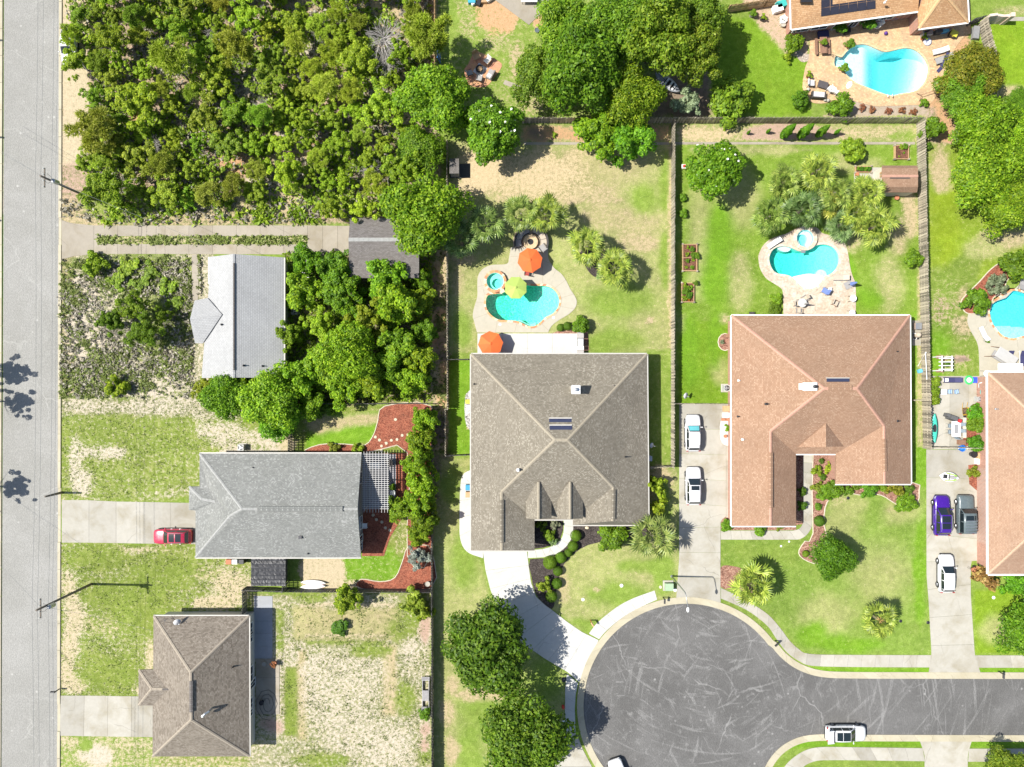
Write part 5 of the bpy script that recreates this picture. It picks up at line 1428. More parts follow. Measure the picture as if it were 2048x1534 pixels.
def proto(kind,i):
 k=(kind,i)
 if k in PROTO:return PROTO[k]
 sd=sum(map(ord,kind))+i*31
 if kind=="round":
  R,H_=1.0,0.8;r=np.random.RandomState(sd);e=unit(r.normal(size=(5200,3)));e[:,2]=np.where(e[:,2]<-.5,-e[:,2],e[:,2])
  pos=e*r.uniform(.9,1.02,(5200,1))*np.array([1,1,.85]);nrm=unit(e+r.normal(size=e.shape)*.35);L=r.uniform(.03,.065,5200)
  c=np_mesh("crown",leaf_quads(pos,nrm,L,L*.6,r),4,LEAF_BOX);t=trunk_mesh(sd,.6,.05,.4,5)
 elif kind=="oak":R,H_=4.5,5.0;c=crown(sd,R,0.75,80,24000,0.20,LEAF_OAK);t=trunk_mesh(sd,4.2,.26,2.8,8)
 elif kind=="airy":R,H_=4.0,4.6;c=crown(sd,R,0.7,90,19000,0.165,LEAF_OAK,(0.16,0.30),(.3,1.0));t=trunk_mesh(sd,4.0,.2,2.6,9)
 elif kind=="scrub":R,H_=2.2,2.9;c=crown(sd,R,0.8,74,8500,0.105,LEAF_SCRUB,(0.09,0.22),(.12,1.1),lobe=.3);t=trunk_mesh(sd,2.6,.12,1.6,7,.25,TWIG,3)
 elif kind=="pine":R,H_=2.2,4.0;c=crown(sd,R,0.8,40,1100,0.34,LEAF_PINE,(0.14,0.27),(.3,1.0),needles=True);t=trunk_mesh(sd,3.8,.11,1.7,9,.12,BARK,2)
 elif kind=="bush":R,H_=1.3,0.9;c=crown(sd,R,0.75,26,2600,0.13,LEAF_BOX,(0.22,0.38),(.4,.85),-.5,lobe=.12);t=trunk_mesh(sd,.7,.05,.6,6)
 elif kind=="loose":R,H_=1.3,0.7;c=crown(sd,R,0.6,22,1300,0.14,LEAF_SCRUB,(0.18,0.34),(.2,1.0),-.5,lobe=.25);t=trunk_mesh(sd,.5,.04,.7,7,.2,TWIG,2)
 elif kind=="magnolia":R,H_=3.2,3.2;c=crown(sd,R,0.85,60,12000,0.17,LEAF_OAK,(0.2,0.32),(.45,.92),flowers=26);t=trunk_mesh(sd,3.0,.16,1.8,7)
 elif kind=="silver":R,H_=1.4,0.9;c=crown(sd,R,0.7,30,2000,0.12,LEAF_GREY,(0.15,0.32),(.2,1.0),-.5,lobe=.25);t=trunk_mesh(sd,.7,.05,.8,7,.2,TWIG,2)
 elif kind=="rust":R,H_=1.0,0.5;c=crown(sd,R,0.6,16,700,0.12,RUST,(0.2,0.34),(.2,.9),-.5);t=trunk_mesh(sd,.3,.03,.4,5)
 elif kind=="dead":
  R,H_=2.4,2.4;r=random.Random(sd);mb=MB()
  for j in range(70):
   a=r.uniform(0,TAU);L=R*r.uniform(.4,1.0);s=Vector((r.uniform(-.4,.4),r.uniform(-.4,.4),r.uniform(-.6,.3)))
   e=s+Vector((math.cos(a)*L,math.sin(a)*L,r.uniform(-.3,.9)))
   m_=s.lerp(e,.5)+Vector((r.uniform(-.2,.2),r.uniform(-.2,.2),.2));mb.tube([s,m_,e],[.045,.03,.012],3,False)
   for q in range(4):
    p=m_.lerp(e,r.random());b=a+r.uniform(-1,1);mb.bar(p,p+Vector((math.cos(b),math.sin(b),r.uniform(-.3,.5)))*r.uniform(.3,.8),.02)
  c=mb.data("crown",TWIG);t=trunk_mesh(sd,2.4,.12,1.8,5,.3,TWIG,2)
 elif kind=="cypress":
  R,H_=0.6,0.0;r=np.random.RandomState(sd);n=4200
  z=r.rand(n)**0.8*4.2;prof=0.66*np.sin(np.clip((z+.35)/4.75,0,1)*math.pi)**0.7*(1-z/7);a=r.rand(n)*TAU
  rad=prof*r.uniform(.75,1.08,n)*(1+.12*np.sin(a*6+z*4))
  pos=np.stack([np.cos(a)*rad,np.sin(a)*rad,z+.15],1);nrm=unit(np.stack([np.cos(a),np.sin(a),np.full(n,.5)],1)+r.normal(size=(n,3))*.4)
  L=r.uniform(.05,.12,n);c=np_mesh("crown",leaf_quads(pos,nrm,L,L*.6,r),4,LEAF_OAK);t=trunk_mesh(sd,1.5,.07,.2,3)
 elif kind=="hedgetree":R,H_=1.9,2.3;c=crown(sd,R,1.0,50,7000,0.125,LEAF_OAK,(0.16,0.32),(.2,1.0),-.6,lobe=.2);t=trunk_mesh(sd,2.4,.12,1.3,7,.1,BARK,1)
 PROTO[k]=(R,H_,c,t)
 return PROTO[k]
NV={"oak":4, "airy":3, "scrub":6, "pine":4, "round":2, "bush":3, "loose":4, "magnolia":2, "silver":2, "rust":2, "dead":3, "cypress":2, "hedgetree":3}
CNT={}
def tree(kind,px,py,Rpx,label,name=None,cat="tree",group=None,tone=(1,1,1),sz=1.0,seed=None):
 """Rpx: crown radius in the photograph; the trunk stands under the crown's true place"""
 i=CNT.get(kind,0);CNT[kind]=i+1
 v=(i if seed is None else seed)%NV[kind]
 R,H_,c,t=proto(kind,v)
 s=Rpx/PPM/R*0.97
 zc=H_*s*sz+R*s*0.3
 g=G(px,py,min(zc,14));
 if kind=="cypress":g=G(px,py,0)
 root=thing(name or kind+"_tree",label,cat,(g.x,g.y,0),RND.uniform(0,TAU),group)
 root.scale=(s,s,s*sz)
 o=link("trunk",t,root)
 o2=link("crown",c,root,(0,0,H_))
 o2.color=(*[k*RND.uniform(.93,1.07)for k in tone],1)
 return root
 # --- big garden trees
BR=(1.15,1.1,0.9);YL=(1.5,1.25,1.1);DK=(0.75,0.78,0.9);GY=(1.05,0.9,1.3)
for k,x,y,r,lab,tone,sz in(("oak",868,190,66, "broad bright green oak at the corner of the wood beside the fire pit",BR,1.0),("oak",838,300,46, "mid sized oak just below the broad oak at the wood corner",BR,.9),("oak",851,428,74, "large bright oak overhanging the dark grey garage roof",BR,1.1),("airy",1072,150,54, "grey green loose tree at the left end of the top tree cluster",GY,1.0),("oak",1140,55,62, "green tree touching the slab corner at the top of the cluster",(.95,1,.9),1.0),("oak",1165,130,76, "big deep green tree in the middle of the top cluster",(.85,1,.85),1.2),("oak",1232,55,66, "green tree at the top edge right of the slab corner",DK,1.1),("airy",1318,60,72, "wide grey green oak above the boat",GY,1.3),("airy",1392,105,56, "grey green oak casting its shade on the lawn right of the boat",GY,1.4),("airy",1408,40,52, "grey green oak at the top edge beside the brown fence",GY,1.3),("oak",1265,195,52, "yellow green tree left of the boat, tallest along the back fence",YL,1.3),("hedgetree",1192,262,46, "bright tree leaning over the back fence into the dry lawn",BR,.8),("hedgetree",1256,272,50, "dark green tree beside the dry lawn under the yellow green tree",(.8,1,.8),.8),("oak",1925,180,46, "green tree below the rust tipped tree at the golden patio edge",DK,.8),("oak",1972,240,56, "upper bright crown of the big tree group at the right edge",BR,.9),("oak",2032,262,42, "small bright tree at the right edge beside the bare grey twigs",BR,.8),("oak",1976,340,66, "broad bright tree in the middle of the right edge lawn",BR,.9),("oak",2026,398,58, "lower bright tree of the group at the right edge lawn",BR,.8),("oak",975,1305,84, "large dark green oak shading the curved white driveway",(.68,.74,.75),.9),("oak",1048,1485,82, "dark green oak at the bottom edge left of the turning circle",(.68,.70,.8),.9),("oak",1668,1114,40, "small dark round tree in the mulch of the front lawn",(.6,.8,.7),1.0),("oak",2066,1258,56, "dark tree at the right edge below the sandy roofed house",(.7,.8,.75),.7),("airy",2018,1545,44, "tree at the bottom right corner shading the pavement",GY,.8),("scrub",-66,742,32, "tree just west of the road whose shadow falls on the asphalt",BR,1.3),("scrub",-62,806,32, "second tree west of the road below the first",BR,1.4),("scrub",-68,985,34, "tree west of the road opposite the red car's drive",BR,1.3)):
 if k=="airy" and "grey green" in lab:pass
 tree(k,x,y,r,lab, "oak_tree" if k!="hedgetree" else "leafy_tree", "tree",None,tone,sz)
tree("oak",1950,138,58, "dark tree with rust tipped twigs beside the golden pool patio", "leafy_tree", "tree",None,(1.0,.62,.9),.7)
tree("magnolia",985,256,60, "dark magnolia dotted with white blossoms by the tiny grey shed", "magnolia_tree",tone=(.75,.95,.8))
tree("magnolia",1428,336,54, "magnolia with a few white blossoms alone on the striped green lawn", "magnolia_tree",tone=(.9,1,.8))
# --- shrubs
for k,x,y,r,lab,tone,sz,nm in(("bush",1866,255,21, "tall clipped round bush outside the fence corner",BR,1.6, "round_bush"),("silver",1378,200,32, "pale flowering shrub below the boat",(.85,1,.7),1.3, "flowering_shrub"),("bush",1464,196,44, "olive green rounded shrub against the back fence",(1.25,1.05,1.2),1.0, "round_shrub"),("bush",1587,86,20, "bright shrub at the corner of the orange roofed house",YL,1.2, "shrub"),("loose",1575,112,14, "loose shrub beside the chips at the golden patio corner",BR,1.2, "shrub"),("bush",1684,213,26, "green shrub at the lower edge of the golden patio",BR,1.0, "shrub"),("bush",1602,198,18, "shrub with white flowers beside the white cushioned chairs",(.8,1,.8),1.2, "flowering_shrub"),("bush",1706,296,27, "yellow green mounded bush on the lawn above the palms",YL,.9, "round_bush"),("bush",1829,516,19, "leafy bush against the right fence level with the heart shaped pool",BR,1.3, "round_bush"),("bush",2034,530,32, "bright rounded bush at the top of the right mulch bed",BR,1.0, "round_bush"),("silver",1992,568,24, "grey green rounded shrub in the middle of the right mulch bed",(.8,.85,.6),1.0, "round_shrub"),("bush",1957,605,27, "bright rounded bush at the left end of the right mulch bed",BR,1.0, "round_bush"),("bush",1222,1074,31, "large leafy rounded shrub in front of the taupe house",BR,1.0, "round_bush"),("round",1152,1072,11.5, "clipped ball shrub nearest the front walk corner",(1,1,1),1, "ball_shrub"),("round",1146,1093,11, "clipped ball shrub second along the black mulch curve",(1,1,1),1, "ball_shrub"),("round",1137,1106,8.5, "smallest clipped ball in the black mulch curve",(.9,.9,1),1, "ball_shrub"),("round",1122,1116,11.5, "clipped ball shrub between the smallest and the largest ball",(1,1,1),1, "ball_shrub"),("round",1100,1126,14, "largest clipped ball shrub in the black mulch",(1.1,1.05,1),1, "ball_shrub"),("round",1116,1143,10, "clipped ball shrub just below the largest ball",(1,1,1),1, "ball_shrub"),("round",1114,1168,11, "clipped ball shrub beside the spiky grey shrub",(1,1,1),1, "ball_shrub"),("round",1103,1194,12, "lowest clipped ball shrub at the tip of the black mulch",(1.1,1.05,1),1, "ball_shrub"),("loose",1088,1170,17, "spiky grey green shrub among the clipped balls",GY,1.2, "spiky_shrub"),("round",1121,655,8, "smaller clipped ball beside the white patio",(1,1,1),1, "ball_shrub"),("round",1135,652,9, "second clipped ball beside the white patio",(1,1,1),1, "ball_shrub"),("bush",1162,650,18, "leafy shrub right of the two balls by the white patio",BR,1.2, "round_bush"),("bush",1098,1070,13, "yellow green shrub in the entry bed of the taupe house",YL,1, "shrub"),("loose",1085,1050,13, "dark shrub at the back of the entry bed",DK,1, "shrub"),("silver",1108,1050,12, "pale grass clump in the entry bed of the taupe house",(.8,.8,.6),1, "grass_clump"),("silver",1106,1084,10, "pale tufted plant near the walk in the entry bed",(.8,1,.5),1, "grass_clump"),("loose",1312,970,26, "tall shrub against the east wall of the taupe house",BR,1.5, "shrub"),("loose",1314,1015,26, "second tall shrub against the east wall of the taupe house",BR,1.5, "shrub"),("bush",1652,988,17, "left clipped shrub under the pink roofed front wing",BR,.9, "round_bush"),("bush",1672,978,19, "second clipped shrub under the pink roofed front wing",BR,.9, "round_bush"),("bush",1698,982,11, "small shrub third along the pink roofed front wing",BR,.9, "round_bush"),("bush",1738,980,17, "dark shrub in the middle of the pink roofed front wing",(.8,1,.8),1, "round_bush"),("bush",1714,972,10, "small bright shrub tucked under the pink eave",BR,.9, "round_bush"),("bush",1766,974,10, "bright shrub right of the dark shrub under the pink eave",BR,.9, "round_bush"),("loose",1791,980,19, "brownish thin shrub under the right end of the pink eave",(1.1,.7,.9),1, "shrub"),("bush",1817,978,11, "small green shrub at the right corner of the pink roofed house",DK,1, "round_bush"),("bush",1815,1006,21, "oval clipped bush on the lawn off the pink roofed corner",BR,.7, "round_bush"),("round",1640,1043,11, "dark clipped ball beside the front walk of the pink roofed house",(.8,.9,1),1, "ball_shrub"),("bush",1637,1013,8, "little shrub above the dark ball by the front walk",BR,.8, "round_bush"),("round",1612,1108,7, "bright small ball left of the dark round tree",YL,1, "ball_shrub"),("loose",1636,940,12, "spiky plant beside the front walk near the porch",BR,1, "spiky_shrub"),("loose",1658,936,13, "bright spiky plant by the inner wall of the front bed",YL,1, "spiky_shrub"),("bush",1644,922,6, "tiny shrub nearest the porch in the front bed",DK,1, "shrub"),("bush",1646,954,7, "tiny dark shrub in the middle of the front bed",DK,1, "shrub"),("loose",1636,976,14, "spiky grey shrub above the clipped shrubs by the walk",GY,1, "spiky_shrub"),("bush",1605,984,9, "shrub against the dark side of the front walk",DK,1.2, "shrub"),("bush",1604,1012,10, "flowering shrub at the lower dark side of the front walk",DK,1.2, "shrub"),("bush",1455,1051,13, "shrub under the lower left corner of the pink roof",BR,.9, "round_bush"),("bush",1520,1060,13, "shrub in the middle of the pink roofed garage front",BR,.9, "round_bush"),("loose",1560,1055,9, "small flowering plant right of the garage front shrub",GY,.9, "shrub"),("bush",1868,765,13, "upper of three fence bushes in the patio court",YL,1.2, "round_bush"),("bush",1868,781,13, "middle of three fence bushes in the patio court",YL,1.2, "round_bush"),("bush",1868,797,13, "lower of three fence bushes in the patio court",YL,1.2, "round_bush"),("bush",1953,825,18, "upper dark shrub along the patio court wall",(.75,1,.75),1, "round_bush"),("bush",1954,848,19, "middle shrub along the patio court wall",BR,1, "round_bush"),("bush",1953,886,18, "lower dark shrub along the patio court wall",(.75,1,.75),1, "round_bush"),("loose",1947,945,14, "dry looking plants in the mulch beside the drive",(1,.8,.9),1, "shrub"),("rust",1978,1155,30, "reddish brown loose bush at the lower left corner of the sandy roof",(1.1,1.5,1),1.2, "rust_shrub"),("bush",2030,1166,27, "bright green bush beside the reddish bush under the sandy roof",(.8,1.1,.7),1, "round_bush"),("bush",1895,728,6, "tiny round shrub in the dry ring of lawn by the white frame",DK,1, "shrub"),("hedgetree",795,1020,26, "rounded bush at the lower end of the pergola",YL,.9, "round_bush"),("silver",832,1118,27, "silvery grey shrub in the fence corner mulch",(1,1,1),.9, "silver_shrub"),("hedgetree",692,1200,28, "feathery bush against the fence behind the brown house",YL,.9, "bush"),("bush",680,1256,18, "dark dense bush alone on the mown strip of the back yard",(.8,1,.7),.6, "round_bush"),("loose",830,1210,34, "brushy olive shrub in the fence corner of the back yard",GY,1, "shrub"),("loose",848,1225,22, "second brushy shrub against the fence of the back yard",BR,1, "shrub"),("bush",849,1428,13, "leafy bush against the fence below the grey planter",BR,1.1, "round_bush"),("loose",665,898,15, "dark low shrub in the red mulch north of the grey roof",GY,.8, "shrub"),("loose",712,900,14, "green low shrub in the red mulch beside the pergola end",BR,.8, "shrub"),("bush",636,822,14, "bright small bush below the thin dark fence",BR,1, "round_bush"),("bush",656,818,16, "second bright bush below the thin dark fence",BR,1, "round_bush"),("loose",1088,57,16, "leafy shrub at the tip of the slab corner",BR,1, "shrub"),("loose",1110,268,7, "small green plant on the bare strip by the back fence",BR,.8, "shrub"),("bush",1554,596,12, "yellow green shrub left of the tan pavers",YL,.9, "round_bush"),("bush",1550,618,14, "lower green shrub left of the tan pavers",BR,.7, "round_bush"),("bush",1365,394,9, "small plant in the fence shade above the raised beds",BR,1, "shrub"),("bush",1366,426,10, "second small plant in the fence shade above the raised beds",BR,1, "shrub"),("bush",1856,292,9, "grey green low shrub below the tall clipped bush",DK,1, "shrub"),("bush",1850,206,9, "shrub at the lower right end of the golden patio",BR,1, "shrub"),("bush",1854,38,7, "potted bright shrub left of the golden patio fence",BR,1, "shrub"),("oak",2040,198,24, "dark leafy shrub at the right edge above the bright trees",DK,.5, "round_shrub"),("loose",185,528,28, "dark green low shrub at the corner of the scrub lot",BR,.9, "shrub"),("loose",226,775,26, "dark green low shrub at the lower end of the scrub lot",BR,1, "shrub")):
 tree(k,x,y,r,lab,nm, "shrub" if k!="oak" else "shrub",None,tone,sz)
for i,(x,y)in enumerate(((1725,214),(1745,219),(1778,222),(1805,220),(1828,222))):
 tree("rust",x,y,8,("first", "second", "third", "fourth", "last")[i]+" from the left of the rust red plants below the golden patio", "rust_plant", "plant", "rust red plants along the back fence")
for x,y,r,lab,g in((1563,274,1.0, "tallest looking cypress at the left of the row by the back fence",1),(1597,274,1.02, "second cypress from the left along the back fence",1),(1633,272,.85, "third smaller cypress along the back fence",1),(1669,268,.42, "smallest cypress at the right end of the row",1),(1494,268,.3, "knee high cypress far left of the row",1),(1533,266,.36, "little cypress just left of the tall ones",1)):
 tree("cypress",x,y,r*.6*PPM/.97,lab, "cypress_tree", "tree", "cypresses along the back fence",(.75,1,.8))
 # --- row of bright trees along the fence by the pergola
for i,(x,y,r)in enumerate(((846,842,28),(842,885,30),(838,925,30),(846,965,32),(840,1002,32),(846,1040,30),(835,1072,24))):
 tree("hedgetree",x,y,r,("northernmost", "second", "third", "fourth", "fifth", "sixth", "southernmost")[i]+" of the bright trees in the row beside the pergola", "juniper_tree", "tree", "row of bright trees along the fence",(1.25,1.12,.8),1.1)
 # --- trees round the white-roofed house
for i,(k,x,y,r,lab)in enumerate((("hedgetree",612,520,33, "bright tree at the northeast corner of the pale roof"),("hedgetree",602,583,40, "feathery tree over the east eave of the pale roof"),("scrub",577,668,30, "sparse tree leaning over the pale roof's east side"),("hedgetree",664,535,40, "bright tree at the west end of the garage roof"),("hedgetree",690,592,42, "bright tree below the west end of the garage"),("hedgetree",768,556,42, "bright tree on the front edge of the garage roof"),("hedgetree",785,610,46, "bright tree just south of the garage"),("hedgetree",835,600,32, "narrow tree between the garage and the sandy track"),("scrub",640,650,34, "low tree in the yard east of the pale roof"),("scrub",735,640,46, "dull green tree in the middle of the yard behind the pale roofed house"),("oak",690,705,58, "biggest bright tree in the middle of the pale house's yard"),("hedgetree",650,735,44, "bright tree south of the yard centre"),("hedgetree",790,690,46, "tall tree at the east side of the yard near the track"),("hedgetree",835,720,36, "tree beside the sandy track near its middle"),("hedgetree",605,755,38, "tree at the southeast corner of the pale roof"),("oak",540,800,58, "large dark tree below the pale roof"),("oak",450,790,46, "tree under the southwest end of the pale roof"),("hedgetree",500,770,30, "small tree right under the pale eave"),("oak",552,838,42, "dark tree nearest the grey house's air conditioner"),("hedgetree",690,772,42, "tree north of the thin dark fence, second from the east"),("hedgetree",745,760,40, "tree north of the thin dark fence, middle"),("hedgetree",820,765,34, "tree north of the thin dark fence beside the track"),("hedgetree",618,808,32, "tree over the west end of the thin dark fence"),("scrub",410,775,28, "small tree at the west end under the pale eave"),("hedgetree",845,560,22, "hedge like tree right of the garage"),("hedgetree",848,660,26, "small tree by the track south of the garage"),("scrub",720,690,40, "dim tree behind the biggest bright tree"),("hedgetree",775,735,36, "dense tree left of the sandy track lower end"))):
 tree(k,x,y,r,lab, "scrub_tree" if k=="scrub" else "leafy_tree", "tree", "trees round the pale roofed house",(1.2*RND.uniform(.8,1.1),1.12,.8),RND.uniform(.85,1.15))
for x,y,r,lab in((225,640,32, "left crown of the ragged scrub oak in the white sand lot"),(265,612,34, "upper scrub oak in the white sand lot"),(285,665,36, "lower scrub oak in the white sand lot"),(325,633,20, "small scrub oak near the porch gable")):
 tree("scrub",x,y,r,lab, "scrub_oak", "tree",None,(.75,.85,.6),1.0)
for x,y,r,lab in((250,535,32, "low green thicket beside the twin ribbon drive"),(300,545,30, "second low thicket beside the twin ribbon drive"),(235,560,26, "low thicket at the edge of the white sand"),(330,575,26, "thicket near the garden path"),(350,605,24, "thicket south along the garden path"),(275,570,24, "thicket in the middle of the upper scrub lot")):
 tree("loose",x,y,r*.85,lab, "thicket", "shrub",None,(.95,.95,.8),.4)
 # --- the wood: every tree its own object, in rows counted from the twin-ribbon drive
WOOD=[(135,-60),(862,-60),(862,120),(800,150),(800,250),(880,320),(800,360),(770,420),(690,440),(640,400),(560,385),(440,400),(330,395),(210,388),(150,330),(178,300),(180,140),(140,120)]
CLEAR=[(500,165,34),(640,228,18),(770,70,42),(700,312,24),(470,330,22),(595,400,40),(760,20,34),(450,180,20),(545,385,30),(740,110,26),(830,60,22)]
DEADS=[(765,75,44, "big fallen grey bare tree in the clearing by the fence"),(770,118,34, "grey bare tree above the broad oak"),(640,60,26, "bare grey tree in the upper wood"),(300,290,24, "bare grey tree among pines near the street"),(575,345,22, "bare grey tree near the lower wood edge"),(740,335,24, "bare grey tree left of the tiny grey shed"),(520,215,22, "bare grey tree beside the white sand clearing"),(425,55,24, "bare grey tree near the top of the wood"),(590,160,20, "bare grey tree right of the sand clearing"),(360,130,22, "bare grey tree in the western wood")]
for x,y,r,lab in DEADS:tree("dead",x,y,r,lab, "dead_tree", "dead tree",None)
rw=random.Random(11)
spots=[]
for att in range(9000):
 x,y=rw.uniform(130,880),rw.uniform(-50,440)
 if not inpoly((x,y),WOOD):continue
 if any((x-a)**2+(y-b)**2<r*r for a,b,r in CLEAR):continue
 if(x-868)**2+(y-190)**2<60**2 or(x-850)**2+(y-428)**2<70**2:continue
 r=rw.choice((22,26,30,34,40,46))
 if all((x-a)**2+(y-b)**2>(0.76*(r+c))**2 for a,b,c in spots):spots.append((x,y,r))
ORD=["first", "second", "third", "fourth", "fifth", "sixth", "seventh", "eighth", "ninth", "tenth", "eleventh", "twelfth", "thirteenth", "fourteenth", "fifteenth", "sixteenth", "seventeenth", "eighteenth", "nineteenth", "twentieth"]+["%dth"%i for i in range(21,60)]
rows={}
for s in spots:rows.setdefault(int((440-s[1])//55),[]).append(s)
for ri in sorted(rows):
 for ci,(x,y,r)in enumerate(sorted(rows[ri])):
  pine=rw.random()<0.30
  lush=x>560 or rw.random()<.3
  tone=(1.3,1.25,.9)if lush else(rw.uniform(1.0,1.3),rw.uniform(1.02,1.2),rw.uniform(.8,1.1))
  size="small" if r<28 else "mid sized" if r<38 else "large"
  tree("pine" if pine else "scrub",x,y,r*1.06, f"{size} {'pale feathery pine' if pine else 'bushy scrub oak'}, {ORD[ci]} from the street, wood row {ORD[ri]} above the drive","pine_tree" if pine else "scrub_oak", "tree", "trees of the wood",tone,rw.uniform(.65,1.0))
  # --- palms: each frond a fan of leaflets
def frond_mesh(seed,nl=14,L=1.08,pet=1.15,mat=None,width=0.085):
 r=random.Random(seed);mb=MB()
 S=[Vector((0,0,0)),Vector((pet*.5,0,.06)),Vector((pet,0,0.02))]
 for a,b in zip(S,S[1:]):mb.bar(a,b,.035,.025)
 for i in range(nl):
  a=math.radians(-104+208*i/(nl-1))+r.uniform(-.05,.05)
  l=L*(0.72+0.28*math.cos(a*.62))*r.uniform(.9,1.05)
  d=Vector((math.cos(a),math.sin(a),0));n=Vector((-d.y,d.x,0))*width
  b=S[2]+d*.04;lift=0.16*abs(math.sin(a))
  m_=S[2]+d*l*.55+Vector((0,0,lift*.8));t=S[2]+d*l+Vector((0,0,lift-.18-r.uniform(0,.22)))
  mb.face([b-n*.3,m_-n,m_+Vector((0,0,-.02)),b]);mb.face([b,m_+Vector((0,0,-.02)),m_+n,b+n*.3])
  mb.face([m_-n,t,m_+Vector((0,0,-.02))]);mb.face([m_+Vector((0,0,-.02)),t,m_+n])
 return mb.data("frond",mat or LEAF_PALM)
FR=[frond_mesh(i)for i in range(4)]
def palm(px,py,Rpx,h,label,tone=(1,1,1),n=22,name="palm_tree"):
 g=G(px,py,h+.3)
 root=thing(name,label, "palm",(g.x,g.y,0),RND.uniform(0,TAU))
 tb=MB();tb.tube([(0,0,-.1),(0,0,h*.5),(0,0,h-.25),(0,0,h+.12)],[.22,.17,.19,.1],9)
 for k in range(int(h/.22)):
  a=k*2.4;tb.bar((math.cos(a)*.16,math.sin(a)*.16,.2+k*.22),(math.cos(a)*.3,math.sin(a)*.3,.38+k*.22),.07,.03)
 part("trunk",tb,BARK,root)
 s=Rpx/PPM/2.3
 for i in range(n):
  t=i/(n-1)
  el=math.radians(74-112*t**.8)+RND.uniform(-.22,.22)
  az=i*2.39996+RND.uniform(-.2,.2)
  k=s*(0.72+0.38*math.sin(min(1,t*1.3)*math.pi*.62))*RND.uniform(.82,1.12)
  o=link("frond",FR[i%4],root,(math.cos(az)*.1,math.sin(az)*.1,h+.12),(RND.uniform(-.5,.5),-el,az),(k,k,k))
  old=max(0,t-.8)*2.2
  o.color=(tone[0]*(1+old*.5),tone[1]*(1+.05*old),tone[2]*(1+old),1)
BLU=(.70,.80,1.15);PG=(1.15,1.12,1.0);LG=(1.35,1.25,.9)
for x,y,r,h_,lab,t in((920,478,38,3.6, "lowest left palm beside the turquoise pool's fence",(.8,.88,1.1)),(972,446,39,4.2, "palm upper right of the lowest left palm",(.9,.95,1.1)),(1042,426,38,3.8, "left palm of the pair behind the fire pit",(1,.98,1)),(1090,428,40,4.0, "right palm of the pair behind the fire pit",LG),(1175,492,39,3.4, "upper palm in the round bed on the taupe lawn",LG),(1230,535,39,3.6, "lower palm in the round bed on the taupe lawn",LG),(1306,1072,48,3.4, "large palm at the front right corner of the taupe house",(1.1,1.0,1.2)),(1508,1172,45,3.2, "palm by the pavement in front of the pink roofed house",LG),(1759,1240,37,2.6, "lone palm on the front lawn with an orange centre",LG),(1571,362,37,3.4, "upper left palm of the grove behind the heart shaped pool",PG),(1639,338,38,4.0, "topmost palm of the grove behind the heart shaped pool",LG),(1541,432,39,3.2, "lowest left palm of the grove",(.95,1,.9)),(1606,418,42,3.2, "blue grey palm nearest the round spa",BLU),(1672,384,37,4.0, "palm in the middle of the grove",PG),(1684,448,35,2.4, "grey palm at the lower middle of the grove",(.85,.95,1.6)),(1737,386,37,3.6, "palm beside the barn shed",LG),(1752,452,41,3.2, "lowest right palm of the grove",LG),(1715,424,33,3.4, "palm between the shed palm and the lowest right palm",LG),(1655,405,30,2.8, "yellowing palm at the heart of the grove",(1.5,1.15,.9)),(1206,548,14,.7, "small low fan palm at the lower edge of the round bed",(.9,1,1.4))):
 palm(x,y,r,h_,lab,t,RND.choice((20,22,24))if r>20 else 12)
mb=MB()
for i in range(9):
 a=i*2.4;mb.tube([(0,0,2.7),(math.cos(a)*.25,math.sin(a)*.25,3.1),(math.cos(a)*.55,math.sin(a)*.55,3.0)],[.03,.04,.02],4)
o=part("flower_stalk",mb,M_plain("orange_stalk",(.5,.3,.12),.7,.2,5),[p for p in scene.objects if p.get("label", "").startswith("lone palm")][0])
# ------------------------------------------------------------------ undergrowth, weeds and tufts nobody could count
def scatter(name,n,test,size,mat,seed,blades=5,label=None,h=0.12):
 r=np.random.RandomState(seed);P_=[]
 k=0
 while len(P_)<n and k<40:
  k+=1
  for px,py in zip(r.uniform(test[0],test[2],n),r.uniform(test[1],test[3],n)):
   if len(P_)>=n:break
   pr=test[4](px,py)
   if pr>0 and r.rand()<pr:P_.append(((px-1024)/PPM,(767-py)/PPM,0.0,r.uniform(.6,1.5)))
 P_=np.array(P_)
 m_=len(P_)
 c=np.repeat(P_[:,:3],blades,0);sc=np.repeat(P_[:,3],blades)[:,None]*size
 jit=r.normal(size=(m_*blades,3))*np.array([.5,.5,0])*sc
 c=c+jit;c[:,2]=h*sc[:,0]/size*r.uniform(.3,1.2,m_*blades)
 nr=unit(r.normal(size=(m_*blades,3))*.6+np.array([0,0,1]))
 L=sc[:,0]*r.uniform(.4,1.0,m_*blades)
 o=link(name,np_mesh(name,leaf_quads(c,nr,L,L*r.uniform(.3,.6,m_*blades),r),4,mat));o["kind"]="stuff"
 if label:o["label"]=label
 return o
GRASSM=M_leaf("weed_blades",(0.11,0.15,0.03),(0.19,0.24,0.05),(0.28,0.31,0.11),0.3)
BRUSH=M_leaf("dry_brush",(0.12,0.105,0.08),(0.22,0.2,0.15),(0.36,0.33,0.26),0.1)
pat=lambda x,y:float(at_ground(N2,x,y));pat1=lambda x,y:float(at_ground(N1,x,y));ptq=lambda x,y:float(at_ground(N4,x,y))
DRIVES=[(118,440,190,520),(188,449,700,473),(188,487,700,510),(382,505,398,600)]
free=lambda x,y:not any(a<=x<=c and b<=y<=d for a,b,c,d in DRIVES)
inw=lambda x,y:inpoly((x,y),WOOD)or(190<x<640 and 395<y<448)
scatter("undergrowth",6500,(124,-40,880,450,lambda x,y:(0.85 if pat(x,y)>.5 else .15)if inw(x,y)else 0),.3,LEAF_SCRUB,21,6, "low green undergrowth on the floor of the wood",.35)
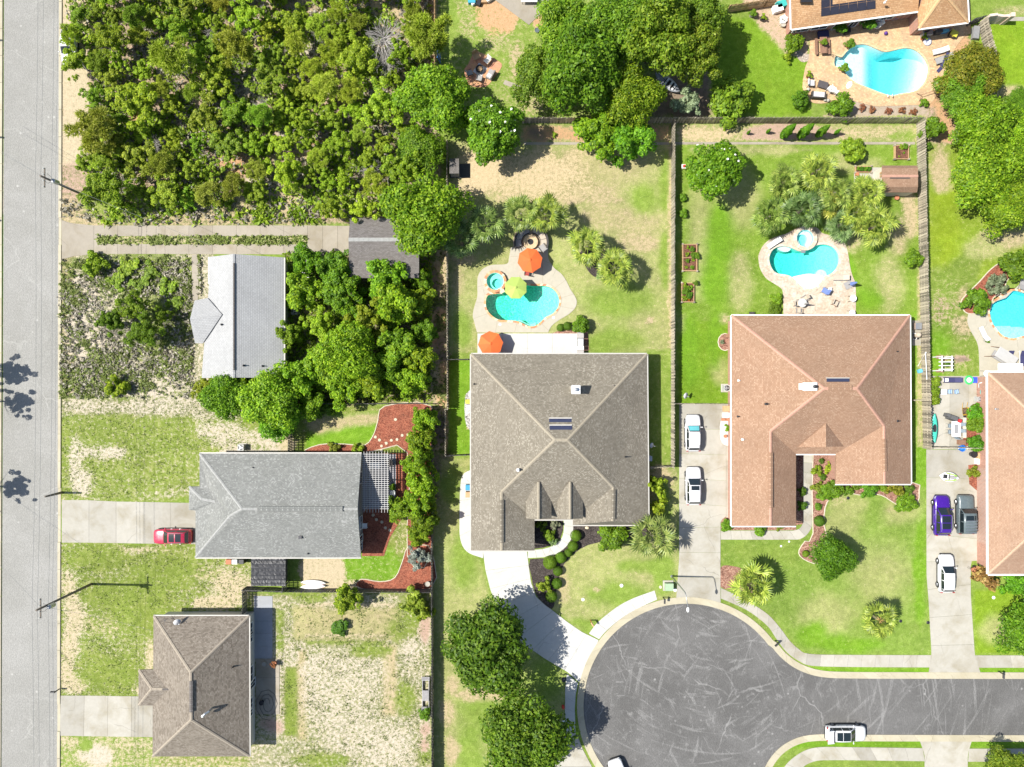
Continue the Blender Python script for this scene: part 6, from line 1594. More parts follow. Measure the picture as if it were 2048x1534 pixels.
scatter("dry_brush",5200,(124,-40,880,450,lambda x,y:(0.8 if pat1(x,y)>.5 else .2)if inw(x,y)else(.5 if y>400 and x<640 and free(x,y)else 0)),.24,BRUSH,22,6, "dry grey brush between the trees",.25)
scatter("weeds",4200,(122,505,402,795,lambda x,y:(0.9 if pat(x,y)>.50 else .12)if free(x,y)and not(x>385 and 590<y)else 0),.17,GRASSM,23,6, "weeds on the white sand lot",.2)
scatter("weeds",800,(196,472,616,489,lambda x,y:.9 if pat(x,y)>.42 else .2),.15,GRASSM,24,6, "weeds between the drive ribbons",.2)
scatter("dry_brush",2200,(122,520,402,795,lambda x,y:(0.8 if pat1(x,y)>.52 else .1)if free(x,y)and not(x>385 and 590<y)else 0),.2,BRUSH,25,6, "dry brush on the white sand lot",.2)
scatter("grass_tufts",5200,(122,800,500,1390,lambda x,y:(.9 if ptq(x,y)>.55 else .2)*(0 if(995<y<1090 or(x>375 and 900<y<1120)or(x>275 and y>1220))else 1)),.075,GRASSM,26,3, "coarse tufts in the grey house lawn",.07)
scatter("grass_tufts",3600,(562,1190,860,1534,lambda x,y:.9 if ptq(x,y)>.6 else .15),.08,GRASSM,27,3, "coarse tufts in the sandy back yard",.08)
scatter("leaf_litter",3000,(570,505,862,800,lambda x,y:.8 if not(695<x<840 and y<558)else 0),.24,LEAF_SCRUB,28,5, "low green growth under the trees",.25)
scatter("weeds",900,(866,505,893,905,lambda x,y:(.9 if pat(x,y)>.55 else .1)),.12,GRASSM,29,5, "weeds along the sandy track",.1)
# ------------------------------------------------------------------ cars
def car(name,label,px,py,rz,paint,L=4.7,W=1.85,H=1.68,boxy=0.0,sunroof=None,rails=False,bars=False,hatch=False,shade=False,sedan=False,group="parked cars"):
 g=G(px,py,0.8)
 root=thing(name,label, "car",(g.x,g.y,0.06),rz,group)
 hw=W/2
 S=[-.5,-.488,-.45,-.36,-.2,0,.2,.33,.42,.475,.5]
 wf=[.70,.84,.93,.97,.99,1,.99,.97,.93,.83,.64]
 zt=[.78,.92,1.0,1.02,1.02,1.0,.98,.95,.90,.80,.66]
 if boxy:wf=[.84,.93,.97,.98,.99,1,.99,.98,.97,.92,.80];zt=[.85,1.0,1.08,1.1,1.1,1.08,1.06,1.05,1.02,.95,.8]
 if sedan:zt=[.72,.86,.93,.95,.96,.96,.95,.91,.85,.75,.6]
 rings=[]
 for s,w,z in zip(S,wf,zt):
  x=s*L;y=hw*w
  half=[(y*.88,.24),(y*.97,.36),(y,.58),(y*.985,z-.2),(y*.93,z-.06),(y*.78,z-.005),(y*.4,z+.02)]
  rings.append([(x,-a,b)for a,b in half]+[(x,0,z+.025)]+[(x,a,b)for a,b in half[::-1]])
 def loft(mb,R,close=True):
  n=len(R[0]);v=[p for r in R for p in r];f=[]
  for i in range(len(R)-1):
   for k in range(n-1):f.append((i*n+k,(i+1)*n+k,(i+1)*n+k+1,i*n+k+1))
   if close:f.append((i*n+n-1,(i+1)*n+n-1,(i+1)*n,i*n))
  if close:f.append(tuple(range(n)));f.append(tuple((len(R)-1)*n+k for k in range(n-1,-1,-1)))
  mb.mesh(v,f)
 mb=MB();loft(mb,rings);body=part("body",mb,paint,root,True)
 zb=zt[5]-.02
 xs=[(-.47,zb+.03,.84,.80),(-.385 if not sedan else-.27,H-.05,.88,.66),(-.15,H,.89,.70),(.04,H-.03,.88,.68),(.215,zb+.02,.86,.80)]
 if boxy:xs=[(-.485,zb+.03,.9,.86),(-.45,H-.03,.92,.80),(-.15,H,.92,.82),(.06,H-.02,.92,.80),(.17,zb+.02,.9,.86)]
 gr=[]
 for s,z,wb,wr in xs:
  x=s*L
  half=[(hw*wb,zb),(hw*wr,z-.07 if z>zb+.1 else z),(hw*wr*.8,z-.01),(hw*wr*.4,z+.015)]
  gr.append([(x,-a,b)for a,b in half]+[(x,0,z+.02)]+[(x,a,b)for a,b in half[::-1]])
 mb=MB();loft(mb,gr,True);part("cabin",mb,paint,root,True)
 def patch(i0,i1,j0,j1,u0=.08,u1=.92,v0=.04,v1=.96,nj=None,off=.014,sub=1):
  """panel lying just proud of the cabin between stations i and ring points j"""
  mb=MB();A=[Vector(p)for p in gr[i0]];B=[Vector(p)for p in gr[i1]]
  js=[]
  n=(j1-j0)*2
  for k in range(n+1):
   t=j0+(j1-j0)*(v0+(v1-v0)*k/n);a=int(min(t,j1-1e-6));f=t-a
   js.append((A[a].lerp(A[a+1],f),B[a].lerp(B[a+1],f)))
  lo=[a.lerp(b,u0)for a,b in js];hi=[a.lerp(b,u1)for a,b in js]
  c=Vector((0,0,.7))
  for k in range(n):
   q=[lo[k],lo[k+1],hi[k+1],hi[k]]
   nn=(q[1]-q[0]).cross(q[3]-q[0])
   if nn.length<1e-9:continue
   nn.normalize()
   if nn.dot(sum(q,Vector((0,0,0)))/4-c)<0:nn=-nn
   mb.face([p+nn*off for p in q])
  return mb
 part("windshield",patch(3,4,1,7,.04,.93),CAR_GLASS,root)
 part("rear_window",patch(0,1,1,7,.25,.93),CAR_GLASS,root)
 for j in(0,7):
  v=(.12,.88)
  part("side_window",patch(2,3,j,j+1,.04,.96,*v),CAR_GLASS,root)
  part("side_window",patch(1,2,j,j+1,.04,.94,*v),CAR_GLASS,root)
  part("side_window",patch(0,1,j,j+1,.45,.96,*v),CAR_GLASS,root)
  part("side_window",patch(3,4,j,j+1,.02,.5,*v),CAR_GLASS,root)
 if shade:
  part("sun_shade",patch(3,4,1,7,.2,.85,.1,.9,off=.02),M_paint("teal_sunshade",(.12,.42,.45),.4,0),root)
 if sunroof:
  u0,u1,i0=sunroof
  part("sunroof",patch(i0,i0+1,2,6,u0,u1,.02,.98,off=.012),CAR_GLASS,root)
  if sunroof[2]==2 and u1-u0>.7:part("sunroof",patch(1,2,2,6,.35,.97,.02,.98,off=.012),CAR_GLASS,root)
 if rails:
  for s in(-1,1):
   mb=MB();mb.tube([(-.36*L,s*hw*.62,H-.05),(-.3*L,s*hw*.63,H+.05),(0,s*hw*.64,H+.05),(.04*L,s*hw*.63,H-.02)],.022,5);part("roof_rail",mb,GREY_METAL,root)
 if bars:
  for k in range(5):
   mb=MB();x=-.42*L+k*.075*L;mb.box((x,0,H+.07),(.06,hw*1.5,.04));part("roof_bar",mb,RIM,root)
 for sx in(.31,-.31):
  for sy in(-1,1):
   w=MB();c=(sx*L,sy*(hw-.1),.34)
   prof=[(.2,-.11),(.33,-.11),(.35,-.07),(.35,.07),(.33,.11),(.2,.11)]
   n=18;v=[];f=[]
   for r,t in prof:
    for k in range(n):v.append((c[0]+r*math.cos(TAU*k/n),c[1]+t,c[2]+r*math.sin(TAU*k/n)))
   for i in range(len(prof)):
    for k in range(n):f.append((i*n+k,i*n+(k+1)%n,((i+1)%len(prof))*n+(k+1)%n,((i+1)%len(prof))*n+k))
   w.mesh(v,f);wo_=part("wheel",w,RUBBER,root,True)
   rm=MB();
   rm.tube([(c[0],c[1]-.07,c[2]),(c[0],c[1]+.07,c[2])],.2,14)
   for k in range(5):
    a=TAU*k/5;rm.bar((c[0],c[1]+sy*.09,c[2]),(c[0]+.19*math.cos(a),c[1]+sy*.085,c[2]+.19*math.sin(a)),.05,.03)
   part("rim",rm,RIM,wo_)
   ar=MB();ar.tube([(c[0]+.40*math.cos(t),sy*(hw-.012),c[2]+.40*math.sin(t))for t in[math.pi*q/10 for q in range(11)]],.035,5);part("wheel_arch",ar,BLACK_PLASTIC,root)
 for s in(-1,1):
  mb=MB();mb.ball((.16*L,s*(hw+.1),zb+.08),.1,8,5,.8,1.1,.8);mb.bar((.165*L,s*hw*.85,zb+.02),(.16*L,s*(hw+.05),zb+.06),.05);part("wing_mirror",mb,paint,root)
  mb=MB();z=zt[9];mb.mesh([(.44*L,s*hw*.90,z+.02),(.486*L,s*hw*.70,z-.06),(.49*L,s*hw*.72,z-.16),(.455*L,s*hw*.925,z-.1),(.40*L,s*hw*.93,z+.04)],[(0,1,2,3),(0,3,4)]);part("headlight",mb,M_glass("lamp_glass",(.45,.47,.48),.1),root)
  mb=MB();mb.box((-.487*L,s*hw*.80,.95),(.08,.22,.2));part("taillight",mb,M_paint("tail_lamp",(.35,.015,.015),.2),root)
  for dx in(.02,-.2):
   mb=MB();mb.box((dx*L,s*(hw+.004),zb-.18),(.2,.03,.035));part("door_handle",mb,GREY_METAL,root)
  mb=MB();mb.box((0,s*(hw-.03),.3),(L*.48,.1,.12));part("sill",mb,BLACK_PLASTIC,root)
 mb=MB();mb.box((.5*L-.02,0,.42),(.12,W*.72,.14));part("bumper",mb,BLACK_PLASTIC,root)
 mb=MB();mb.box((-.5*L+.02,0,.45),(.12,W*.78,.16));part("bumper",mb,BLACK_PLASTIC,root)
 if hatch:
  a=Vector((-.38*L,0,H+.0));mb=MB();R=Matrix.Rotation(math.radians(10),3, 'Y')
  mb.box(a+Vector((-.42,0,.12)),(.85,W*.8,.07),M=R);hb=part("tailgate",mb,paint,root)
  mb=MB();mb.box(a+Vector((-.05,0,.06)),(.3,W*.7,.06));part("gap_seal",mb,BLACK_PLASTIC,hb)
 return root
CW=M_paint("white_car_paint",(.62,.62,.62),.3,.3);CR=M_paint("red_car_paint",(.42,.025,.06),.25,.5);CP=M_paint("purple_car_paint",(.045,.008,.22),.22,.6);CG=M_paint("grey_car_paint",(.10,.125,.13),.28,.5)
UPR=math.pi/2
car("parked_car", "white hatchback with teal sun shade, upper car in the pale drive",1386,866,UPR,CW,4.55,1.9,1.65,shade=True,rails=True)
car("parked_car", "white SUV with a small dark sunroof below the other white car",1387,972,UPR,CW,4.7,1.92,1.65,sunroof=(.35,.95,2))
car("parked_car", "red SUV with blue sunroof nosing out of the cracked drive",345,1073,math.pi,CR,4.75,1.9,1.66,sunroof=(.1,.85,2),rails=True)
car("parked_car", "dark purple SUV with black glass roof beside the grey SUV",1884,1031,UPR,CP,4.95,1.97,1.72,sunroof=(.05,.9,2),rails=True)
car("parked_car", "grey boxy SUV with pale roof bars beside the purple SUV",1931,1029,UPR,CG,4.8,1.95,1.85,boxy=1,sunroof=(.1,.75,2),bars=True)
car("parked_car", "white hatchback alone at the lower end of the stained drive",1893,1147,UPR,CW,4.7,1.88,1.55)
car("parked_car", "white SUV with black glass roof and open tailgate on the street",1692,1467,0,CW,4.95,1.95,1.65,sunroof=(.02,.98,2),hatch=True)
car("parked_car", "white car half hidden under the trees by the street",137,94,-UPR,CW,4.5,1.85,1.5,sedan=True)
car("parked_car", "white car cut off by the bottom edge below the turning circle",1240,1556,1.9,CW,4.7,1.88,1.6)
# ------------------------------------------------------------------ street furniture
POLE_W=M_plain("pole_wood",(.15,.125,.10),.9,.3,4)
def pole(px,py,h,label,arm_rz=1.57,gear=True):
 root=thing("utility_pole",label, "utility pole",G(px,py),0, "utility poles along the street")
 mb=MB();mb.tube([(0,0,-.2),(0,0,h)],[.17,.115],10);part("pole",mb,POLE_W,root,True)
 if gear:
  c,s=math.cos(arm_rz),math.sin(arm_rz)
  mb=MB();mb.bar((-c*1.1,-s*1.1,h-.7),(c*1.1,s*1.1,h-.7),.1,.12);arm=part("crossarm",mb,POLE_W,root)
  for t in(-1,-.35,.35,1):
   mb=MB();mb.lathe([(.03,0),(.06,.06),(.04,.1),(.06,.15),(.03,.22)],8,(c*t,s*t,h-.64));part("insulator",mb,M_plain("porcelain",(.6,.6,.58),.3,.05,5),arm)
  mb=MB();mb.lathe([(.2,-.45),(.26,-.42),(.26,.4),(.22,.46),(.08,.5)],12,(.42,-.1,h-1.9));tr=part("transformer",mb,GREY_METAL,root)
  mb=MB();mb.tube([(.42,-.1,h-1.4),(.5,.2,h-1.1),(.2,.5,h-.8)],.02,4);mb.tube([(.36,-.2,h-1.45),(.1,-.5,h-1.1),(0,-.3,h-.7)],.02,4);part("lead_wire",mb,BLACK_PLASTIC,tr)
 return root
pole(188,399,10.0, "wooden utility pole with transformer beside the wood")
pole(183,1168,10.2, "wooden utility pole with transformer in front of the grey house")
pole(124,985,3.2, "short dark pole at the kerb by the red car's drive",gear=False)
for i,(x,y)in enumerate(((-20,81),(-18,275),(-22,441),(-24,1022))):
 pole(x,y,2.2,("post west of the road at the top", "post west of the road above the first power pole", "post west of the road at the twin ribbon drive", "post west of the road opposite the red car's drive")[i],gear=False)
WIRE_M=M_plain('bare_wire',(.2,.2,.2),.5,.1,4)
def wire(label,pts,r=.018,sag=.35):
 P=[Vector(p)for p in pts]
 out=[]
 for a,b in zip(P,P[1:]):
  for k in range(12):
   t=k/12;out.append(a.lerp(b,t)-Vector((0,0,sag*4*t*(1-t))))
 out.append(P[-1])
 mb=MB();mb.tube(out,r*.75,4,False);o=part("power_line",mb,WIRE_M);tag(o,label, "power line", "overhead power lines")
A1,A2=G(188,399),G(183,1168)
for dx,dz,lab in((-.9,9.5, "westernmost overhead line strung between the two utility poles"),(-.3,9.5, "overhead line second from the west between the utility poles"),(.9,9.5, "easternmost overhead line strung between the two utility poles"),(.1,7.6, "lower thick cable strung between the two utility poles")):
 n0=G(190,-300)
 wire(lab,[(n0.x+dx,n0.y,dz),(A1.x+dx,A1.y,dz),(A2.x+dx,A2.y,dz+.1),(A2.x+dx-.1,A2.y-45,dz)],.02)
for(a,za),(b,zb_),lab in((((-60,250),9),((188,399),9.3), "overhead line crossing the road to the upper pole"),(((-60,262),8.6),((188,399),8.8), "second overhead line crossing the road to the upper pole"),(((188,399),8.9),((470,512),5.4), "service wire from the upper pole to the pale roof"),(((-60,985),6),((183,1168),9.4), "overhead line crossing the road to the lower pole"),(((183,1168),9),((330,1240),3.6), "service wire from the lower pole to the brown roof")):
 p,q=G(*a),G(*b);wire(lab,[(p.x,p.y,za),(q.x,q.y,zb_)],.018)
root=thing("street_lamp", "grey street lamp leaning over the turning circle kerb", "street lamp",G(1343,1152))
mb=MB();mb.tube([(0,0,0),(0,0,7.0),(.05,-.3,7.25),(.2,-1.6,7.35)],[.1,.07,.05,.04],8);part("mast",mb,GREY_METAL,root,True)
mb=MB();mb.ball((.22,-1.85,7.33),.3,10,6,.55,1.1,.35);part("lamp_head",mb,WHITE_PAINT,root,True)
mb=MB();mb.lathe([(.16,0),(.16,.25),(.11,.3)],10);part("base",mb,GREY_METAL,root)
def mailbox(px,py,rz,label,mat,post=None):
 r=thing("mailbox",label, "mailbox",G(px,py),rz, "mailboxes along the kerbs")
 mb=MB();mb.box((0,0,.5),(.1,.1,1.0));part("post",mb,post or mat,r)
 mb=MB();mb.bar((-.1,0,.9),(.45,0,.9),.08);part("arm",mb,post or mat,r)
 mb=MB();n=8;v=[]
 for x in(-.05,.5):v+=[(x,.1*math.cos(math.pi*k/n),1.08+.1*math.sin(math.pi*k/n))for k in range(n+1)]+[(x,-.1,.95),(x,.1,.95)]
 m=n+3;f=[tuple(range(m)),tuple(range(2*m-1,m-1,-1))]+[(k,(k+1)%m,(k+1)%m+m,k+m)for k in range(m)]
 mb.mesh(v,f);part("box",mb,mat,r)
mailbox(1326,1194,-1.6, "black mailbox beside the green transformer box",BLACK_PLASTIC)
mailbox(1181,1240,-1.0, "reddish wooden mailbox post by the curved white pavement",CEDAR,M_plain("red_post",(.4,.12,.05),.7,.2,5))
mailbox(1550,1281,-2.4, "dark mailbox on the grass strip of the turning circle bend",BLACK_PLASTIC)
mailbox(1996,1342,-1.6, "grey mailbox at the kerb on the right below the dark tree",DARK_METAL)
mailbox(1982,1500,1.6, "dark mailbox on the lower pavement at the bottom right",BLACK_PLASTIC)
mailbox(120,1377,3.1, "dark mailbox at the street by the brown house drive",BLACK_PLASTIC)
r=thing("fire_hydrant", "red fire hydrant beside the white pavement", "hydrant",G(1126,1412))
mb=MB();mb.lathe([(.17,0),(.17,.06),(.11,.1),(.11,.55),(.15,.58),(.14,.66),(.06,.76),(.03,.8)],12);part("body",mb,M_paint("red_hydrant",(.5,.03,.02),.4,.2),r,True)
for a in(0,1.57,3.14):
 mb=MB();mb.tube([(0,0,.42),(math.cos(a)*.19,math.sin(a)*.19,.42)],.055,8);part("nozzle",mb,M_paint("red_hydrant",(0,0,0)),r)
r=thing("transformer_box", "pale green transformer box on the lawn by the street lamp", "utility box",G(1336,1171))
mb=MB();mb.box((0,0,.4),(.95,.9,.8));part("cabinet",mb,M_plain("green_cabinet",(.28,.38,.24),.6,.1,4),r)
mb=MB();mb.box((0,.05,.82),(1.0,.85,.05));part("lid",mb,M_plain("green_cabinet",(0,0,0)),r);mb=MB();mb.box((0,0,.03),(1.3,1.3,.1));part("pad",mb,CONC_PALE,r)
for x,y,lab,m_,rr in((1243,1171, "small white meter lid on the lawn left of the green box",WHITE_PAINT,.22),(1166,1199, "white round sprinkler lid on the curved drive lawn",WHITE_PAINT,.2),(1321,1174, "small pale green stub beside the green box",EDGE,.2),(1350,1180, "white meter lid right of the green box",WHITE_PAINT,.22),(1128,1359, "dark meter lid beside the white pavement",DARK_METAL,.3),(1127,1443, "pale meter lid below the hydrant",WHITE_PAINT,.2),(1801,1242, "dark sprinkler lid right of the lone palm",DARK_METAL,.2),(1856,1245, "dark sprinkler lid beside the stained drive",DARK_METAL,.2),(1987,1195, "white lid on the lawn right of the stained drive",WHITE_PAINT,.2),(1696,996, "small dark round lid under the pink roofed front wing",DARK_METAL,.2),(1562,1092, "white light on the lawn near the front walk bend",WHITE_PAINT,.13),(1578,1083, "second white light at the front walk bend",WHITE_PAINT,.12)):
 mb=MB();mb.lathe([(rr,-.02),(rr,.05),(rr*.8,.07)],12);r=thing("ground_lid",lab, "ground lid",G(x,y));part("lid",mb,m_,r)
 # ------------------------------------------------------------------ garden furniture
CUSH_W=M_plain("white_cushion",(.6,.59,.56),.8,.08,5);CUSH_N=M_plain("navy_cushion",(.035,.035,.10),.8,.15,6);CUSH_B=M_plain("blue_cushion",(.13,.19,.42),.8,.15,6);CUSH_G=M_plain("grey_cushion",(.28,.27,.26),.8,.12,6)
RATTAN=M_plain("dark_rattan",(.05,.045,.042),.7,.3,30);BEIGE=M_plain("beige_sling",(.42,.36,.28),.8,.12,8)
def deg(a):return math.radians(a)
def umbrella(px,py,R,z,mat,label,rot=.2):
 g=G(px,py,z-.2)
 r=thing("garden_umbrella",label, "umbrella",(g.x,g.y,.06),rot)
 mb=MB();mb.tube([(0,0,.05),(0,0,z)],.028,8);part("pole",mb,DARK_METAL,r)
 mb=MB();mb.lathe([(.3,0),(.3,.06),(.08,.1),(.06,.3)],16);part("base",mb,DARK_METAL,r)
 n=8
 for k in range(n):
  a0,a1=TAU*k/n,TAU*(k+1)/n;mb=MB();am=(a0+a1)/2
  def pt(a,t,s=0):return Vector((math.cos(a)*R*t,math.sin(a)*R*t,z-.5*t**1.15*R/1.5-s))
  for t0,t1,s0,s1 in((.04,.35,0,.015),(.35,.7,.015,.03),(.7,1,.03,.05)):
   m0=pt(am,t0*math.cos(math.pi/n),s0);m1=pt(am,t1*math.cos(math.pi/n)*(.985 if t1==1 else 1),s1)
   mb.face([pt(a0,t0),pt(a0,t1),m1,m0]);mb.face([m0,m1,pt(a1,t1),pt(a1,t0)])
  e0,e1=pt(a0,1),pt(a1,1);em=pt(am,math.cos(math.pi/n)*.985,.05);d=Vector((0,0,-.09))
  mb.face([e0,e0+d,em+d,em]);mb.face([em,em+d,e1+d,e1])
  part("canopy_panel",mb,mat,r)
  mb=MB();mb.bar(pt(a0,.05)-Vector((0,0,.03)),pt(a0,.98)-Vector((0,0,.03)),.018);part("rib",mb,DARK_METAL,r)
 mb=MB();mb.lathe([(.2,-.02),(.13,.03),(.03,.06),(.025,.12)],10,(0,0,z));part("vent_cap",mb,mat,r)
ORG=M_plain("orange_canvas",(.62,.115,.022),.8,.06,3,objvar=.2);LIME=M_plain("lime_canvas",(.30,.40,.085),.8,.06,3,objvar=.16)
umbrella(1060,520,1.55,2.5,ORG, "orange octagonal umbrella between the fire pit and the turquoise pool")
umbrella(1031.5,575,1.42,2.5,LIME, "lime green umbrella over the edge of the turquoise pool",.39)
umbrella(981,687,1.55,2.5,ORG, "orange umbrella at the left end of the white patio",.1)
def lounger(px,py,rz,label,mat=CUSH_W,frame=GREY_METAL,z=.06,L=1.95,W=.65):
 r=thing("sun_lounger",label, "sun lounger",G(px,py,z),rz)
 for sx in(-.42,.42):
  for sy in(-.46,.46):mb=MB();mb.box((sx*L,sy*W,.16),(.04,.04,.32));part("leg",mb,frame,r)
 mb=MB()
 for s in(-1,1):mb.box((0,s*W/2,.33),(L,.04,.05))
 part("frame",mb,frame,r)
 mb=MB();mb.box((L*.17,0,.38),(L*.62,W*.94,.07));part("seat_pad",mb,mat,r)
 mb=MB();mb.box((-L*.31,0,.53),(L*.38,W*.94,.07),M=Matrix.Rotation(deg(26),3, 'Y'));part("back_pad",mb,mat,r)
 return r
def chair(px,py,rz,label,mat=CUSH_W,frame=DARK_METAL,z=.06,W=.62,arms=True,nm="patio_chair",group=None):
 r=thing(nm,label, "chair",G(px,py,z),rz,group)
 for sx in(-1,1):
  for sy in(-1,1):mb=MB();mb.bar((sx*W*.48,sy*W*.46,0),(sx*W*.42,sy*W*.44,.42),.035);part("leg",mb,frame,r)
  if arms:mb=MB();mb.box((0,sx*W*.5,.62),(W*.95,.06,.04));mb.bar((W*.4,sx*W*.5,.4),(W*.4,sx*W*.5,.62),.035);part("arm",mb,frame,r)
 mb=MB();mb.box((.02,0,.44),(W*.9,W*.86,.09));part("seat",mb,mat,r)
 mb=MB();mb.box((-W*.5,0,.72),(.09,W*.86,.55),M=Matrix.Rotation(deg(-12),3, 'Y'));part("backrest",mb,mat,r)
 return r
def table(px,py,rz,label,sx,sy,h,top,leg=DARK_METAL,z=.06,round_=False,inset=None):
 r=thing("table",label, "table",G(px,py,z),rz)
 mb=MB()
 if round_:mb.lathe([(sx*.5,0),(sx*.5,.035),(sx*.48,.045)],24,(0,0,h))
 else:mb.box((0,0,h),(sx,sy,.05))
 part("tabletop",mb,top,r)
 if inset:mb=MB();mb.box((0,0,h+.03),(sx*.6,sy*.45,.015));part("inlay",mb,inset,r)
 for a in(-1,1):
  for b in(-1,1):mb=MB();mb.bar((a*sx*.36,b*sy*.36,h),(a*sx*.42,b*sy*.42,0),.04);part("leg",mb,leg,r)
 return r
def crate(name,label,cat,px,py,rz,d,mat,lid=None,z=.06,lidscale=1.05):
 r=thing(name,label,cat,G(px,py,z),rz)
 mb=MB();mb.box((0,0,d[2]/2),d,taper=.96);part("body",mb,mat,r)
 mb=MB();mb.box((0,0,d[2]+.025),(d[0]*lidscale,d[1]*lidscale,.05),taper=.94);part("lid",mb,lid or mat,r)
 for s in(-1,1):mb=MB();mb.box((0,s*d[1]*.5,d[2]*.75),(d[0]*.3,.04,.05));part("handle",mb,lid or mat,r)
 return r
def ac_unit(px,py,label,s=.8):
 r=thing("air_conditioner",label, "air conditioner",G(px,py),0)
 mb=MB();mb.box((0,0,.05),(s*1.3,s*1.3,.1));part("pad",mb,CONC_PALE,r)
 mb=MB();mb.box((0,0,.45),(s,s,.7));part("cabinet",mb,M_plain("unit_steel",(.36,.36,.34),.5,.12,5),r)
 mb=MB();mb.lathe([(s*.42,.80),(s*.42,.815)],20);f=part("fan_well",mb,BLACK_PLASTIC,r)
 mb=MB()
 for k in range(3):mb.bar((0,0,.83),(math.cos(k*2.09)*s*.36,math.sin(k*2.09)*s*.36,.84),.14,.015)
 part("fan",mb,GREY_METAL,f)
 mb=MB()
 for k in range(1,4):mb.tube([(math.cos(TAU*i/16)*s*.13*k,math.sin(TAU*i/16)*s*.13*k,.86)for i in range(17)],.008,3,False)
 part("grille",mb,GREY_METAL,f)
def dish(px,py,z,label,rz=0.6,s=.32,roof=False,ht=None):
 r=thing("satellite_dish",label, "satellite dish",G(px,py,z),rz)
 h=ht or .5
 mb=MB();mb.tube([(0,0,0),(0,0,h)],.03,6);part("mast",mb,GREY_METAL,r)
 mb=MB();prof=[(s*t,.16*t*t)for t in(.02,.3,.6,.85,1)];mb.lathe(prof+[(s,.18)],18)
 R=Matrix.Rotation(deg(38),3, 'Y');mb.v=[tuple(R@Vector(p)+Vector((.05,0,h)))for p in mb.v];part("reflector",mb,M_plain("dish_grey",(.5,.5,.5),.5,.05,4),r,True)
 mb=MB();mb.bar((.05,0,h-.15),(.5,0,h+.25),.03);mb.box((.5,0,h+.28),(.1,.08,.08));part("feed_arm",mb,GREY_METAL,r)
def pot(px,py,label,s=.25,mat=TERRACOTTA,plant="bush",tone=(1.15,1.1,.8),z=.06,ps=1.0):
 r=thing("plant_pot",label, "plant pot",G(px,py,z),0)
 mb=MB();mb.lathe([(s*.7,0),(s*.95,s*1.4),(s*1.08,s*1.45),(s*1.08,s*1.6),(s*.9,s*1.6),(s*.88,s*1.45)],14);part("pot",mb,mat,r)
 if plant:
  R,H_,c,t=proto(plant,0);o=link("foliage",c,r,(0,0,s*1.6+s*.7*ps));k=s*1.5*ps/R;o.scale=(k,k,k);o.color=(*tone,1)
 return r
def raised_bed(px0,py0,px1,py1,label,dividers=(),plants=(),h=.35):
 c=G((px0+px1)/2,(py0+py1)/2);w=(px1-px0)/PPM;d=(py1-py0)/PPM
 r=thing("raised_bed",label, "raised bed",c)
 for a in(-1,1):
  mb=MB();mb.box((a*(w/2-.04),0,h/2),(.08,d-.17,h));part("side_board",mb,CEDAR,r)
  mb=MB();mb.box((0,a*(d/2-.04),h/2),(w,.08,h));part("side_board",mb,CEDAR,r)
  for b in(-1,1):mb=MB();mb.box((a*w/2,b*d/2,h/2+.04),(.18,.18,h+.08));part("corner_post",mb,WOOD_GREY,r)
 for t in dividers:mb=MB();mb.box((0,t*d/2,h/2),(w-.17,.06,h-.02));part("divider",mb,CEDAR,r)
 mb=MB();mb.box((0,0,h*.35),(w-.12,d-.12,h*.7));part("soil",mb,BED_SOIL,r)
 for i,(u,v,s,tone)in enumerate(plants):
  R,H_,cc_,t=proto("bush" if i%2 else "loose",i);o=link("vegetable_plant",cc_,r,(u*w/2,v*d/2,h*.7+s*.4));k=s/R;o.scale=(k,k,k);o.color=(*tone,1)
BR2=(1.1,1.1,.8);BED_SOIL=M_granular('brown_bed_soil',[(.07,.03,.016),(.13,.055,.03),(.2,.09,.05)],10)
raised_bed(1364,489,1393,543, "cedar raised bed with a divider beside the long fence",(0,),[(-.3,.7,.28,BR2),(.3,.6,.35,BR2),(-.4,.2,.3,BR2),(.5,.15,.4,BR2),(.9,.25,.32,BR2),(-.4,-.25,.3,BR2),(.4,-.2,.22,BR2),(.3,-.75,.26,BR2),(-.5,-.75,.24,BR2)])
raised_bed(1362,566,1387,605, "cedar raised bed overgrown with greens below the divided bed",(),[(-.5,.7,.4,BR2),(-.4,.1,.5,BR2),(.3,.4,.4,(.8,1,.7)),(.2,-.3,.45,(.8,1,.7)),(-.5,-.6,.4,BR2),(.1,-.75,.25,(2.4,.5,.5))])
raised_bed(1787,292,1815,320, "raised bed with green plants at its top end above the barn shed",(),[(-.2,.7,.35,BR2),(.4,.75,.38,BR2),(0,.6,.3,BR2),(.3,-.1,.14,BR2),(-.4,-.6,.14,BR2)])
raised_bed(1709,333,1741,346, "low herb box left of the barn shed",(),[(-.7,0,.3,(.7,1,.6)),(-.25,0,.3,(.7,1,.6)),(.25,0,.3,(.7,1,.6)),(.7,0,.3,(.7,1,.6))],.25)
strip("slab",[(1708,347),(1762,347)],[(1708,366),(1762,366)],3,.04,CONC_PALE);strip("slab",[(1738,335),(1763,335)],[(1738,347),(1763,347)],1,.036,CONC_PALE)
pot(1712,350, "small red pot on the slab left of the barn shed",.22,TERRACOTTA,None);pot(1791,397, "terracotta pot below the barn shed",.25,TERRACOTTA,None);pot(1389,567, "terracotta pot at the corner of the overgrown bed",.22,TERRACOTTA, "bush",z=0)
pot(1392,514, "pot at the side of the divided bed",.2,TERRACOTTA, "bush",z=0,ps=1.2)
r=thing("bird_feeder", "little red topped feeder left of the magnolia", "bird feeder",G(1365,338))
mb=MB();mb.box((0,0,.5),(.08,.08,1.0));part("post",mb,WOOD_GREY,r);mb=MB();mb.box((0,0,1.05),(.7,.5,.12));part("tray",mb,WHITE_PAINT,r);mb=MB();mb.box((0,0,1.3),(.45,.34,.3),taper=.6);part("roof",mb,M_paint("red_roof_paint",(.5,.03,.02),.5,0),r)
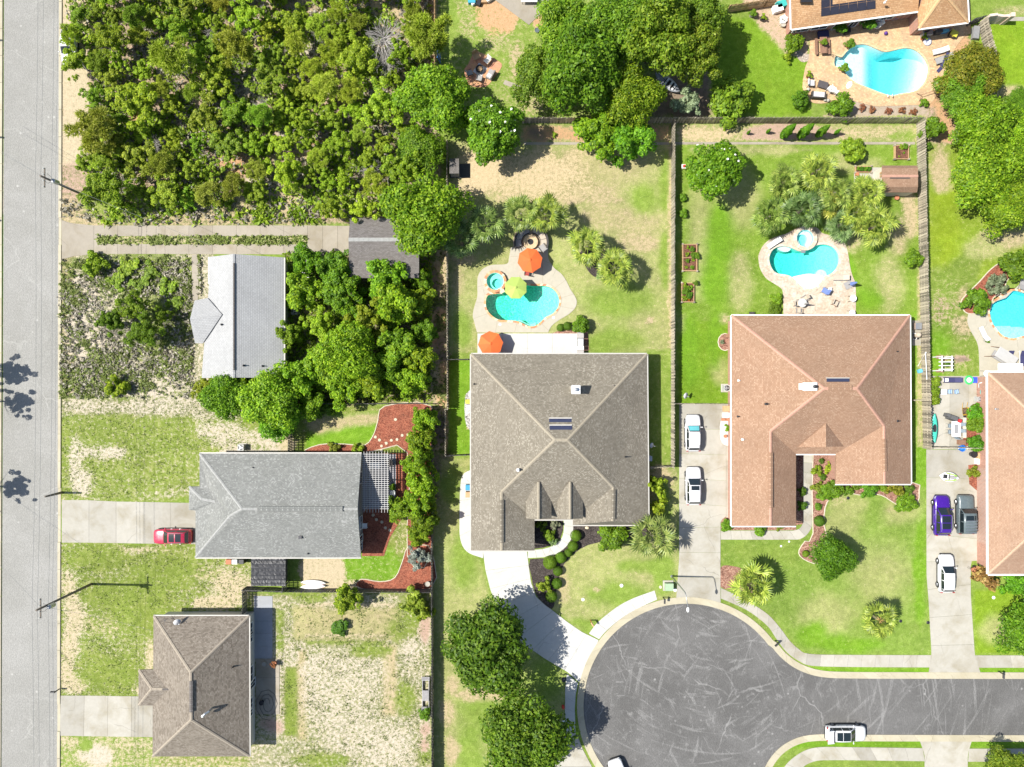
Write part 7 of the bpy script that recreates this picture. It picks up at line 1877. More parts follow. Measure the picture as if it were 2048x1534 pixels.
# --- fire pit seats by the turquoise pool
def sector(c,r0,r1,a0,a1,z0,z1,n=12):
 p=[(c[0]+r1*math.cos(deg(a0+(a1-a0)*i/n)),c[1]+r1*math.sin(deg(a0+(a1-a0)*i/n)))for i in range(n+1)]
 p+=[(c[0]+r0*math.cos(deg(a1-(a1-a0)*i/n)),c[1]+r0*math.sin(deg(a1-(a1-a0)*i/n)))for i in range(n+1)]
 mb=MB();mb.prism(p,z0,z1);return mb
fc=G(1062,486)
mb=MB();mb.prism(gpoly(circle(1062,484,36,28)),-.05,.05);struct("fire_pit_patio",mb,M_pavers("flag_patio",[(.45,.34,.22),(.5,.4,.28),(.38,.3,.22)],(.3,.24,.18),.5,.4))
for a0,a1,lab,cu in((98,200, "left curved dark sofa round the fire pit",RATTAN),(-20,82, "right curved dark sofa with tan cushions round the fire pit",BEIGE)):
 r=thing("curved_sofa",lab, "sofa",fc)
 part("seat",sector((0,0),1.2,1.95,a0,a1,.06,.40),RATTAN,r);part("backrest",sector((0,0),1.95,2.15,a0,a1,.06,.78),RATTAN,r)
 for k in range(3):
  b0=a0+(a1-a0)*k/3+1;part("cushion",sector((0,0),1.24,1.93,b0,b0+(a1-a0)/3-2,.402,.50,6),CUSH_G if cu is RATTAN else BEIGE,r)
r=thing("fire_pit", "round tan stone fire pit table with dark bowl", "fire pit",G(1061,485))
mb=MB();mb.lathe([(.72,.04),(.75,.38),(.9,.40),(.9,.48),(.36,.48),(.36,.3)],28);part("surround",mb,FLAG[0],r)
mb=MB();mb.lathe([(.37,.49),(.33,.5),(.3,.36)],20);b=part("bowl",mb,DARK_METAL,r)
mb=MB()
for i in range(7):a=i*2.4;mb.ball((math.cos(a)*.16,math.sin(a)*.16,.4),.09,6,4)
part("lava_rock",mb,FLAG[2],b)
chair(1085,497,2.2, "round grey lounge chair beside the orange umbrella",CUSH_G,RATTAN,W=.85,nm="lounge_chair")
table(1058,538,.1, "small dark table under the orange umbrella by the fire pit",1.0,1.0,.7,RATTAN,round_=True)
chair(1054,547,1.4, "red cushioned chair half under the orange umbrella",M_plain("red_sling",(.3,.05,.04),.8,.1,6),DARK_METAL)
r=thing("outdoor_kitchen", "grey stone counter with white grill at the end of the white patio", "outdoor kitchen",G(1160,687))
for y,d,m_,h_ in((1.0,.75,FLAG[2],.95),(-1.1,.5,FLAG[2],.95)):mb=MB();mb.box((0,y,h_/2),(.75,d,h_));part("counter",mb,M_plain("grey_stone",(.35,.33,.31),.8,.25,6),r)
mb=MB();mb.box((0,.1,.55),(.7,.95,.9));g_=part("grill",mb,GREY_METAL,r);mb=MB();mb.box((0,.1,1.06),(.66,.9,.16),taper=.85);part("hood",mb,WHITE_PAINT,g_);mb=MB();mb.box((0,-.6,.5),(.75,.42,.9));part("cabinet",mb,WHITE_PAINT,r)
for x,y in((1015,597+50),(1107,633)):
 mb=MB();r=thing("skimmer_lid", "round white skimmer lid on the deck "+("below the turquoise pool's left end" if x<1050 else "at the turquoise pool's lower right"), "lid",G(x-(15 if x<1050 else 0),y+2,.06));mb.lathe([(.16,0),(.16,.02)],12);part("lid",mb,WHITE_PAINT,r)
 # --- heart shaped pool patio
lounger(1546,487,deg(214), "white lounger at the upper left of the heart shaped pool");lounger(1679,556,deg(180), "tan lounger right of the sun shelf",BEIGE)
r=thing("closed_umbrella", "furled blue umbrella on a grey base at the paver corner", "umbrella",G(1696,570,.06),deg(25))
mb=MB();mb.box((0,0,.05),(.9,.9,.1));part("base",mb,CUSH_G,r);mb=MB();mb.tube([(0,0,.1),(0,0,2.3)],.03,6);part("pole",mb,DARK_METAL,r);mb=MB();mb.lathe([(.08,.9),(.26,1.0),(.22,1.4),(.13,2.0),(.05,2.3)],9);part("canopy",mb,CUSH_B,r)
chair(1647,583,deg(150), "blue cushioned chair below the sun shelf",CUSH_B,GREY_METAL,W=.75);table(1657,580,deg(10), "small white stool beside the blue chair",.5,.45,.4,WHITE_PAINT)
chair(1667,607,deg(-25), "bare brown framed chair on the tan pavers",BEIGE,WOOD_BROWN,W=.7)
table(1701,598,0, "white round table at the paver edge",.82,.82,.7,WHITE_PAINT,round_=True);table(1699,627,0, "white round table nearest the pink eave",.75,.75,.7,WHITE_PAINT,round_=True)
table(1600,607,0, "glass round table on the tan pavers",1.1,1.1,.72,M_plain("table_glass",(.45,.46,.44),.1,.1,4),round_=True)
for x,y,a,lab in((1590,608,0, "beige chair left of the glass round table"),(1594,622,90, "beige chair below the glass round table"),(1607,597,215, "beige chair upper right of the glass round table")):chair(x,y,deg(a),lab,BEIGE,GREY_METAL)
r=thing("closed_umbrella", "thin furled umbrella standing in the glass table", "umbrella",G(1603,610,.06));mb=MB();mb.tube([(0,0,0),(0,0,2.2)],.025,6);part("pole",mb,DARK_METAL,r);mb=MB();mb.lathe([(.05,1.1),(.14,1.2),(.05,2.2)],8);part("canopy",mb,CUSH_G,r)
lounger(1502+0,632,deg(90), "black planter chair in the shade at the pink eave",RATTAN,DARK_METAL,0,1.0,.6)
ac_unit(1450,776, "air conditioner left of the pink roofed house");dish(1364,790,0, "white satellite dish by the fence above the upper white car",-.4,.38,ht=1.2)
crate("wooden_box", "orange wooden box at the top of the pale drive", "box",1453,817,0,(1.0,.7,.55),CEDAR);crate("storage_box", "white storage box below the orange wooden box", "box",1452,830,0,(.95,.6,.5),WHITE_PAINT)
bed([(1441,842),(1460,840),(1461,885),(1450,890),(1441,878)],M_granular("white_gravel",[(.45,.44,.42),(.6,.59,.56),(.65,.64,.62)],9),.08,False,3, "white gravel bed beside the drive");tree("loose",1455,856,8, "spiky plant in the white gravel bed", "spiky_shrub", "plant",None,(.8,1,.7));pot(1449,872, "pinkish pot in the white gravel bed",.2,TERRACOTTA,None,z=.08)
for i,x in enumerate((1446,1455)):crate("brick_planter",("left" if i==0 else "right")+" one of two small brick planters above the gravel bed", "planter",x,839,0,(.45,.3,.3),TERRACOTTA)
strip("slab",[(1824,641),(1841,641)],[(1824,691),(1841,691)],1,.05,CONC_PALE)
crate("pool_heater", "pinkish pool heater box by the right fence", "pool heater",1831,653,0,(.75,.8,.7),M_plain("heater_tan",(.45,.33,.27),.6,.1,5),GREY_METAL)
r=thing("pool_pump", "pool pump with filter drum and white pipes by the right fence", "pool pump",G(1830,672,.05));mb=MB();mb.lathe([(.3,0),(.33,.1),(.33,.7),(.2,.9),(.05,.95)],14,(.1,.1,0));part("filter_drum",mb,BEIGE,r,True);mb=MB();mb.tube([(-.3,.3,.1),(-.3,.3,.5),(.1,.1,.55)],.05,6);mb.tube([(-.3,-.4,.1),(0,-.4,.3),(.1,.1,.3)],.05,6);part("pipe",mb,WHITE_PAINT,r);mb=MB();mb.tube([(-.2,-.3,.2),(.3,-.3,.2)],.14,10);part("motor",mb,DARK_METAL,r)
r=thing("white_arbor", "white timber lattice arbor against the right fence", "arbor",G(1872,728))
for x in(-.45,.75):mb=MB();mb.box((x,0,1.95),(.1,1.9,.12));part("beam",mb,WHITE_PAINT,r)
for y in(-.7,-.25,.2,.65):mb=MB();mb.box((.0,y,2.05),(1.8,.09,.08));part("slat",mb,WHITE_PAINT,r)
for x in(-.45,.75):
 for y in(-.85,.85):mb=MB();mb.box((x,y,.95),(.1,.1,1.9));part("post",mb,WHITE_PAINT,r)
for y in(.85,-.85):mb=MB();mb.box((.2,y,.45),(.9,.4,.06));part("seat",mb,WOOD_BROWN,r)
r=thing("white_pole", "tall white pole leaning by the right fence near the arbor", "pole",G(1836,732));mb=MB();mb.tube([(0,0,0),(0,1.6,1.6),(0,-1.7,1.9)],.04,6);part("pipe",mb,WHITE_PAINT,r);mb=MB();mb.ball((0,1.6,1.65),.09);part("cap",mb,WHITE_PAINT,r)
crate("pool_toy", "light blue float between the right fence and the pink roofed house", "pool toy",1838,742,.3,(.5,.45,.3),M_paint("light_blue",(.12,.42,.6),.4,0))
# --- side court of the sandy-roofed house
lounger(1901,760,deg(180), "navy lounger with a white cushion in the side court",CUSH_N,DARK_METAL,L=2.2)
crate("garden_stool", "white stool at the head of the navy lounger", "stool",1889,760,0,(.4,.4,.45),WHITE_PAINT)
for x,lab in((1895, "pale blue folding chair beside the white side table"),(1908, "second pale blue folding chair right of the first")):chair(x,783,deg(0 if x<1900 else 10),lab,M_plain("pale_blue_sling",(.3,.42,.58),.8,.1,6),GREY_METAL,W=.55)
table(1883,784,0, "white side table between the fence bushes and the blue chairs",.7,.6,.5,WHITE_PAINT);
r=thing("pool_float", "green white and blue pool float by the sandy eave", "pool float",G(1943,760,.06));mb=MB();mb.lathe([(.5,0),(.58,.08),(.5,.16),(.36,.16),(.3,.08),(.36,0)],18,(-.35,0,0));part("ring",mb,M_paint("green_float",(.05,.5,.12),.4,0),r);mb=MB();mb.ball((-.35,0,.08),.34,12,6,1,1,.2);part("panel",mb,WHITE_PAINT,r);mb=MB();mb.box((.4,0,.08),(.75,.75,.14),taper=.9);part("cushion",mb,M_paint("blue_float",(.03,.08,.55),.4,0),r)
table(1960,784,0, "teal glass round table by the sandy eave",1.0,.7,.72,M_plain("teal_glass",(.12,.33,.3),.15,.1,4),round_=True)
chair(1957,771,deg(-90), "white wire chair above the teal glass table",WHITE_PAINT,GREY_METAL);crate("tool_box", "orange box beside the green float", "box",1959,763,.2,(.6,.4,.3),CEDAR)
ac_unit(1952,798, "air conditioner in the side court, left of the pair",.6);ac_unit(1966,798, "air conditioner in the side court, right of the pair",.75)
r=thing("wheelbarrow", "yellow wheelbarrow full of brown soil in the side court", "wheelbarrow",G(1926,822,.06),deg(-85))
mb=MB();mb.mesh([(-.45,-.38,.55),(.5,-.38,.55),(.5,.38,.55),(-.45,.38,.55),(-.3,-.25,.25),(.3,-.25,.25),(.3,.25,.25),(-.3,.25,.25)],[(0,1,5,4),(1,2,6,5),(2,3,7,6),(3,0,4,7),(4,5,6,7)]);part("tray",mb,M_paint("yellow_paint",(.6,.36,.03),.4,0),r);mb=MB();mb.box((0,0,.48),(.75,.6,.06));part("load",mb,SOIL,r)
for s in(-1,1):mb=MB();mb.tube([(.55,s*.15,.2),(-.4,s*.26,.3),(-1.1,s*.3,.6)],.02,5);part("handle",mb,M_paint("yellow_paint",(0,0,0)),r)
mb=MB();mb.tube([(.6,-.05,.2),(.6,.05,.2)],.2,12);part("wheel",mb,RUBBER,r)
r=thing("covered_grill", "grill under a dark grey cover with a red flap", "grill",G(1904,837,.06),deg(-20));mb=MB();mb.box((-.3,0,.5),(1.1,.6,1.0),taper=.8);mb.box((-.9,.12,.4),(.6,.45,.75),taper=.8);part("cover",mb,M_plain("grey_tarp",(.09,.09,.09),.8,.2,6),r);mb=MB();mb.box((.5,-.1,.5),(.45,.5,.9),taper=.8);part("flap",mb,M_paint("red_flap",(.45,.03,.03),.6,0),r)
table(1905,857,deg(90), "white patio table with grey top in the side court",1.9,1.1,.72,WHITE_PAINT,inset=M_plain("table_grey",(.25,.25,.25),.4,.1,4))
for x,y,a,lab in((1916,848,180, "chair at the upper right of the white patio table"),(1916,861,180, "chair at the lower right of the white patio table"),(1895,851,0, "dark chair at the upper left of the white patio table"),(1895,863,0, "dark chair at the lower left of the white patio table"),(1907,872,90, "chair at the lower end of the white patio table")):chair(x,y,deg(a),lab,M_plain("slate_sling",(.22,.27,.3),.8,.1,6),GREY_METAL,W=.5)
r=thing("bench", "long cream bench along the red mulch of the side court", "bench",G(1925,855,.06));mb=MB();mb.box((0,0,.42),(.4,2.5,.08));part("seat",mb,M_plain("cream_boards",(0,0,0)),r)
for y in(-1.1,1.1):mb=MB();mb.box((0,y,.19),(.35,.1,.38));part("leg",mb,M_plain("cream_boards",(0,0,0)),r)
def hull(root,L,W,H,mat,name="hull",deckmat=None):
 n=14;R=[]
 for i in range(n+1):
  t=-1+2*i/n;w=W/2*max(.02,(1-abs(t)**2.6));z=.12*abs(t)**3
  R.append([(t*L/2,-w,H+z),(t*L/2,-w*.85,H*.35+z),(t*L/2,0,z),(t*L/2,w*.85,H*.35+z),(t*L/2,w,H+z),(t*L/2,w*.5,H*1.15+z),(t*L/2,0,H*1.22+z),(t*L/2,-w*.5,H*1.15+z)])
 m=8;mb=MB();mb.mesh([p for r_ in R for p in r_],[(i*m+k,i*m+(k+1)%m,(i+1)*m+(k+1)%m,(i+1)*m+k)for i in range(n)for k in range(m)]+[tuple(range(m)),tuple(n*m+k for k in range(m))])
 return part(name,mb,mat,root,True)
r=thing("kayak", "teal green kayak lying along the side court fence", "kayak",G(1866,856,.3),deg(90));hull(r,3.6,.85,.3,M_paint("teal_hull",(.06,.5,.36),.35,.2));mb=MB();mb.lathe([(.3,.36),(.34,.4),(.25,.37)],14,(0,0,0),1.5,.7);part("cockpit",mb,BLACK_PLASTIC,r);mb=MB();mb.ball((-1.75,0,.3),.12);part("toggle",mb,CUSH_N,r)
for i,(y,x)in enumerate(((1164,628),(1172,627))):
 r=thing("kayak",("upper" if i==0 else "lower")+" of two white kayaks by the dark fence behind the grey house", "kayak",G(x,y,.05),deg(-3+i*5), "white kayaks");hull(r,3.2,.62,.28,WHITE_PAINT);mb=MB();mb.box((.9,-.1,.35),(.9,.05,.02));part("stripe",mb,M_paint("red_stripe",(.5,.03,.04),.4,0),r)
crate("tool_chest", "brown chest with a bright blue tub on it by the side court fence", "chest",1920,884,0,(.85,.6,.5),WOOD_BROWN)
r=thing("plastic_tub", "bright blue plastic tub by the side court fence", "tub",G(1920,896,.06));mb=MB();mb.lathe([(.3,0),(.4,.5),(.42,.5),(.36,.46),(.28,.08)],16);part("tub",mb,M_paint("bright_blue",(.03,.18,.6),.4,0),r);mb=MB();mb.tube([(-.42,0,.5),(-.5,0,.42)],.03);part("handle",mb,WHITE_PAINT,r)
for x,lab in((1930, "white bucket right of the blue tub"),(1937, "second white bucket right of the blue tub")):mb=MB();r=thing("bucket",lab, "bucket",G(x,895,.06));mb.lathe([(.14,0),(.19,.36),(.2,.36),(.17,.34),(.13,.05)],12);part("pail",mb,WHITE_PAINT,r);mb=MB();mb.tube([(-.19,0,.34),(0,.05,.45),(.19,0,.34)],.012,4);part("handle",mb,GREY_METAL,r)
crate("firewood_box", "orange wood box against the sandy eave below the fence", "box",1961,911,0,(1.2,.75,.55),CEDAR);pot(1942,908, "dark pot with white gravel left of the orange wood box",.4,DARK_METAL,None);crate("storage_box", "white storage chest below the orange wood box", "box",1958,922,0,(1.1,.7,.5),WHITE_PAINT)
r=thing("water_scooter", "white water scooter with lime green markings on the drive", "water scooter",G(1894,953,.1),deg(172));hull(r,2.3,1.25,.4,WHITE_PAINT)
LG_=M_paint("lime_graphic",(.25,.5,.03),.4,0)
mb=MB();mb.box((-.35,0,.62),(1.0,.4,.25),taper=.8);part("seat",mb,CUSH_G,r);mb=MB();mb.bar((.25,-.4,.85),(.25,.4,.85),.05);part("handlebar",mb,BLACK_PLASTIC,r)
for s in(-1,1):
 mb=MB();mb.box((-.1,s*.38,.5),(1.2,.12,.03),rz=s*.12);part("stripe",mb,LG_,r);mb=MB();mb.box((-.75,s*.25,.5),(.3,.16,.04),rz=s*.4);part("stripe",mb,LG_,r)
mb=MB();mb.box((.55,0,.6),(.5,.5,.2),taper=.6);part("cowl",mb,BLACK_PLASTIC,r)
for y,lab in((1073, "upper brick pier between the garage doors"),(1124, "lower brick pier beside the garden cart")):r=thing("brick_pier",lab+" of the sandy roofed house", "pier",G(1962,y));mb=MB();mb.box((0,0,1.2),(.9,.5,2.4));part("pier",mb,BRICK_W,r);mb=MB();mb.box((0,0,2.42),(1.0,.6,.06));part("cap",mb,CONC_PALE,r)
r=thing("garden_cart", "rusty garden cart with a long handle by the lower brick pier", "garden cart",G(1946,1137,.05),deg(20));mb=MB();mb.box((0,0,.4),(.9,.55,.25),taper=1.15);part("tray",mb,M_plain("rust_metal",(.35,.14,.07),.8,.3,8),r);mb=MB();mb.tube([(-.4,.1,.4),(-1.0,.7,.7)],.02);part("handle",mb,DARK_METAL,r)
for s in(-1,1):mb=MB();mb.tube([(.1,s*.32,.18),(.1,s*.38,.18)],.18,12);part("wheel",mb,RUBBER,r)
r=thing("canopy_daybed", "grey canopy daybed turned aslant on the right pool deck", "daybed",G(1994,715,.06),deg(-33));mb=MB();mb.box((0,0,1.75),(2.7,1.35,.08),taper=.95);part("canopy",mb,M_plain("grey_canvas",(.38,.37,.35),.8,.06,4),r);mb=MB();mb.box((0,0,.45),(2.0,.9,.12));part("bed",mb,CUSH_G,r)
for a in(-1,1):
 for b in(-1,1):mb=MB();mb.bar((a*1.4,b*.75,0),(a*1.2,b*.6,1.75),.05);part("post",mb,WOOD_BROWN,r)
lounger(2016,717,deg(-90), "navy lounger right of the canopy daybed",CUSH_N,WHITE_PAINT);lounger(2041,717,deg(-90), "navy lounger at the right edge of the pool deck",CUSH_N,WHITE_PAINT)
lounger(1964,668,deg(115), "white lounger on the curved edge of the right pool deck",WHITE_PAINT,GREY_METAL,W=.55);pot(1972,683, "small green pot plant by the white lounger",.15,DARK_METAL, "bush")
lounger(2042,566,deg(70), "grey lounger at the top of the right pool deck",CUSH_G,GREY_METAL);table(1966,747,0, "white round table at the corner of the sandy roof",.8,.8,.7,WHITE_PAINT,round_=True)
crate("pool_toy", "red and yellow toy on the rear eave edge of the sandy roof", "toy",2020,738,.4,(.6,.3,.2),M_paint("red_toy",(.5,.05,.04),.4,0))
# --- golden patio, top right
r=thing("picnic_table", "weathered brown picnic table with a plant on it", "picnic table",G(1642,96,.06),deg(2))
for k in range(5):mb=MB();mb.box((-.36+k*.18,0,.76),(.165,2.0,.04));part("plank",mb,WOOD_BROWN,r)
for s in(-1,1):
 for k in range(2):mb=MB();mb.box((s*.78+(k-.5)*.17,0,.46),(.155,2.0,.04));part("bench_plank",mb,WOOD_BROWN,r)
 mb=MB();mb.bar((-.85,s*.75,.42),(.85,s*.75,.42),.07);mb.bar((-.6,s*.75,0),(-.2,s*.75,.74),.07);mb.bar((.6,s*.75,0),(.2,s*.75,.74),.07);part("trestle",mb,WOOD_BROWN,r)
pot(1644,88, "bright plant in a pot on the picnic table",.2,TERRACOTTA, "bush",(1.5,1.3,.8),.84,1.4)
chair(1619,169,deg(0), "white cushioned armchair at the left of the golden patio",CUSH_W,RATTAN,W=.85,nm="armchair");table(1643,172,deg(-17), "dark slatted coffee table between white cushioned seats",1.25,.85,.42,M_plain("dark_boards",(.07,.06,.06),.6,.3,8))
r=thing("sofa", "white cushioned outdoor sofa below the dark coffee table", "sofa",G(1634,193,.06),deg(-4));mb=MB();mb.box((0,0,.2),(1.6,.85,.4));part("base",mb,RATTAN,r);mb=MB();mb.box((0,.05,.45),(1.4,.65,.12));part("seat_cushion",mb,CUSH_W,r);mb=MB();mb.box((0,-.4,.5),(1.6,.14,.6));part("backrest",mb,RATTAN,r)
for s in(-1,1):mb=MB();mb.box((s*.78,0,.42),(.12,.85,.44));part("arm",mb,RATTAN,r)
for i in range(3):
 q=chair(1657+i*5,182+i*2-(i==1)*4,deg(40+i*9),("left", "middle", "right")[i]+" of three white slatted chairs heaped beside the white sofa",WHITE_PAINT,WHITE_PAINT,.06,.62,True, "garden_chair", "heaped white chairs")
for x,y,lab in((1649,201, "white stone pot right of the white sofa"),(1655,202, "second white stone pot right of the white sofa"),(1615,180, "grey stone ball between the armchair and the sofa")):r=thing("stone_ball",lab, "garden ornament",G(x,y,.06));mb=MB();mb.ball((0,0,.2),.22);part("ball",mb,CONC_PALE,r,True);mb=MB();mb.lathe([(.15,0),(.12,.05)],10);part("foot",mb,CONC_OLD,r)
for x,y,s,lab in((1694,93,.28, "potted bush at the upper left of the white bottomed pool"),(1683,140,.26, "potted bush at the lower left of the white bottomed pool"),(1614,154,.22, "thin potted plant at the left edge of the golden patio"),(1675,62,.34, "potted plant in the shade under the orange eave"),(1729,54,.4, "big potted plant in the eave shade"),(1843,78,.22, "small pot by the brick corner of the orange house")):pot(x,y,lab,s,TERRACOTTA if s<.3 else DARK_METAL, "loose" if s==.22 else "bush",BR2 if y>70 else(.8,1,.7),.06,1.5)
r=thing("ball", "purple ball on the golden patio", "ball",G(1770,68,.06));mb=MB();mb.ball((0,0,.22),.22);part("shell",mb,M_paint("purple_plastic",(.07,.015,.2),.4,0),r,True)
r=thing("pool_board", "white oval kickboard on the patio by the pool", "pool toy",G(1698,170,.06),deg(60));mb=MB();mb.lathe([(.5,0),(.52,.04),(.5,.08)],18,(0,0,0),1,.6);part("board",mb,WHITE_PAINT,r)
lounger(1877,104,deg(194), "white lounger at the right of the white bottomed pool");lounger(1884,120,deg(200), "grey lounger with a navy towel at the right of the pool",CUSH_G,RATTAN,L=2.2,W=.8)
r=thing("towel", "navy towel hanging off the grey lounger", "towel",G(1884,123,.06),deg(62));mb=MB();mb.box((.45,0,.62),(.9,.42,.03));mb.box((-.3,-.1,.35),(.75,.42,.03),M=Matrix.Rotation(deg(-38),3, 'Y'));mb.box((-1.0,-.2,.05),(.9,.4,.05),rz=-.25);part("cloth",mb,CUSH_N,r)
crate("cool_box", "blue cool box under the orange hip roof eave", "cool box",1886,62,deg(8),(.85,.7,.5),M_paint("cool_blue",(.04,.25,.55),.4,0),M_paint("cool_blue_pale",(.12,.45,.6),.4,0));crate("tool_cart", "yellow topped cart on the golden patio", "cart",1903,71,deg(-28),(.85,.7,.6),DARK_METAL,M_paint("cart_yellow",(.55,.5,.05),.5,0))
for x,y,d,lab in((1847,58,(.9,.6,.95), "black covered grill at the inner corner of the orange house"),(1852,66,(.6,.55,.8), "smaller black covered grill by the brick corner"),(1850,68+8,(1.3,.6,.0),None)):
 if lab:crate("covered_grill",lab, "grill",x-6,y,deg(25),d,M_plain("black_cover",(.03,.03,.032),.7,.3,8))
for x,y,d,lab,m_ in((1845,69,(1.2,.8,.7), "grey serving table in the shade of the hip roof",GREY_METAL),(1868,65,(.8,.7,.7), "dark crate in the shade of the hip roof",WOOD_DARK)):crate("patio_chest",lab, "chest",x+4,y,deg(8),d,m_)
crate("garden_bench_box", "grey storage bench against the right fence of the golden patio", "bench",1948,68,deg(84),(1.5,.7,.5),M_plain("grey_boards",(.2,.2,.2),.7,.2,6));crate("garden_mat", "navy garden mat box at the left under the orange eave", "box",1645,70,deg(4),(1.3,.8,.3),CUSH_N)
r=thing("pool_ring", "white ring float on the patio above the pool", "pool float",G(1854,84,.06));mb=MB();mb.lathe([(.35,0),(.5,.08),(.5,.16),(.35,.2),(.2,.16),(.2,.06)],18);part("ring",mb,M_paint("pale_blue_float",(.5,.52,.62),.4,0),r,True)
r=thing("float_toy", "pink and white inflatable toy by the pool's right end", "pool float",G(1876,167,.06));mb=MB();mb.ball((0,0,.2),.35,10,6,1,.8,.6);part("body",mb,M_paint("pink_float",(.55,.25,.18),.4,0),r,True);mb=MB();mb.ball((-.3,.05,.25),.2);part("head",mb,WHITE_PAINT,r)
r=thing("folding_rack", "brown folded sawhorse rack on the golden patio's lower right", "rack",G(1853,189,.06),deg(18));mb=MB();mb.bar((-1.0,0,.7),(1.0,0,.7),.06);part("bar",mb,WOOD_BROWN,r)
for s in(-1,1):
 for t in(-1,1):mb=MB();mb.bar((s*1.0,0,.7),(s*1.15,t*.55,0),.05);part("leg",mb,WOOD_BROWN,r)
crate("boxwood_tub", "dark tub with plants beside the orange house's windows", "tub",1692,64,deg(8),(.7,.7,.5),DARK_METAL);chair(1755,52,deg(200), "white wire chair in the eave shade",WHITE_PAINT,GREY_METAL);chair(1748,56,deg(170), "second white wire chair in the eave shade",WHITE_PAINT,GREY_METAL);lounger(1797,34,deg(15), "blue striped lounger in the deep eave shade",CUSH_B)
for i,(x,y,lab)in enumerate(((1553,21, "white wrapped bundle by the brown fence"),(1560,12, "teal tarp bundle above the white bundle"),(1563,40, "white plastic chair pile by the orange house wall"),(1562,46, "second white chair by the orange house wall"))):
 if i<2:crate("tarp_bundle",lab, "bundle",x,y,.3,(1.2,.8,.6),WHITE_PAINT if i==0 else M_paint("teal_tarp",(.03,.35,.33),.6,0))
 else:chair(x,y,deg(60*i),lab,WHITE_PAINT,WHITE_PAINT,0)
pot(1502,32, "potted plant ring by the brown fence",.32,CONC_PALE, "bush",z=0);pot(1523,40, "dark potted shrub by the brown fence",.3,DARK_METAL, "loose",z=0);pot(1564,52, "grey pot at the corner of the orange house",.3,CONC_PALE,None,z=0)
# --- fire pit garden, top centre
r=thing("fire_bowl", "round black fire bowl with logs on a white mat", "fire pit",G(960,140,.04),deg(-35));mb=MB();mb.lathe([(.2,.05),(.5,.3),(.55,.36),(.46,.34),(.2,.15)],18);part("bowl",mb,DARK_METAL,r)
mb=MB()
for i in range(5):a=i*1.26;mb.tube([(-math.cos(a)*.3,-math.sin(a)*.3,.3),(math.cos(a)*.3,math.sin(a)*.3,.38)],.06,6)
part("log",mb,CEDAR,r)
mb=MB();mb.box((0,0,.015),(1.25,1.35,.02));part("mat",mb,M_plain("pale_mat",(.5,.5,.5),.8,.1,6),r)
chair(953,115,deg(-65), "wooden slatted armchair at the top of the brick patio",CEDAR,CEDAR,W=.85,nm="armchair");chair(975,124,deg(-130), "white seated wooden chair at the upper right of the fire bowl",CUSH_W,CEDAR,W=.75,nm="armchair");chair(940,149,deg(20), "grey cushioned dark chair at the left of the fire bowl",CUSH_G,RATTAN,W=.72,nm="armchair");chair(959,160,deg(75), "grey cushioned dark chair below the fire bowl",CUSH_G,RATTAN,W=.72,nm="armchair")
r=thing("loveseat", "grey striped loveseat at the right of the fire bowl", "sofa",G(981,151,.04),deg(152));mb=MB();mb.box((0,0,.22),(.75,1.15,.42));part("base",mb,CUSH_G,r);mb=MB();mb.box((-.36,0,.55),(.14,1.15,.6));part("backrest",mb,M_plain("stripe_grey",(.2,.18,.17),.8,.2,10),r);mb=MB();mb.box((.02,.25,.47),(.5,.4,.1));part("cushion",mb,CUSH_W,r)
for i,(x,y,d,m_,lab)in enumerate(((944,5,(.9,.6,.5),M_paint("teal_bin",(.04,.3,.4),.5,0), "teal bin in the junk heap at the top edge"),(946,8,(.4,.4,.4),WHITE_PAINT, "white tub in the junk heap"),(958,8,(.7,.5,.4),DARK_METAL, "dark crate in the junk heap"),(968,3,(.8,.5,.4),CEDAR, "wooden box in the junk heap"),(978,1,(.7,.5,.5),WHITE_PAINT, "pale box at the right of the junk heap"),(1116,4,(.9,.8,.5),BLACK_PLASTIC, "black grill cart right of the slab corner"),(1107,12,(.8,.7,.25),WHITE_PAINT, "white board box beside the black grill cart"),(1138,3,(.6,.6,.4),GREY_METAL, "round metal smoker base at the top edge"))):
 crate("yard_box",lab, "box",x,y+i%2,.6*(i%3),d,m_,z=0)
table(1058,1,0, "white table on the slab corner at the top edge",2.0,1.1,.7,WHITE_PAINT);r=thing("water_bowl", "small round metal tub in the shade below the slab corner", "tub",G(1074,62));mb=MB();mb.lathe([(.26,0),(.3,.25),(.31,.25),(.28,.22),(.24,.05)],14);part("tub",mb,GREY_METAL,r);mb=MB();mb.lathe([(.26,.18),(.26,.19)],12);part("water",mb,M_glass("tub_water",(.1,.12,.13),.05),r)
r=thing("small_boat", "grey aluminium boat on the bare ground under the oaks", "boat",G(1333,168,.3),deg(-38));hull(r,3.8,1.4,.45,M_plain("boat_grey",(.3,.31,.33),.5,.15,4));mb=MB();mb.box((.4,0,.52),(1.5,.8,.1));part("well",mb,DARK_METAL,r)
for x in(-.1,.5,1.0):mb=MB();mb.box((x,0,.6),(.25,.9,.06));part("thwart",mb,WHITE_PAINT,r)
mb=MB();mb.tube([(-1.6,.1,.62),(1.2,-.2,.7)],.03,5);part("pole",mb,BLACK_PLASTIC,r)
r=thing("blue_ladder", "blue folding ladder against the tall fence by the wood", "ladder",G(877,106),0);
for s in(-.12,.12):mb=MB();mb.bar((.3,-.7+s*6,0),(0,-.7+s*6,1.9),.07);part("rail",mb,M_paint("ladder_blue",(.03,.14,.35),.5,0),r)
for k in range(5):mb=MB();mb.bar((.27-.06*k,-1.45,.25+.36*k),(.27-.06*k,.05,.25+.36*k),.06);part("rung",mb,M_paint("ladder_blue",(0,0,0)),r)
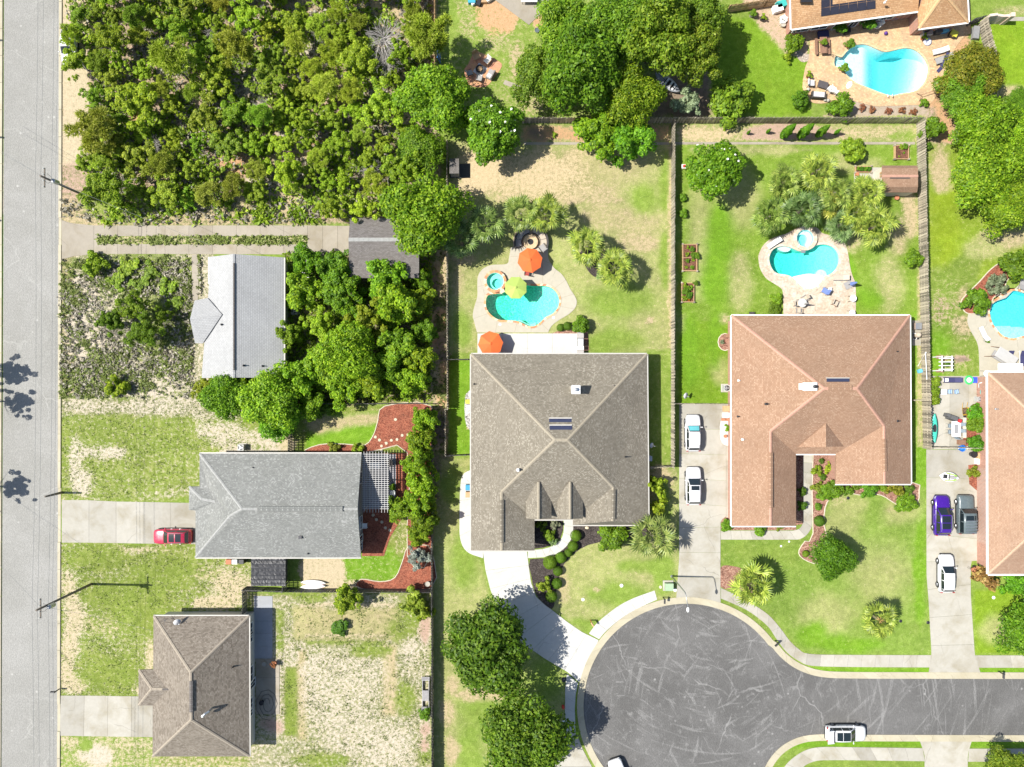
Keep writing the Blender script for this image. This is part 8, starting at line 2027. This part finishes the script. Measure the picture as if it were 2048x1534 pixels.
# --- pergola on the grey house
r=thing("pergola", "pale grey slatted pergola on the east gable of the grey house", "pergola",G(752,965))
zz=2.55;k=(CAM_H-zz)/CAM_H
def pxl(x,y):g=G(x,y,zz);return g-r.location
for i in range(9):
 x=728+i*5.9;a,b=pxl(x,903),pxl(x,1025);mb=MB();mb.bar(a,b,.055,.14);part("rafter",mb,M_plain("pergola_wood",(.36,.35,.34),.7,.15,4),r)
for i in range(27):
 y=908+i*4.2;a,b=pxl(724,y),pxl(778,y);mb=MB();mb.bar(a+Vector((0,0,.1)),b+Vector((0,0,.1)),.05,.05);part("lath",mb,M_plain("pergola_lath",(.52,.51,.49),.7,.12,4),r)
for x in(729,775):
 a,b=pxl(x,906),pxl(x,1022);mb=MB();mb.bar(a-Vector((0,0,.16)),b-Vector((0,0,.16)),.1,.18);part("beam",mb,M_plain("pergola_wood",(0,0,0)),r)
 for y in(910,965,1018):a=pxl(x,y);mb=MB();mb.bar((a.x,a.y,0),(a.x,a.y,zz-.25),.12);part("post",mb,M_plain("pergola_wood",(0,0,0)),r)
mb=MB();mb.prism(gpoly([(722,908),(792,908),(792,1016),(722,1016)]),0,.05);struct("patio",mb,M_concrete("lavender_slab",(.27,.26,.28),.3))
chair(780,925,deg(200), "dark covered chair at the pergola's upper edge",RATTAN,RATTAN,W=.8);pot(786,972, "potted plant at the pergola's east edge",.28,DARK_METAL, "bush");chair(786,985,deg(180), "white chair at the pergola's east edge",WHITE_PAINT,GREY_METAL);table(752,930,0, "white table under the upper pergola slats",1.3,.8,.7,WHITE_PAINT)
chair(731,1050,deg(0), "white garden chair against the shaded grey gable",WHITE_PAINT,WHITE_PAINT,W=.6)
ST=M_plain("step_stone",(.47,.41,.30),.85,.2,6)
r=bpy.data.objects.new("stepping_stone_path",None);COL.objects.link(r);r["kind"]="structure";r["label"]="pale stepping stones through the red mulch"
for i,(x,y)in enumerate(((791,839),(804.5,870.5),(816,869),(794,879),(783,880.5),(772.5,886),(759,880),(763,892),(751,874),(763,902),(746.5,1030),(753,1039),(764,1044),(771,1055.5),(780,1060))):
 rr=random.Random(i);mb=MB();mb.prism(gpoly([(x+3.3*rr.uniform(.8,1.1)*math.cos(a),y+3.3*rr.uniform(.8,1.1)*math.sin(a))for a in[TAU*q/7 for q in range(7)]]),0,.075);part("stone",mb,ST,r)
ac_unit(486,894, "grey air conditioner north of the grey house",.75);ac_unit(592,624, "air conditioner in the tree shade east of the pale roof",.75)
crate("wheelie_bin", "orange brown bin under the lower eave of the grey house", "bin",463,1120,0,(.65,.6,.95),TERRACOTTA);crate("wheelie_bin", "white bin beside the orange brown bin", "bin",475,1120,0,(.65,.55,.95),WHITE_PAINT);crate("wheelie_bin", "black bin right of the white bin", "bin",488,1120,0,(.6,.55,.9),BLACK_PLASTIC)
r=thing("shade_roof", "black wrinkled tarp lean to roof south of the grey house", "lean-to",G(537,1145))
nx,ny=26,20;v=[];f=[];rt=random.Random(5)
for j in range(ny+1):
 for i in range(nx+1):
  g=G(502+69*i/nx,1117+55*j/ny,2.1);v.append((g.x-r.location.x,g.y-r.location.y,2.1+.05*math.sin(j*2.2)+rt.uniform(-.03,.03)))
for j in range(ny):
 for i in range(nx):f.append((j*(nx+1)+i,(j+1)*(nx+1)+i,(j+1)*(nx+1)+i+1,j*(nx+1)+i+1))
mb=MB();mb.mesh(v,f);part("tarp",mb,M_plain("black_tarp",(.035,.035,.037),.55,.3,4),r)
for x in(503,570):
 for y in(1120,1170):g=G(x,y,2)-r.location;mb=MB();mb.bar((g.x,g.y,-0),(g.x,g.y,2.05),.09);part("post",mb,WOOD_DARK,r)
for y in(1118,1171):a,b=G(502,y,2)-r.location,G(571,y,2)-r.location;mb=MB();mb.bar((a.x,a.y,2.0),(b.x,b.y,2.0),.07);part("beam",mb,WOOD_DARK,r)
dish(356,1240,3.4, "round satellite dish on the upper edge of the brown roof",-.6,.42,ht=.35)
r=thing("roof_antenna", "spidery antenna left of the dish on the brown roof", "antenna",G(335,1237,3.2));mb=MB();mb.bar((0,0,0),(0,0,.7),.03);part("mast",mb,DARK_METAL,r)
for a in(.3,1.6,2.6):mb=MB();mb.bar((-math.cos(a)*.5,-math.sin(a)*.5,.7),(math.cos(a)*.5,math.sin(a)*.5,.7),.025);part("element",mb,DARK_METAL,r)
pot(551,1325, "terracotta pot with red flowers at the patio corner behind the brown house",.28,TERRACOTTA, "rust");pot(530,1326, "white rimmed pot in the shade of the brown house patio",.25,CONC_PALE,None);pot(525,1403, "dark round pot with a hose on the shaded patio",.28,DARK_METAL,None)
mb=MB();o=thing("garden_hose", "dark garden hose coiled on the patio of the brown house", "hose",G(535,1408,.06));mb.tube([(math.cos(t*.7)*(.3+.05*t),math.sin(t*.7)*(.6+.06*t),.03)for t in range(26)],.02,5,False);part("coil",mb,BLACK_PLASTIC,o)
r=thing("garden_bench", "grey weathered bench with slatted ends against the back yard fence", "bench",G(852,1385),0)
for i in range(5):mb=MB();mb.box((-.32+.16*i,-.2,.45),(.14,1.3,.05));part("slat",mb,M_plain("silver_wood",(.28,.27,.27),.85,.25,5),r)
for i in range(4):mb=MB();mb.box((0,-1.6-.13*i,.5),(1.0,.09,.05));part("shelf_slat",mb,M_plain("silver_wood",(0,0,0)),r)
for i in range(3):mb=MB();mb.box((0,1.75+.16*i,.5),(1.0,.12,.05));part("shelf_slat",mb,M_plain("silver_wood",(0,0,0)),r)
for x in(-.4,.4):mb=MB();mb.box((x,0,.2),(.08,4.0,.4));part("side_board",mb,M_plain("silver_wood",(0,0,0)),r)
pot(856,1166, "cream urn in the fence corner of the red mulch",.3,CONC_PALE,None,z=.04)
r=thing("play_frame", "white timber frame in the tree shade by the pale roof", "frame",G(614,540))
for x in(-.3,.5):mb=MB();mb.bar((x,-1.2,0.3),(x,1.2,2.2),.14);part("rail",mb,WHITE_PAINT,r)
for k in range(5):mb=MB();mb.bar((-.3,-1.0+.5*k,.46+.4*k),(.5,-1.0+.5*k,.46+.4*k),.06);part("rung",mb,WHITE_PAINT,r)
bed([(932,788),(946,786),(946,856),(933,852),(929,820)],M_granular("pale_stones",[(.08,.08,.08),(.35,.34,.32),(.5,.49,.46)],6),.05,False,2, "pale stones along the west wall of the taupe house")
crate("meter_cabinet", "yellow lidded box on the stones at the taupe house's west wall", "box",936,803,0,(.55,.5,.5),BEIGE,M_paint("lid_yellow",(.55,.5,.05),.5,0));crate("meter_cabinet", "pale box below the yellow lidded box", "box",937,815,0,(.4,.6,.5),WHITE_PAINT)
crate("wheelie_bin", "blue bin on the white side walk", "bin",937,973,0,(.6,.65,1.0),M_paint("bin_blue",(.03,.25,.42),.5,0));crate("wheelie_bin", "brown bin below the blue bin on the white side walk", "bin",937,987,0,(.6,.65,1.0),CEDAR)
dish(1299,889,1.2, "satellite dish on the east wall of the taupe house",-.3,.32,ht=.5);crate("meter_cabinet", "pale blue meter box on the east wall of the taupe house", "box",1297,915,0,(.4,.6,1.3),M_plain("meter_grey",(.4,.43,.46),.5,.1,5),z=0)
r=thing("garden_rock", "tan rock in the black mulch below the taupe eave", "rock",G(1174,1055,.03));mb=MB();mb.ball((0,0,.12),.28,8,5,1,.7,.6);part("stone",mb,FLAG[2],r)
crate("bench_box", "dark bench box beside the mulch circle at the pink roof's left wall", "box",1454,672,0,(.6,.45,.45),WOOD_BROWN);tree("silver",1444,684,5, "little pale plant in the mulch circle", "shrub", "plant",None,(.9,1,.7))
